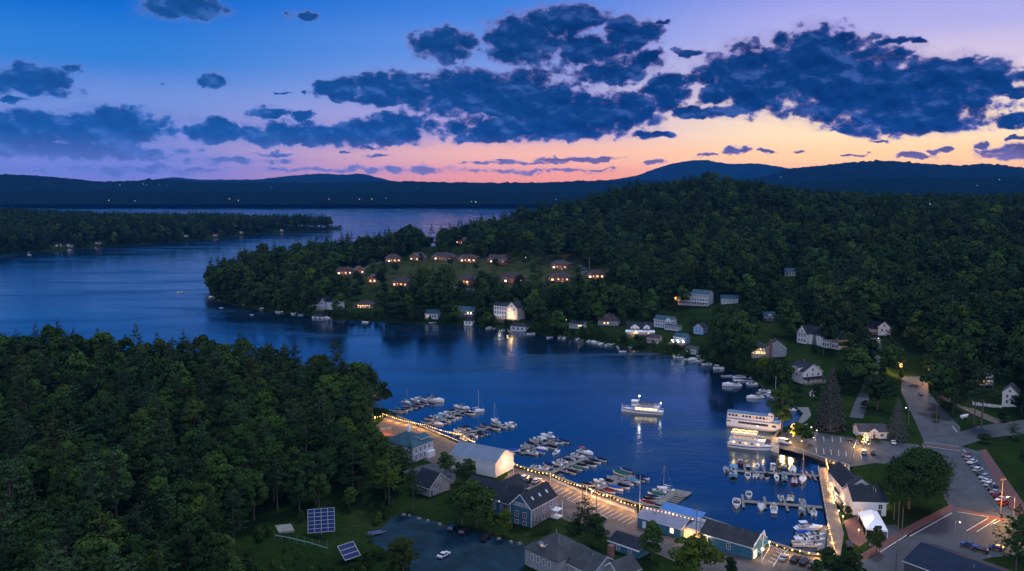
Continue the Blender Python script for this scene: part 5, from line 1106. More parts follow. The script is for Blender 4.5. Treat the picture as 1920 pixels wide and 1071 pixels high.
dock('lower dock of the right-hand marina with open slips',(1390,939),(1542,951),2.2,fingers=[(.02,1,5.5),(.02,-1,5),(.30,1,5),(.29,-1,4.5),(.55,1,4.5),(.56,-1,5),(.80,1,5.5),(.82,-1,5.5)])
rm('lower dock, right marina',[('m',1404,929,'red',1.0),('o',1464,934,'white',1.1),('m',1483,934,'green',1.25),('o',1503,940,'white')],'far side,')
rm('lower dock, right marina',[('m',1381,945,'navy',1.25),('c',1427,951,'white',1.05),('k',1451,953,'tan',.85),('p',1504,956,'grey',1.0),('m',1526,961,'red',.9)],'near side,')
dock('narrow side dock at the foot of the boardwalk',(1539,1032),(1546,985),2.2)
for k,px,py,col,lab in (('k',1517,990,'white','white cabin cruiser, topmost in the stack beside the boardwalk foot'),('c',1509,999,'blue','blue-covered boat below the topmost cruiser by the boardwalk foot'),('m',1529,1003,'white','white motorboat beside the blue-covered boat by the boardwalk foot'),('m',1509,1009,'black','black-decked motorboat in the middle of the boardwalk-foot stack'),('m',1529,1012,'white','white motorboat in the middle row nearest the boardwalk foot'),('p',1504,1020,'white','white pontoon boat, lowest on the left by the boardwalk foot'),('m',1524,1022,'grey','grey motorboat, lowest by the boardwalk foot')):
    boat(k,px,py,random.uniform(-.12,.05),col,lab,'boats in the right-hand marina',.95)
for i,(x,y) in enumerate(((1513,888),(1516,892),(1519,896))):
    kx,ky=PZ(x,y,.6); h,_=hull(3.4,.6,.25,stern=.1,sheer=.15,zk=-.1); k=tag(h.build('kayak',mat('kayak_orange',(.45,.16,.06),.5,.2,1.0)),['farthest','middle','nearest'][i]+' orange kayak on the inner end of the upper right dock','kayak','kayaks on the upper right dock'); k.location=(kx,ky,.7); k.rotation_euler=(0,0,1.5)
# boats and jetties round the bay
JET=[((440,571),(432,562)),((470,573),(462,566)),((528,586),(523,580)),((622,599),(614,592)),((806,607),(803,600)),((880,614),(878,606)),((925,617),(935,608)),((958,624),(950,615)),((1060,635),(1056,628)),((1092,639),(1088,632)),((1116,642),(1112,635)),((1160,655),(1156,647)),((1205,655),(1217,643)),((1262,668),(1272,656)),((1300,680),(1312,669)),((1345,692),(1365,687)),((1398,714),(1412,706)),((1425,742),(1448,735)),((1478,769),(1498,768)),((55,478),(52,471)),((180,467),(178,460))]
JL=['beside the low pontoon boat at the wooded point','beside the tall canopied cruiser on the far left shore','at the stern of the big yacht','beside the villa boathouse','beside the teal-roofed boathouse','at the little white boathouse','at the lit hotel terrace','left of the hipped grey boathouse','between the two white motorboats, first small dock','second of the small docks under the pines','third of the small docks, with three boats','left of the pink boat shed','below the twin-gabled cottage lawn','in front of the lit deck cottage','beside the grey boathouse','at the flat white raft boat','bent jetty below the grey house','by the crowded pontoon boats','at the little beach','on the far left peninsula, left one','on the far left peninsula by the gabled cottage']
for i,(a,b) in enumerate(JET): dock('small wooden jetty '+JL[i],a,b,1.6,.5,piles=False,name='jetty',cat='jetty')
SHORE=[('k',400,557,0,'white','white cruiser at the wooded point'),('k',408,560,.3,'white','second white cruiser at the wooded point'),('p',430,563,.2,'tan','low pontoon boat just right of the wooded point'),('k',459,572,1.4,'white','tall white canopied cruiser on the far left shore'),('s',506,577,.15,'white','big white sailing yacht lying along the far left shore',1.7),('c',493,579,.1,'white','white covered boat ahead of the big yacht'),('m',524,585,0,'white','small white motorboat right of the big yacht'),('c',540,580,1,'navy','navy covered boat near the shore right of the yacht'),('c',612,596,0,'white','white covered boat beside the villa boathouse'),('o',685,604,-.3,'white','lone white dinghy anchored off the glowing red cottage',1.2),('s',783,602,0,'white','small sailboat left of the teal-roofed boathouse',.7),('c',799,603,.1,'light blue','pale covered boat in front of the teal-roofed boathouse',1.1),('m',812,606,0,'white','white motorboat right of the teal-roofed boathouse'),('m',886,609,.4,'white','white motorboat by the small white boathouse'),('o',415,577,0,'white','tiny white buoy skiff off the far left shore',.7),('o',472,590,0,'white','tiny white skiff anchored off the big yacht',.7),
 ('m',1049,633,1.2,'white','white motorboat left of the first small dock'),('m',1058,634,1.2,'white','white motorboat right of the first small dock'),('m',1085,636,.8,'grey','grey motorboat by the second small dock'),('m',1106,640,.9,'white','white motorboat, first of three by the third small dock'),('c',1113,641,.9,'white','white covered boat, second of three by the third small dock'),('m',1119,643,.9,'light blue','pale blue motorboat, third by the third small dock'),('c',1151,646,.3,'grey','grey covered boat below the pink boat shed'),('k',1163,643,1.5,'white','white cruiser moored left of the pink boat shed'),('m',1187,652,.4,'white','white motorboat, outer one below the twin-gabled cottage'),('c',1195,651,.4,'grey','grey covered boat below the twin-gabled cottage'),('k',1208,652,.3,'white','white cruiser, right one below the twin-gabled cottage',.9),('o',1167,659,0,'white','low white swim skiff off the twin-gabled cottage'),('m',1272,670,-.3,'white','white motorboat, outer one by the lit deck cottage'),('m',1281,666,.0,'grey','grey motorboat by the lit deck cottage'),('k',1303,674,.1,'white','white cruiser right of the lit deck cottage'),('m',1313,677,.1,'grey','grey motorboat by the grey boathouse jetty'),('p',1347,691,0,'white','flat white raft-like pontoon boat under the dark trees',1.0),('k',1371,722,0,'white','sleek white cruiser on the shore below the grey house',1.15),('c',1386,707,-.1,'grey','grey covered boat, upper one below the grey house',1.2),('c',1398,713,-.1,'navy','navy covered boat by the bent jetty',1.2),('m',1410,720,-.1,'white','white motorboat at the bent jetty'),('p',1458,744,-.2,'grey','crowded grey pontoon boat left of the lawn shore',1.15),('p',1447,742,-.2,'white','white pontoon boat beside the crowded one',.9),('c',1478,769,0,'white','white covered boat off the little beach',1.2),('k',1415,745,.1,'tan','orange-lit cruiser lying alone off the bent jetty',1.0),
 ('m',338,548,0,'white','tiny motorboat out on the open lake'),('m',55,478,0,'white','white motorboat on the far left peninsula shore'),('m',130,468,0,'white','white motorboat below the gabled cottage on the far left peninsula'),('m',452,441,0,'white','white motorboat on the far left peninsula near its tip')]
SHORE+=[('c',446,568,.2,'navy','navy covered boat between the pontoon and the tall canopied cruiser'),('m',415,563,.3,'white','white motorboat right behind the two cruisers at the wooded point'),('m',553,588,.2,'white','white motorboat between the big yacht and the villa boathouse'),('c',566,590,.1,'blue','blue covered boat left of the villa boathouse'),('m',916,615,.9,'white','white motorboat at the left of the lit hotel terrace'),('c',943,619,1.0,'grey','grey covered boat in front of the lit hotel terrace'),('m',995,626,.3,'white','white motorboat right of the hipped grey boathouse'),('c',1030,632,.8,'navy','navy covered boat left of the small docks under the pines'),
 ('c',1127,645,.8,'white','white covered boat right of the third small dock'),('m',1138,647,.9,'grey','grey motorboat between the small docks and the pink boat shed'),('c',1291,673,.1,'navy','navy covered boat between two white boats by the lit deck cottage'),('m',1325,683,.1,'white','white motorboat left of the flat raft boat'),('c',1362,704,-.1,'black','black covered boat above the sleek white cruiser'),('m',1434,733,-.1,'white','white motorboat right of the bent jetty')]
for e in SHORE: boat(e[0],e[1],e[2],e[3]+(pi if random.random()<.5 else 0),e[4],e[5],None,e[6] if len(e)>6 else 1.0)
# ------------------------------------------------------------------ tour boats
def rowwin(o,x0,x1,n,y,z,w,h,m,nm='window'):
    for i in range(n):
        x=x0+(x1-x0)*(i+.5)/n; s=-1 if y<0 else 1
        f=MB().box(x-w/2-.08,y-.05,z-h/2-.08,x+w/2+.08,y+.05,z+h/2+.08).build(nm,TRIM,o); MB().box(x-w/2,y-.07 if s<0 else y-.0,z-h/2,x+w/2,y+.0 if s<0 else y+.07,z+h/2).build('pane',m[i%len(m)],f)
def shiphull(o,Ln,Wd,fr,stripe=True,sheer=.7):
    mb,R=hull(Ln,Wd,fr,stern=.8,sheer=sheer,zk=-.8,tip=.03); mb.build('hull',GEL,o)
    if stripe:
        s=MB(); q=[]
        for side in (0,4):
            q=[[(r[side][0],r[side][1]*1.012,r[side][2]-.30),(r[side][0],r[side][1]*1.004,r[side][2]-.62)] for r in R]; s.loft(q,caps=False)
        s.build('stripe',NAVYP,o)
    r=MB(); 
    for side in (0,4):
        for a,b in zip(R,R[1:]):
            pa,pb=Vector(a[side]),Vector(b[side]); r.tube(pa+Vector((0,0,.9)),pb+Vector((0,0,.9)),.05,n=4); r.tube(pa,pa+Vector((0,0,.9)),.04,n=4)
    r.build('railing',TRIM,o)
def shiploc(A,B):
    a=Vector((*PZ(*A),0)); b=Vector((*PZ(*B),0)); c=(a+b)/2; d=b-a
    return (c.x,c.y,0),atan2(d.y,d.x),d.length
loc,yaw,Ln=shiploc((1243,777),(1165,771))
o=thing('excursion_boat','lit white excursion boat with dark canopy cruising alone in mid harbour','excursion boat',loc,yaw); k=Ln/20.0
shiphull(o,Ln,5.0,1.5)
MB().box(-8.2,-1.9,1.3,3.6,1.9,3.5).build('cabin',TRIM,o); rowwin(o,-7.8,3.2,9,-1.95,2.5,.9,.95,[LITW]); rowwin(o,-7.8,3.2,9,1.95,2.5,.9,.95,[LITW])
MB().box(-8.6,-2.2,3.5,5.0,2.2,3.66).build('upper_deck',PALEW,o)
MB().box(2.2,-1.5,3.66,5.0,1.5,5.9).build('wheelhouse',TRIM,o); rowwin(o,2.4,4.8,3,1.52,5.1,.55,.7,[GLASS]); rowwin(o,2.4,4.8,3,-1.52,5.1,.55,.7,[GLASS]); MB().box(1.9,-1.8,5.9,5.3,1.8,6.05).build('wheelhouse_roof',TRIM,o)
MB().loft([[(-6.6,-1.9,5.5),(-6.6,0,5.75),(-6.6,1.9,5.5)],[(1.8,-1.9,5.5),(1.8,0,5.75),(1.8,1.9,5.5)]],caps=False).build('canopy',mat('dark_canopy',(.012,.016,.04),.8,.2,1.0),o)
for x in (-6.4,-3.7,-1,1.6):
    for y in (-1.85,1.85): MB().tube((x,y,3.6),(x,y,5.5),.05,n=4).build('canopy_post',TRIM,o)
r=MB()
for y in (-2.1,2.1): r.box(-8.5,y-.03,4.4,2,y+.03,4.5).box(-8.5,y-.03,3.95,2,y+.03,4.0)
r.build('deck_rail',TRIM,o)
for i in range(5): MB().box(-6+i*1.5,-1.5,3.66,-5.5+i*1.5,1.5,4.3).build('bench',SEAT,o)
MB().tube((1.5,0,5.8),(1.5,0,8.2),.09,n=5).build('mast',TRIM,o); MB().ball((1.5,0,8.4),.38).build('mast_lamp',BULBW,o); lamp(o,(1.2,0,8.9),260,(1,.85,.75))
MB().tube((-9.2,0,2),(-9.2,0,5.4),.06,n=5).build('stern_pole',TRIM,o); MB().ball((-9.2,0,5.6),.32).build('stern_lamp',BULBW,o); MB().tube((Ln/2-.4,0,2.2),(Ln/2-.2,0,4.6),.05,n=4).build('bow_staff',TRIM,o)
lamp(o,(-2,-3.2,2.6),60); lamp(o,(-9,0,5.0),60,(1,.85,.75))
loc,yaw,Ln=shiploc((1366,799),(1469,812))
o=thing('dinner_boat','large white two-deck boat with blue roof moored behind the narrow pier','excursion boat',(loc[0],loc[1]+1.5,0),yaw)
shiphull(o,Ln,6.4,1.1,False,.4)
MB().prism([(-Ln/2+.1,-3.0),(Ln*.40,-3.0),(Ln*.47,-1.2),(Ln*.47,1.2),(Ln*.40,3.0),(-Ln/2+.1,3.0)],1.0,4.3).build('lower_house',TRIM,o)
rowwin(o,-Ln*.28,Ln*.26,12,-3.04,3.0,1.05,1.0,[GLASS]); rowwin(o,-Ln*.49,-Ln*.42,2,-3.04,3.1,.7,.7,[GLASS]); rowwin(o,Ln*.33,Ln*.40,2,-3.04,2.9,.8,.9,[GLASS])
MB().box(-Ln/2,-3.3,4.3,Ln*.46,3.3,4.5).build('upper_deck',mat('blue_grey_deck',(.16,.22,.34),.7,.15,.5),o)
MB().box(-Ln/2+.2,-2.3,4.5,Ln*.30,2.3,7.0).build('upper_house',TRIM,o); rowwin(o,-Ln*.48,Ln*.27,12,-2.34,5.95,1.05,1.0,[GLASS,GLASS,GLASS,LITD])
MB().add([(-Ln/2,-2.7,7.0),(Ln*.24,-2.7,7.0),(Ln*.24,2.7,7.0),(-Ln/2,2.7,7.0),(-Ln/2,-2.7,7.15),(Ln*.24,-2.7,7.15),(Ln*.24,2.7,7.15),(-Ln/2,2.7,7.15),(-Ln/2,0,7.6),(Ln*.24,0,7.6)],[(3,2,1,0),(0,1,5,4),(2,3,7,6),(4,5,9,8),(6,7,8,9),(4,8,7,3,0),(1,2,6,9,5)]).build('roof',mat('blue_boat_roof',(.05,.13,.25),.6,.2,.4),o)
MB().box(Ln*.245,-1.4,4.5,Ln*.33,1.4,7.9).build('wheelhouse',TRIM,o); rowwin(o,Ln*.25,Ln*.325,2,-1.43,7.0,.7,.7,[GLASS])
r=MB()
for y in (-3.25,3.25): r.box(-Ln/2,y-.03,5.35,Ln*.45,y+.03,5.45)
r.build('deck_rail',TRIM,o)
loc,yaw,Ln=shiploc((1365,836),(1449,846))
o=thing('harbour_cruise_boat','white tour boat with brightly bulb-lit open top deck at the pier','excursion boat',loc,yaw)
shiphull(o,Ln,5.6,1.6)
MB().prism([(-Ln/2+1,-2.3),(Ln*.22,-2.3),(Ln*.30,-1.0),(Ln*.30,1.0),(Ln*.22,2.3),(-Ln/2+1,2.3)],1.5,3.8).build('cabin',TRIM,o); rowwin(o,-Ln*.45,Ln*.22,10,-2.34,2.75,.95,.8,[LITD,LITW,LITD,GLASS]); rowwin(o,-Ln*.45,Ln*.22,10,2.34,2.75,.95,.8,[LITW])
MB().prism([(-Ln/2+.6,-2.5),(Ln*.25,-2.5),(Ln*.33,-1.0),(Ln*.33,1.0),(Ln*.25,2.5),(-Ln/2+.6,2.5)],3.8,3.98).build('upper_deck',PALEW,o)
MB().box(-Ln*.38,-1.7,3.98,Ln*.10,1.7,5.7).build('deck_house',TRIM,o); rowwin(o,-Ln*.37,Ln*.09,6,-1.74,4.9,1.3,.7,[LITD])
MB().box(-Ln*.42,-2.1,5.7,Ln*.14,2.1,5.85).build('top_deck',PLANK,o)
r=MB()
for y in (-2.05,2.05): r.box(-Ln*.42,y-.03,6.6,Ln*.14,y+.03,6.7).box(-Ln*.42,y-.02,5.85,Ln*.14,y+.02,6.3)
r.build('deck_rail',TRIM,o)
for i in range(3): MB().tube((-Ln*.36+i*Ln*.22,0,5.8),(-Ln*.36+i*Ln*.22,0,8.4),.06,n=4).build('light_mast',TRIM,o)
for i in range(14):
    for y in (-1.95,1.95): MB().ball((-Ln*.41+i*Ln*.54/13,y,7.0+.25*abs(sin(i*.9))),.22).build('deck_bulb',BULB,o)
for i in range(4): lamp(o,(-Ln*.36+i*Ln*.15,0,7.4),300,(1,.6,.22),.4)
for i in range(4): MB().ball((Ln*.2+i*.8,-1.8+.5*i,4.7),.22).build('deck_bulb',BULB,o)
lamp(o,(Ln*.3,-1,4.9),160)
# pier, boardwalk, seawalls
def slab(name,label,pix,z0,z1,m,cat,kind=None):
    p=[PZ(x,y,z1) for x,y in pix]; a=sum(p[i][0]*p[(i+1)%len(p)][1]-p[(i+1)%len(p)][0]*p[i][1] for i in range(len(p)))
    if a<0: p=p[::-1]
    return tag(MB().prism(p,z0,z1).build(name,m),label,cat,None,kind)
slab('tour_pier','narrow concrete pier between the white tour boats',[(1388,812),(1470,823),(1468,827),(1388,816)],-2,1.35,STONE,'pier')
pl=thing('pier_lamp','lamp post on the narrow pier between the tour boats','lamp',Vector((*PZ(1420,814,1.4),1.4))); MB().tube((0,0,0),(0,0,3.4),.07).build('post',METAL,pl); MB().ball((0,0,3.5),.2).build('bulb',BULBW,pl); lamp(pl,(0,-.3,3.9),900,(1,.62,.5)); lamp(pl,(-9,1.5,3.4),500,(1,.62,.5))
slab('landing_pier','broad concrete landing beside the parked white van',[(1446,818),(1463,820),(1460,850),(1446,846)],-2,1.62,STONE,'pier')
bw=[PZ(x,y,1.7) for x,y in ((1533,877),(1549,877),(1582,1000),(1576,1042),(1549,1042),(1553,990))]
bo=thing('boardwalk','broad plank boardwalk leading from the harbour lot to the lower quay','boardwalk',(bw[0][0],bw[0][1],0))
MB().prism([(x-bw[0][0],y-bw[0][1]) for x,y in bw[::-1]],1.45,1.72).build('deck',PLANK,bo)
for i in range(12):
    t=i/11; a=Vector(bw[0]).lerp(Vector(bw[5]),t)-Vector(bw[0]); MB().tube((a.x+.3,a.y,-2.5),(a.x+.3,a.y,2.3),.16,n=6).build('piling',WOOD,bo)
r=MB()
for i in range(11):
    a=Vector(bw[0]).lerp(Vector(bw[5]),i/11)-Vector(bw[0]); b=Vector(bw[0]).lerp(Vector(bw[5]),(i+1)/11)-Vector(bw[0]); r.tube((a.x+.2,a.y,2.6),(b.x+.2,b.y,2.6),.06,n=4)
    r.tube((a.x+.2,a.y,1.7),(a.x+.2,a.y,2.6),.05,n=4)
r.build('handrail',TRIM,bo)
def seawall(label,pix,h=1.62):
    mb=MB(); p=[Vector((*PZ(x,y,1.0),0)) for x,y in pix]
    for a,b in zip(p,p[1:]):
        d=(b-a).normalized(); s=Vector((-d.y,d.x,0))*.35; e=d*.3
        mb.prism([tuple((a-s-e)[:2]),tuple((b-s+e)[:2]),tuple((b+s+e)[:2]),tuple((a+s-e)[:2])],-2.5,h+random.uniform(0,.03))
    tag(mb.build('seawall',STONE),label,'seawall')
seawall('stone seawall along the left marina',[(745,782),(800,804),(890,842),(930,858)])
seawall('stone seawall under the string lights of the promenade',[(963,873),(1030,890),(1100,917),(1195,946),(1290,962),(1412,1003),(1440,1017),(1500,1036),(1560,1047)])
seawall('stone quay wall below the harbour lot',[(1462,806),(1446,828),(1500,845),(1540,859),(1591,874),(1593,925),(1566,936)])
# ------------------------------------------------------------------ cars
CARP=mat('car_paint',(0.8,0.8,0.8),0.3,0.03,0.5,objcol=True,spec=0.6); RIM=mat('wheel_rim',(.4,.4,.42),.4,.1,2,metal=.6); TAIL=mat('tail_lens',(.35,.01,.01),.3,.1,2); HEADL=mat('head_lens',(.7,.7,.72),.15,.05,2)
def car_proto(kind):
    Ln,H,prof,gl={'sedan':(4.6,1.42,[(-2.3,.45),(-2.3,.95),(-1.55,1.0),(1.05,.98),(2.2,.78),(2.3,.45)],[(-1.65,.98),(-.95,1.40),(.35,1.42),(1.15,.97)]),
       'suv':(4.7,1.75,[(-2.35,.5),(-2.35,1.12),(1.1,1.10),(2.25,.98),(2.35,.5)],[(-2.28,1.10),(-1.95,1.72),(.35,1.75),(1.2,1.09)]),
       'pickup':(5.4,1.8,[(-2.7,.6),(-2.7,1.15),(-.6,1.15),(1.35,1.13),(2.6,1.02),(2.7,.6)],[(-.75,1.13),(-.6,1.78),(.75,1.8),(1.45,1.12)]),
       'van':(5.6,2.4,[(-2.8,.5),(-2.8,1.5),(2.1,1.45),(2.7,1.05),(2.8,.5)],[(-2.78,1.48),(-2.7,2.35),(1.2,2.4),(2.15,1.43)])}[kind]
    o=thing('parked_car' if kind!='van' else 'delivery_van','','car'); w=.9 if kind in('sedan',) else .95
    b=MB(); n=len(prof); yy=[-w,-w*.93,w*.93,w]; R=[]
    for y,s in ((-w*.92,.05),(-w,0),(w,0),(w*.92,.05)): R.append([(x*(1-s*.3),y,z-(s if z>.7 else 0)) for x,z in prof]+[(prof[0][0],y,prof[0][1])])
    b.loft(R,caps=True)
    q=[(x,z) for x,z in gl]; body=b
    t=.13
    (a0,z0),(a1,z1),(a2,z2),(a3,z3)=q
    body.add([(a1,-w*.80,z1-.05),(a2,-w*.80,z2-.05),(a2,w*.80,z2-.05),(a1,w*.80,z1-.05),(a1+.08,-w*.72,z1+.03),(a2-.08,-w*.72,z2+.03),(a2-.08,w*.72,z2+.03),(a1+.08,w*.72,z1+.03)],[(4,5,6,7),(0,1,5,4),(1,2,6,5),(2,3,7,6),(3,0,4,7)])
    if kind=='van': body.add([(a0,-w*.985,z0),(a2-.6,-w*.985,z0),(a2-.6,-w*.81,z1-.02),(a1,-w*.81,z1-.02),(a0,w*.985,z0),(a2-.6,w*.985,z0),(a2-.6,w*.81,z1-.02),(a1,w*.81,z1-.02)],[(0,1,2,3),(5,4,7,6),(4,0,3,7)])
    if kind=='pickup': body.box(-2.5,-w*.85,1.152,-.8,w*.85,1.17)
    body.build('body',CARP,o)
    MB().add([(a0,-w*.96,z0),(a3,-w*.96,z3),(a2,-w*.79,z2-.04),(a1,-w*.79,z1-.04),(a0,w*.96,z0),(a3,w*.96,z3),(a2,w*.79,z2-.04),(a1,w*.79,z1-.04)],[(0,1,2,3),(5,4,7,6),(1,5,6,2),(4,0,3,7)]).build('windows',GLASS,o)
    for x in (-Ln*.30,Ln*.30):
        for y in (-w+.06,w-.06):
            q=MB().tube((x,y-.11,.34),(x,y+.11,.34),.34,n=10).build('wheel',BLACK,o); MB().tube((x,y-.12,.34),(x,y+.12,.34),.19,n=8).build('rim',RIM,q)
    for y in (-w*.68,w*.68):
        MB().box(Ln/2-.1,y-.18,.68,Ln/2+.01,y+.18,.84).build('headlight',HEADL,o); MB().box(-Ln/2-.01,y-.17,.74,-Ln/2+.08,y+.17,.95).build('tail_light',TAIL,o)
    return o
CPR={}
CARC={'white':(.8,.8,.8),'silver':(.42,.43,.45),'black':(.015,.015,.018),'grey':(.12,.125,.13),'navy':(.015,.03,.09),'red':(.38,.02,.02),'maroon':(.15,.012,.02),'blue':(.03,.09,.25)}
def car(kind,px,py,to,col,label,group=None,cat='car'):
    if kind not in CPR: CPR[kind]=car_proto(kind)
    p=CPR[kind]; o=p if p.name not in USED else copy_tree(p)
    if o is p: USED.add(p.name)
    a=P(px,py); b=P(*to); o.location=(a.x,a.y,max(a.z,FLAT if a.y<425 else 0)+.06); o.rotation_euler=(0,0,atan2(b.y-a.y,b.x-a.x))
    tag(o,label,cat,group)
    for ch in BOATKIDS(o):
        if ch.name.startswith('body'): ch.color=(*CARC[col],1)
    return o
for k,x,y,c,l in (('suv',984,899,'white','white car, first of the four by the boathouse wall'),('suv',993,904,'black','black car second in the row of four by the boathouse'),('suv',1006,905,'white','white car between black and red ones by the boathouse'),('sedan',1021,910,'red','bright red car at the end of the four by the boathouse')): car(k,x,y,(x+16,y-10),c,l,'cars by the boathouse')
rowc=['maroon','white','navy','white','silver','black','navy','white','silver','white','navy','black','maroon','white','maroon','red','maroon']
dcol={'maroon':'maroon','white':'white','navy':'navy','silver':'silver','black':'black','red':'red'}
rk=['sedan','suv','pickup','sedan','suv','sedan','suv']
for i in range(14):
    t=i/13; x,y=1812+t*70,856+t*90; c=['maroon','silver','white','navy','white','black','silver','white','white','black','silver','maroon','white','red'][i]; k=rk[i%7]
    car(k,x,y,(x+18,y-7) if i%3 else (x-18,y+7),c,'%s %s angle-parked beside the brick pavement, %s from the crossing'%(c,'car' if k=='sedan' else k,(['first']+ORD[1:]+['thirteenth','lowest'])[i]),'cars angle-parked along the main road')
for k,x,y,to,c,l in (('sedan',832,1044,(850,1034),'white','white sedan alone near the bottom of the lower lot'),('suv',848,994,(857,984),'navy','navy car backed against the hedge of the lower lot'),('suv',870,1001,(880,992),'black','black car beside the navy one in the lower lot'),('pickup',912,1012,(926,1001),'black','black pickup apart from the others in the lower lot'),
  ('sedan',1594,826,(1594,816),'black','black car nosed up to the white visitor building'),('suv',1620,851,(1620,841),'silver','silver car under the lit tree in the harbour lot'),('sedan',1637,852,(1637,842),'black','black car beside the silver one under the lit tree'),('sedan',1675,832,(1673,826),'white','white car near the spruce by the visitor building'),
  ('sedan',1470,1049,(1478,1040),'silver','pale silver car in the hatched bays below the long dock'),('suv',1491,1053,(1500,1044),'black','black car, first right of the pale silver one'),('suv',1508,1058,(1517,1049),'black','black car, second right of the pale silver one'),('sedan',1524,1063,(1532,1055),'grey','grey car half under the trees at the bottom'),
  ('suv',1593,1026,(1590,1014),'black','black car with pale roof rack at the boardwalk foot'),('pickup',1818,1027,(1800,1022),'blue','dark blue pickup above the navy roof'),('sedan',1838,1034,(1822,1030),'black','black car next to the dark blue pickup'),('sedan',1868,1031,(1852,1029),'navy','navy car rightmost above the navy roof'),
  ('sedan',1713,725,(1704,724),'maroon','low maroon car at the top junction of the main road'),('sedan',1726,741,(1733,752),'black','black car parked by the shrubs of the lit corner'),('suv',1644,652,(1646,664),'red','car driving down the upper road with headlights on')):
    o=car(k,x,y,to,c,l)
    if 'driving' in l:
        for ch in list(BOATKIDS(o)):
            if ch.name.startswith('headlight'): ch.data=ch.data.copy(); ch.data.materials[0]=emit('headlight_glow',(1,.85,.65),40)
        lamp(o,(5.0,0,.9),500,(1,.5,.3))
car('van',1471,839,(1485,842),'white','white delivery van parked under the lit tree at the landing',None,'van')
tr=thing('boat_trailer','blue covered boat trailer at the left corner of the lower lot','trailer',P(703,1003),.5)
MB().box(-2.6,-.9,.5,2.4,.9,.75).build('frame',METAL,tr); MB().loft([[(-2.5,-.95,.75),(-2.5,0,1.5),(-2.5,.95,.75)],[(1.8,-.9,.75),(1.8,0,1.4),(1.8,.9,.75)],[(2.6,-.2,.75),(2.6,0,1.0),(2.6,.2,.75)]]).build('cover',NAVYP,tr); MB().tube((2.4,0,.6),(4.0,0,.5),.06).build('tow_bar',METAL,tr)
for y in (-1,1): MB().tube((-.6,y-.1,.35),(-.6,y+.1,.35),.35,n=9).build('wheel',BLACK,tr)
for i,(x,y) in enumerate(((757,966),(767,968),(786,974),(803,978),(825,984),(935,1011),(958,1018),(975,1021))):
    p=P(x,y); b_=MB().prism([(-.9,-.5),(.7,-.6),(1.0,.3),(-.2,.6)],-.2,.6,top=[(-.6,-.3),(.5,-.35),(.6,.2),(-.1,.3)]).build('boulder',STONE,None,p); b_.rotation_euler=(0,0,i*1.3); tag(b_,'pale boulder edging the upper side of the lower lot','boulder','boulders edging the lower lot')
# ------------------------------------------------------------------ poles, lamps, strings
def pole(label,px,py,h,cross=True,name='utility_pole',m=None,rz=.3):
    p=P(px,py); o=thing(name,label,'utility pole' if cross else 'pole',p,rz); MB().tube((0,0,-.5),(0,0,h),.17,.11,7).build('pole',m or WOOD,o)
    if cross:
        MB().box(-1.2,-.07,h-1.0,1.2,.07,h-.82).build('crossarm',m or WOOD,o)
        for x in (-1.05,-.4,.4,1.05): MB().tube((x,0,h-.82),(x,0,h-.55),.05).build('insulator',STONE,o)
    return o
for a in (('tall utility pole beside the car row at the right',1876,964,13,True,'utility_pole',None,.2),('utility pole left of the main road fork',1755,803,12,True),('utility pole at the lower road edge beside the tent',1680,1062,20,False,'utility_pole'),('dark utility pole standing before the teal shop entrance',1305,1020,12,True),('thinner dark pole beside the one at the shop entrance',1313,1024,9,False),('dark pole between parking bays of the promenade, left',1092,955,9,True),('dark pole between parking bays of the promenade, right',1118,966,12,True),
   ('pale utility pole on the slope before the gabled mansion',1544,667,11,True),('utility pole behind the round dark tree',1645,724,13,False),('utility pole beside the lit shrubs at the top of the road',1730,722,12,False),('utility pole at the lit trees above the junction',1689,702,11,False),('dark post at the corner of the harbour lot',1599,862,8,False),('slim pole by the oak and tent, left',1676,975,6,False),('slim pole by the oak and tent, right',1691,1003,9,False)): pole(*a)
def flagpole(label,px,py,h,z=None):
    p=P(px,py); o=thing('flagpole',label,'flagpole',p); MB().tube((0,0,-1),(0,0,h),.09,.05,6).build('pole',TRIM,o); MB().ball((0,0,h),.13).build('finial',TRIM,o)
flagpole('white flagpole at the promenade end by the awning',1199,974,15); flagpole('white flagpole before the right lodge on the meadow',1105,505,13); flagpole('white pole rising at the boathouse front wall',954,898,8); flagpole('white pole beside the small cottage grove on the shore',1454,733,8)
def street_lamp(label,px,py,h,em,pw,arm=1.6,c=(1,.6,.28)):
    p=P(px,py); o=thing('street_lamp',label,'street lamp',p,random.uniform(0,6)); q=MB().tube((0,0,-.3),(0,0,h),.08,.05,6)
    if arm: q.tube((0,0,h),(arm,0,h+.25),.05,n=5)
    q.build('post',METAL,o); MB().box(arm-.3,-.14,h+.12,arm+.35,.14,h+.28).build('lamp_head',METAL,o); MB().ball((arm,0,h+.02),.24,sz=.6).build('bulb',em,o); lamp(o,(arm,0,h-.35),pw,c,.2)
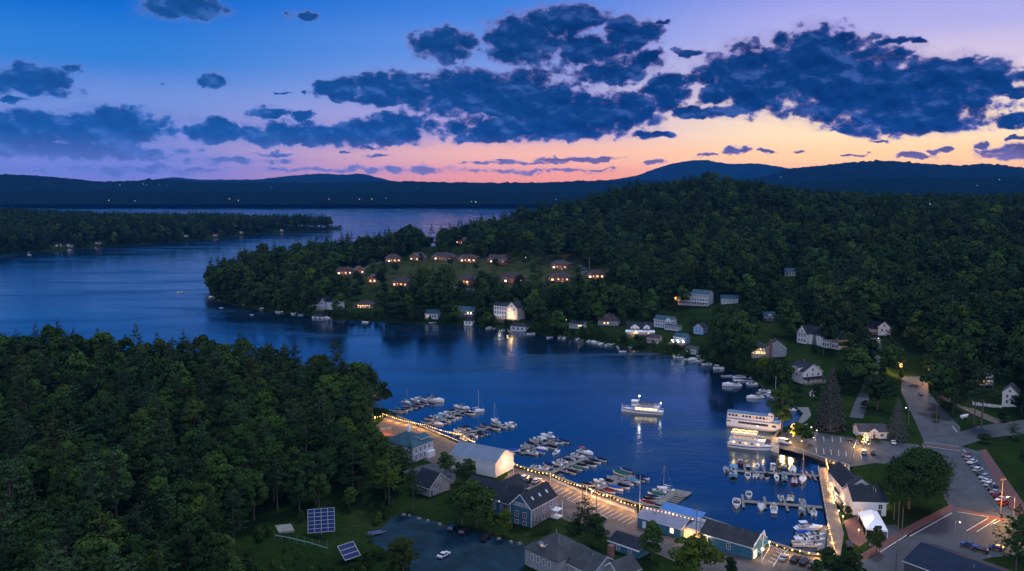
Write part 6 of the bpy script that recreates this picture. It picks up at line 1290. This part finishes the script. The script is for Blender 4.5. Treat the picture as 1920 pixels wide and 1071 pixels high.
for a in (('street lamp lighting the end of the car row, orange',1900,976,8,BULB,15000,2.5,(1,.48,.11)),('lamp at the junction lighting the shrubs orange',1738,716,7,ORANGE,11000,1.5,(1,.42,.12)),('tall lamp among lit trees above the junction',1686,706,8,BULB,9000,1.5),('lamp post on the kerb of the main road beside spruce',1703,796,8,BULBW,200,1.5,(.9,.9,1)),('lamp post at the lower junction island',1790,1012,6,BULBW,160,1.2,(.9,.9,1)),('lamp with orange glow on the tent lawn',1609,1022,5,BULB,1300,0),('lamp glowing against the tent pole',1617,995,4.5,BULB,1300,0),('short lamp on the lit lawn, upper',1563,951,1.6,BULBW,420,0),('short lamp on the lit lawn, lower',1572,966,1.6,BULBW,420,0),
  ('garden lamp on the lawn by the beach, left',1521,806,1.2,BULBW,40,0),('garden lamp on the lawn by the beach, middle',1531,812,1.2,BULBW,40,0),('garden lamp on the lawn by the beach, right',1557,809,2.5,BULBW,60,0),('lamp low at the edge of the harbour lot by the lit tree',1503,833,1.4,BULB,200,0),('lamp at the upper corner of the harbour lot',1525,828,1.8,BULBW,260,0,(1,.7,.5)),('lamp on the boardwalk edge near the brick patio',1580,982,2.6,BULB,1300,0),('white globe lamp where the crossing meets the oak',1749,884,2.6,BULBW,60,0),('lamp on the drive of the high white gabled house',1647,640,2.0,BULBW,160,0,(1,.85,.6)),
  ('lamp by the shore path, glowing orange at the water',1062,607,3,BULB,260,0),('second orange lamp by the shore path',1055,612,3,BULB,160,0),('lamp under the shore trees right of the lit hotel',1010,592,3,BULB,260,0),('white lamp in the trees above the far left shore',535,563,3,BULBW,60,0),('yellow lamp at the far left jetties',535,577,3,BULB,120,0),('lamp at the end of the wood beside the left shore',476,526,4,BULBW,40,0),('faint lamp near the wooded point',447,506,4,BULBW,30,0),('lamp on the meadow slope below the lodges',821,527,2,BULBW,40,0),('lamp beside the drive in mid meadow',986,489,4,BULBW,60,0),('low lamp near the white post in the shore grass',808,575,2,BULBW,40,0),('lamp among trees behind the pink boat shed',1080,578,4,BULBW,40,0),('lamp before the right white house behind the pines',1790,733,3,BULBW,120,0),('lamp left of the white house behind the pines',1783,731,2.5,BULBW,80,0)): street_lamp(*a)
def cable(p0,p1,sag,n): 
    return [Vector(p0).lerp(Vector(p1),i/n)-Vector((0,0,sag*4*(i/n)*(1-i/n))) for i in range(n+1)]
BALL=MB().ball((0,0,0),.2,n=6,m=4).mesh('bulb',BULB); BALLD=MB().ball((0,0,0),.19,n=6,m=4).mesh('bulb',emit('dim_bulb_glow',(1.0,.46,.11),2.6))
def string(label,pts,z,sag=1.2,step=1.9,pw=150,every=3,r=1.0,posts=True):
    q=[Vector((*PZ(x,y,h),h)) for (x,y),h in zip(pts,z)]; o=thing('string_lights',label,'string lights',(q[0].x,q[0].y,FLAT)); off=Vector((q[0].x,q[0].y,FLAT)); k=0; c=MB()
    for a,b in zip(q,q[1:]):
        n=max(2,int((b-a).length/step)); pp=cable(a,b,sag,n)
        for u,v in zip(pp,pp[1:]): c.tube(u-off+Vector((0,0,.12)),v-off+Vector((0,0,.12)),.025,n=3)
        for u in pp[:-1]:
            w=obj('bulb',BALL if random.random()<.6 else BALLD,o,u-off); q_=r*random.uniform(.85,1.35); w.scale=(q_,q_,q_)
            if k%every==0: lamp(o,u-off-Vector((0,0,.5)),pw*random.uniform(1.1,3.0),(1,.48,.14),.3)
            k+=1
        if posts: MB().tube((a.x-off.x,a.y-off.y,-3),(a.x-off.x,a.y-off.y,a.z-FLAT+.3),.07,.05,5).build('post',TRIM,o)
    c.build('cord',BLACK,o)
string('string of warm bulbs along the left marina walkway',[(718,776),(800,797),(868,815),(893,829)],[4,4,4,3.5],.7,1.35,600,4,.95)
string('long string of warm bulbs from boathouse to the parking bend',[(963,868),(1032,888),(1100,912),(1145,928)],[6.2,5,5,5],1.1,1.5,700,4,.95)
string('string of warm bulbs from the parking bend to the awning',[(1109,918),(1145,930),(1198,948)],[5,5,5],.8,1.5,700,4,.95)
string('bright bulbs along the front edge of the blue awning',[(1200,949),(1255,962),(1306,975)],[6.9,6.9,6.9],.2,1.3,260,3,1.0,False)
string('string of bulbs over the hedge below the stacked boats',[(1443,1016),(1500,1033),(1567,1037)],[4,4,3.5],.6,2.2,420,3,1.25)
string('bulbs along the quay from boardwalk to the white building',[(1549,861),(1592,873)],[4,4],.6,1.6,420,2,1.0)
string('line of bulbs down the right side of the boardwalk',[(1549,861),(1555,888),(1562,938)],[4,3,2.6],.2,1.0,420,4,1.0)
string('short line of bulbs beside the lower boardwalk',[(1553,982),(1560,1010),(1567,1036)],[2.4,2.4,3],.2,1.6,380,4,.8)
string('little bulbs at the edge of the left wood beside the deck',[(703,782),(718,779)],[3.5,3.5],.3,1.2,260,4,1.0)
# a cluster of fairy lights on the sign tree of the harbour lot
def fairy(label,px,py,w,h,n,z0,pw,r=.9):
    p=P(px,py); o=thing('fairy_lights',label,'fairy lights',p); c=MB(); last=None
    for i in range(n):
        a=random.uniform(0,2*pi); u=random.uniform(.3,1); v=Vector((cos(a)*w*u,sin(a)*w*u,z0+h*random.random())); b_=obj('bulb',BALL,o,v); b_.scale=(r,r,r)
        if last is not None: c.tube(last,v,.02,n=3)
        last=v
    c.build('cord',BLACK,o); lamp(o,(-w*1.1,-w*1.5,z0+h*.45),pw*.55,(1,.5,.14),.6)
    if pw>500: lamp(o,(-w*1.7,.4,z0+h*.5),pw*.6,(1,.5,.14),.6)
fairy('dense fairy lights hung on the frame in the harbour lot',1622,838,1.5,4.5,30,1.2,6500)
fairy('fairy lights wound in the glowing tree by the white van',1492,826,3.2,4.5,42,2.5,9000)
fairy('fairy lights in the tree at the lit hotel gable',965,600,2.5,6,24,2,1500)
fairy('fairy lights in the trees above the junction',1683,702,2.6,3.5,14,4,900,.8)
fairy('tiny white lights among the shore trees at the left marina deck',717,760,4.5,1.2,14,4.5,60,.6)
fr=thing('sign_frame','dark wooden frame carrying the fairy lights in the harbour lot','frame',P(1625,842)); MB().tube((-1.5,0,0),(-1.5,0,5.4),.12).tube((1.5,0,0),(1.5,0,5.4),.12).tube((-1.7,0,5.4),(1.7,0,5.4),.12).build('frame',WOOD,fr)
sg=thing('lit_sign','small lit sign board standing over the dark inlet','sign',Vector((*PZ(1582,896,2.5),.3)),.1); MB().box(-1.7,-.06,2.0,1.7,.06,3.1).build('board',mat('cream_board',(.75,.68,.5),.6,.1,1),sg)
for x in (-1.4,1.4): MB().box(x-.06,.07,-1.5,x+.06,.19,2.9).build('post',WOOD,sg)
lamp(sg,(0,-1.0,3.2),60)
bx=slab('green_shed_roof','low green flat-roofed boat shelter beside the inlet',[(1561,902),(1578,904),(1578,924),(1565,924)],1.0,3.2,mat('green_roofing',(.05,.11,.09),.7,.3,.6),'shelter')
tg=tag(MB().box(-1.3,-.35,.7,1.3,.35,.8).box(-1.3,-.9,.4,1.3,-.6,.48).box(-1.3,.6,.4,1.3,.9,.48).box(-1.0,-.8,0,-.9,.8,.7).box(.9,-.8,0,1.0,.8,.7).build('picnic_table',mat('orange_wood',(.30,.14,.05),.7,.3,1),None,P(1573,931)),'orange-lit picnic table on the lawn by the boardwalk','picnic table')
tu=tag(MB().tube((0,0,0),(0,0,2.6),.05).add([(1.6*cos(a*pi/4),1.6*sin(a*pi/4),2.2) for a in range(8)]+[(0,0,2.9)],[(a,(a+1)%8,8) for a in range(8)]).build('patio_umbrella',mat('teal_cloth',(.03,.25,.30),.7,.1,1),None,P(1432,1030)),'teal patio umbrella by the shop porch','umbrella')
# solar arrays, guard rail, fence
SOLAR=mat('solar_cell',(.006,.022,.09),.4,.2,.6,spec=.15)
def solar(label,c,w,h,rz,tilt,cols,rows,z=1.6):
    p=P(*c); o=thing('solar_array',label,'solar array',p,rz); ct,st=cos(tilt),sin(tilt); hub=z+h/2*st+.3
    T=lambda u,v,d=0:(u,v*ct-d*st*0+d*(-st)*1.0*0+v*0-d*st,hub+v*st+d*ct)
    f=MB()
    pn=MB().add([T(-w/2,-h/2),T(w/2,-h/2),T(w/2,h/2),T(-w/2,h/2),T(-w/2,-h/2,-.12),T(w/2,-h/2,-.12),T(w/2,h/2,-.12),T(-w/2,h/2,-.12)],[(0,1,2,3),(7,6,5,4),(0,4,5,1),(1,5,6,2),(2,6,7,3),(3,7,4,0)]); pn.build('panel',SOLAR,o)
    t=.07
    for i in range(cols+1): u=-w/2+w*i/cols; f.add([T(u-t,-h/2-t,.03),T(u+t,-h/2-t,.03),T(u+t,h/2+t,.03),T(u-t,h/2+t,.03)],[(0,1,2,3)])
    for i in range(rows+1): v=-h/2+h*i/rows; f.add([T(-w/2-t,v-t,.034),T(w/2+t,v-t,.034),T(w/2+t,v+t,.034),T(-w/2-t,v+t,.034)],[(0,1,2,3)])
    f.build('frame',METAL,o); MB().tube((0,0,-.5),(0,0,hub-.1),.2,.16,8).build('mast',METAL,o)
solar('upright blue solar array of twenty-four framed panels on the dark lawn',(603,1003),8.2,7.6,.22,radians(50),4,6)
solar('second solar array, darker and turned, lower right on the lawn',(655,1050),5.4,5.0,.75,radians(38),1,3,1.0)
gr=thing('guard_rail','pale teal guard rail on thin posts crossing the dark lawn','guard rail',P(515,1012)); q=[P(515,1012),P(545,1018),P(580,1026),P(614,1037)]; b0=q[0].copy(); r=MB()
for a,b in zip(q,q[1:]): r.tube(a-b0+Vector((0,0,1.5)),b-b0+Vector((0,0,1.5)),.13,n=5)
r.build('rail',mat('teal_rail',(.18,.34,.36),.5,.2,1),gr)
for k in range(8):
    a=q[0].lerp(q[-1],k/7)-b0; MB().tube((a.x,a.y,-.8),(a.x,a.y,1.5),.06).build('post',METAL,gr)
dk=slab('stone_pad','flat stone pad on the lawn left of the solar arrays',[(516,985),(545,982),(552,994),(522,998)],FLAT-1,P(530,990).z+.35,STONE,'stone pad')
fc=thing('picket_fence','white picket fence in front of the clapboard house','fence',P(1824,760)); a,b=P(1824,762),P(1877,768); f0=a.copy(); f=MB(); n=46
for i in range(n):
    c=a.lerp(b,i/(n-1)); c.z=HZ(c.x,c.y); c=c-f0; f.box(c.x-.1,c.y-.04,0+c.z,c.x+.1,c.y+.04,1.6+c.z)
f.build('pickets',TRIM,fc)
for i in range(6):
    c=a.lerp(b,i/5)-f0; MB().box(c.x-.16,c.y-.16,-.3,c.x+.16,c.y+.16,2.1).build('post',TRIM,fc)
bt=thing('covered_boat_on_trailer','white-wrapped boat stored on the lawn by the pines','boat',P(1809,786),.5); hull(5,2,.9,deck=True)[0].build('hull',GEL,bt,(0,0,1.0)); MB().box(-1.8,-.6,0,-1.4,.6,1.0).box(1.2,-.4,0,1.6,.4,1.0).build('cradle',WOOD,bt)
mo=thing('lattice_deck','lit timber deck with white rails at the left wood','deck',P(715,815),.25); MB().box(-5,-5,-1,5,5,.35).build('deck',mat('red_deck',(.22,.09,.05),.8,.3,1,wave=('X',1.5,.4)),mo)
r=MB()
for i in range(14): r.box(-5+i*.75,4.9,.35,-4.9+i*.75,5,1.5)
r.box(-5,4.88,1.45,5,5.02,1.55).build('railing',TRIM,mo); lamp(mo,(2,-1,3.4),900,(1,.4,.16)); lamp(mo,(-3,1,3),500,(1,.4,.16))
# lamps of houses on the distant shore
from mathutils.bvhtree import BVHTree
FARB=[]
for ob in [x for x in scene.objects if x.name.startswith('far_hills') or x.name.startswith('mountain')]:
    FARB.append(BVHTree.FromPolygons([v.co.copy() for v in ob.data.vertices],[tuple(p.vertices) for p in ob.data.polygons]))
FLAMP=MB().ball((0,0,0),2.4,n=6,m=4).mesh('bulb',emit('far_lamp_glow',(1,.9,.8),2.2))
for i,(x,y,s,w) in enumerate(((225,348,1,'alone high on the left'),(269,346,1,'of a pair high on the left, left'),(275,347.5,.7,'of a pair high on the left, right'),(299,347,1,'high between the pair and the low hill'),(314,349,.8,'rightmost of the high left ones'),(318,366,.5,'faint, halfway down the left slope'),(204,377,1,'low at the left shore corner'),(253,378,.9,'low, second from the left shore corner'),(430,374.5,1,'over two shore cottages, bright'),(447,377,.9,'right of the two shore cottages'),(617,374.5,.8,'low in mid shore, first'),(674,375,1,'low in mid shore, second and bright'),(697,374.5,1,'low in mid shore, third'),(724,373,.8,'low in mid shore, fourth'),(783,353,.6,'alone high in the middle'),(892,380,1,'low, right of the lake middle'),(884,379,.7,'low and faint beside the lake middle'),(509,352,.5,'faint, high above mid shore'),(1464,333,1,'alone on the right ridge'),(1832,349,.8,'on the right slope, left'),(1874,338,1,'on the right slope, upper right'),(1043,375,.7,'at the right end of the open lake'))):
    r_=Vector(ray(x,y)); best=None
    for t in FARB:
        h=t.ray_cast(Vector((0,0,CAMZ)),r_.normalized())
        if h[0] is not None and (best is None or h[3]<best[1]): best=(h[0],h[3])
    if best is None: continue
    o=thing('distant_house_light','tiny white house light on the far shore, '+w,'house light',best[0]+Vector((0,0,1.5)),0,'house lights on the far shore'); o.scale=(s*.7,s*.7,s*.7)
    obj('bulb',FLAMP,o,(0,0,3)); MB().tube((0,0,-6),(0,0,1),.4).build('post',METAL,o)
# ------------------------------------------------------------------ single trees and shrubs of the town
def T(px,py,kind,seed,tint,h,label,wide=1.0,kw=None,name=None,cat='tree'):
    p=P(px,py); base=dict(BL+PN)
    kw=kw or base.get(seed,{}); H0=kw.get('h',{'broadleaf':17,'pine':22,'spruce':24,'bare':13}[kind]); s=h/H0
    return plant(p.x,p.y,kind,seed,tint,s*wide,label,None,s,kw=kw,z=HZ(p.x,p.y),name=name,cat=cat)
OAK=dict(h=20,R=12.3,blobs=110,per=190,leaf=.36,low=.22)
T(1704,955,'broadleaf',31,'dark green',22,'huge spreading dark oak filling the corner of the main road',kw=OAK)
T(1556,803,'spruce',41,'grey green',30,'tallest blue-grey spruce on the lawn behind the beach',1.0,dict(h=24,R=6.0,n=4600))
T(1681,823,'spruce',42,'grey green',19,'blue-grey spruce beside the white visitor building',1.05,dict(h=24,R=6.4,n=3400))
T(1645,768,'broadleaf',32,'dark green',17,'broad black-green round tree left of the main road',1.35,dict(h=17,R=7,blobs=34))
T(1496,829,'broadleaf',33,'yellow green',9,'small glowing tree beside the white van',1.25,dict(h=12,R=4.4,blobs=20))
T(1512,832,'broadleaf',34,'mid green',8,'low bushy tree right of the glowing tree',1.4,dict(h=12,R=4.6,blobs=18))
for a in ((730,950,'pine',13,'yellow green',20,'bright feathery light green tree at the left of the cottage',1.0),(775,958,'pine',12,'dark green',17,'dark conifer between the feathery tree and the cottage',1.1),(752,900,'broadleaf',2,'mid green',13,'tree covering the left corner of the grey harbour inn',1.0),(770,895,'pine',11,'blue green',13,'slim grey conifer against the inn corner',.8),(738,920,'broadleaf',3,'dark green',15,'dark tree below the harbour inn',1.1),
  (835,890,'broadleaf',1,'mid green',9,'small round tree between inn and boathouse',1.1),(876,914,'broadleaf',4,'dark green',11,'dark round tree before the boathouse roof',1.1),(862,905,'broadleaf',2,'olive',8,'olive shrub-like tree by the boathouse corner',1.0),(895,990,'broadleaf',3,'mid green',17,'big dense tree hiding the left half of the blue hall',1.15),(866,985,'broadleaf',1,'dark green',13,'dark tree at the left of the dense one by the blue hall',1.1),(948,1004,'broadleaf',2,'yellow green',9,'light yellow-green tree in front of the blue hall gable',1.2),(918,1000,'broadleaf',4,'mid green',10,'mid green tree filling the gap before the blue hall',1.1),
  (1095,1020,'pine',13,'dark green',15,'dark conifer on the right of the street by the parking bays',1.2),(1118,1026,'broadleaf',1,'dark green',11,'round dark tree right of the street conifer',1.1),(1075,1018,'broadleaf',3,'mid green',8,'low tree left of the street conifer',1.0),(1222,1050,'broadleaf',4,'mid green',12,'dark round tree before the low shed',1.1),(1298,1094,'broadleaf',1,'yellow green',14,'bright lamp-lit green tree in front of the shop entrance',1.5),(1372,1082,'broadleaf',2,'dark green',6,'small dark bush tree at the bottom right of the bright one',1.3),
  (1560,1088,'broadleaf',3,'mid green',9,'leafy tree at the bottom by the boardwalk foot',1.3),(1596,1098,'broadleaf',1,'dark green',10,'dark tree at the bottom right of the boardwalk foot',1.2),(1530,1096,'broadleaf',2,'dark green',7,'lower dark tree at the bottom left of the boardwalk foot',1.2),(1643,1036,'broadleaf',4,'olive',9,'small thin tree on the lawn before the tent',.9),(756,1075,'broadleaf',1,'olive',11,'round olive tree at the bottom of the lower lot',1.3),(690,1062,'broadleaf',2,'olive',5,'low olive bush by the second solar array',1.6),
  (1903,1092,'pine',13,'dark green',22,'dark conifer at the bottom right corner',1.2),(1930,1040,'broadleaf',3,'dark green',14,'dark tree at the right border above the corner conifer',1.1),(1668,688,'pine',14,'dark green',24,'tall pine on the verge left of the road top',1.1),(1762,722,'pine',13,'blue green',25,'broad pine right of the orange-lit junction',1.2),(1795,742,'pine',12,'dark green',26,'dark pine before the half-hidden white house',1.2),(1862,738,'pine',11,'dark green',20,'dark pine behind the picket fence',1.2),(1745,700,'broadleaf',3,'dark green',16,'dark tree over the orange shrubs at the junction',1.2),(1628,712,'broadleaf',2,'mid green',14,'round tree beside the upper road bend',1.2),(1575,735,'broadleaf',1,'dark green',12,'dark tree between tall spruce and black-green tree',1.1),(1880,790,'broadleaf',4,'dark green',5,'low dark tree below the clapboard house',1.6),(1915,775,'broadleaf',1,'dark green',10,'dark tree at the right border by the clapboard house',1.3),(1938,905,'broadleaf',1,'dark green',15,'dark tree at the right border on the lawn',1.1),(1900,822,'pine',13,'dark green',7,'low spreading conifer by the right side road',1.9),(1845,830,'broadleaf',3,'dark green',4.5,'low dark shrub mound at the side road mouth',2.0),(1826,797,'pine',14,'blue green',27,'tall bare-trunked pine, left of the pair by the picket fence',1.0),(1840,799,'pine',14,'dark green',30,'tall bare-trunked pine, right of the pair by the picket fence',1.1),
  (1484,745,'broadleaf',2,'dark green',6,'round tree at the shore below the gabled porch house',1.1),(1497,744,'broadleaf',1,'dark green',6,'small tree just left of the porch house steps',1.1),(1530,748,'broadleaf',4,'dark green',8,'tree in front of the porch house, by the spruce',1.0),(1465,712,'broadleaf',3,'olive',11,'olive tree on the bank below the mansion',1.2),(1432,703,'broadleaf',1,'yellow green',11,'yellow-green maple on the shore bank',1.2),(1450,708,'broadleaf',2,'mid green',12,'mid green maple beside the yellow-green one',1.1),(1526,660,'spruce',43,'dark green',14,'dark small fir before the mansion front',.9),(1612,704,'broadleaf',4,'mid green',10,'wide tree above the black-green round tree',1.2),(1594,698,'broadleaf',3,'dark green',9,'dark tree right of the porch house roof',1.2),
  (1745,735,'broadleaf',2,'yellow green',4,'orange-lit shrub at the junction lamp',1.6),(1757,742,'broadleaf',1,'olive',3.5,'low shrub beside the orange-lit shrub',1.8),(1690,712,'broadleaf',4,'yellow green',6,'young yellow-green tree at the road top',1.1),(1610,828,'broadleaf',3,'mid green',3,'round green bush left of the visitor building',1.6),(1645,829,'broadleaf',1,'mid green',1.8,'low round bush at the visitor building door',2.2),(1580,958,'broadleaf',2,'dark green',3.0,'dark shrub on the lit lawn by the veranda',1.5),(1590,965,'broadleaf',4,'dark green',3.2,'second dark shrub by the veranda foot',1.4),(1620,765,'broadleaf',2,'dark green',4,'low shrub row on the lawn behind the spruces',2.0),(1755,790,'broadleaf',1,'olive',4,'scrubby bush at the road fork',1.6)):
    T(*a)
for i,(x,y) in enumerate(((1000,1005),(1006,1004),(1012,1003),(1018,1001),(1024,999),(1030,996))): p=P(x,y); plant(p.x,p.y,'spruce',44,'dark green',.22,'narrow clipped cedar in the row under the blue hall side wall','cedars under the blue hall wall',.30,kw=dict(h=24,R=5.0,n=900),name='cedar')
q=[(700,520,'pine',7),(712,516,'pine',8),(800,508,'spruce',8),(812,505,'spruce',7),(775,500,'spruce',7),(722,519,'broadleaf',12),(742,512,'broadleaf',9),(850,538,'pine',13),(905,515,'spruce',8),(870,506,'broadleaf',5),(893,507,'broadleaf',6),(955,505,'pine',15),(985,501,'broadleaf',14),(1018,514,'pine',19),(1072,545,'spruce',10),(1096,538,'broadleaf',5),(905,552,'broadleaf',17),(890,556,'pine',16),(828,560,'broadleaf',9),(700,508,'broadleaf',11),(966,488,'broadleaf',10),(1008,490,'broadleaf',12),(640,500,'broadleaf',13),(1110,545,'broadleaf',8)]
q+=[(735,500,'spruce',10),(790,494,'broadleaf',9),(845,500,'broadleaf',8),(897,500,'spruce',11),(930,506,'broadleaf',10),(1000,520,'broadleaf',12),(1012,535,'pine',14),(1085,525,'spruce',9),(975,548,'broadleaf',13),(930,545,'broadleaf',11),(800,545,'broadleaf',12),(770,548,'pine',15),(715,540,'broadleaf',13),(1120,497,'broadleaf',14),(1050,485,'pine',17),(880,484,'broadleaf',12),(955,482,'pine',16),(835,482,'broadleaf',13),(795,484,'spruce',13),(910,484,'broadleaf',14)]
for i,(x,y,k,h) in enumerate(q):
    sd={'pine':13,'spruce':44,'broadleaf':1+i%4}[k]; p=P(x,y); kw=dict(BL+PN).get(sd,dict(h=24,R=5.0,n=900)); H0=kw['h']
    plant(p.x,p.y,k,sd,['dark green','blue green' if k!='broadleaf' else 'mid green'][i%2],h/H0*1.45,'dark rounded %s standing in the meadow among the lodges'%{'pine':'pine','spruce':'small spruce','broadleaf':'broadleaf tree'}[k],'%ss in the lodge meadow'%k,h/H0*1.4,kw=kw)
T(432,742,'bare',51,'grey green',15,'pale grey half-bare tree in the middle of the near left wood',1.15,dict(h=13))
T(500,738,'broadleaf',35,'yellow green',0.1 if False else 17,'yellow-green round tree on the right flank of the near left wood',1.1,dict(h=17,R=6,blobs=26))
T(358,735,'spruce',45,'blue green',31,'tallest layered fir breaking the skyline of the near left wood',1.0,dict(h=24,R=4.6,n=1500))
far_woods(forest())
# undergrowth along the water's edge
def shore_shrubs():
    pts=[]
    def run(poly_pts,n0,dep,sp):
        for a,b in zip(poly_pts,poly_pts[1:]):
            A,B=Vector((*a,0)),Vector((*b,0)); d=(B-A); m=max(1,int(d.length/sp)); s=Vector((-d.y,d.x,0)).normalized()
            for i in range(m):
                for k in range(2):
                    c=A+d*((i+random.random())/m)+s*n0*(1.0+random.random()*dep); pts.append((c.x,c.y))
    run(WP(FAR_SHORE[:18]),1,9,4.0)
    run([(-345,770),(-325,870)][::-1]+[LAND1[0]],1,9,4.0)
    run(WP([(-250,488),(0,478),(150,466),(300,456),(430,445),(500,437),(600,433),(648,430)]),1,14,6.0)
    out=[]
    for x,y in pts:
        if any(inpoly(q,np.array([x]),np.array([y]))[0] for q in EXPOLY): continue
        if float(np.maximum(sdist(LAND1,np.array([x]),np.array([y])),sdist(LAND2,np.array([x]),np.array([y])))[0])<.4: continue
        z=HZ(x,y); s=random.uniform(.22,.5)
        px,py,d=proj((x,y,z+17*s)); rr=5*s*FPX/d; py0=proj((x,y,z))[1]
        if any(d<e-2 and px+rr>a0 and px-rr<a1 and py<b1-2 and py0>b0 for a0,b0,a1,b1,e in KEEP): continue
        out.append((d,x,y,z,'broadleaf',s,'dark green',random.randrange(6)))
    lib=bpy.data.collections['foliage_library']
    woodland('shore_undergrowth',out,lib)
shore_shrubs()
def lawn_scrub():
    reg=GP([(425,1085),(440,1040),(500,985),(560,968),(640,958),(735,940),(745,958),(690,1008),(720,1036),(790,1085)]); out=[]
    xs=[p[0] for p in reg]; ys=[p[1] for p in reg]
    for k in range(900):
        x,y=random.uniform(min(xs),max(xs)),random.uniform(min(ys),max(ys))
        if not inpoly(reg,np.array([x]),np.array([y]))[0]: continue
        px,py,d=proj((x,y,HZ(x,y)))
        if (565<px<690 and 940<py<1062) or (505<px<560 and 975<py<1002): continue
        e=abs(float(sdist(reg,np.array([x]),np.array([y]))[0]))
        if random.random()>(.75 if e<5 else .16): continue
        out.append((d,x,y,HZ(x,y),'broadleaf',random.uniform(.05,.22 if e<6 else .10),'mid green',random.choice((0,3,4,6,7))))
    woodland('lawn_scrub',out,bpy.data.collections['foliage_library'])
lawn_scrub()
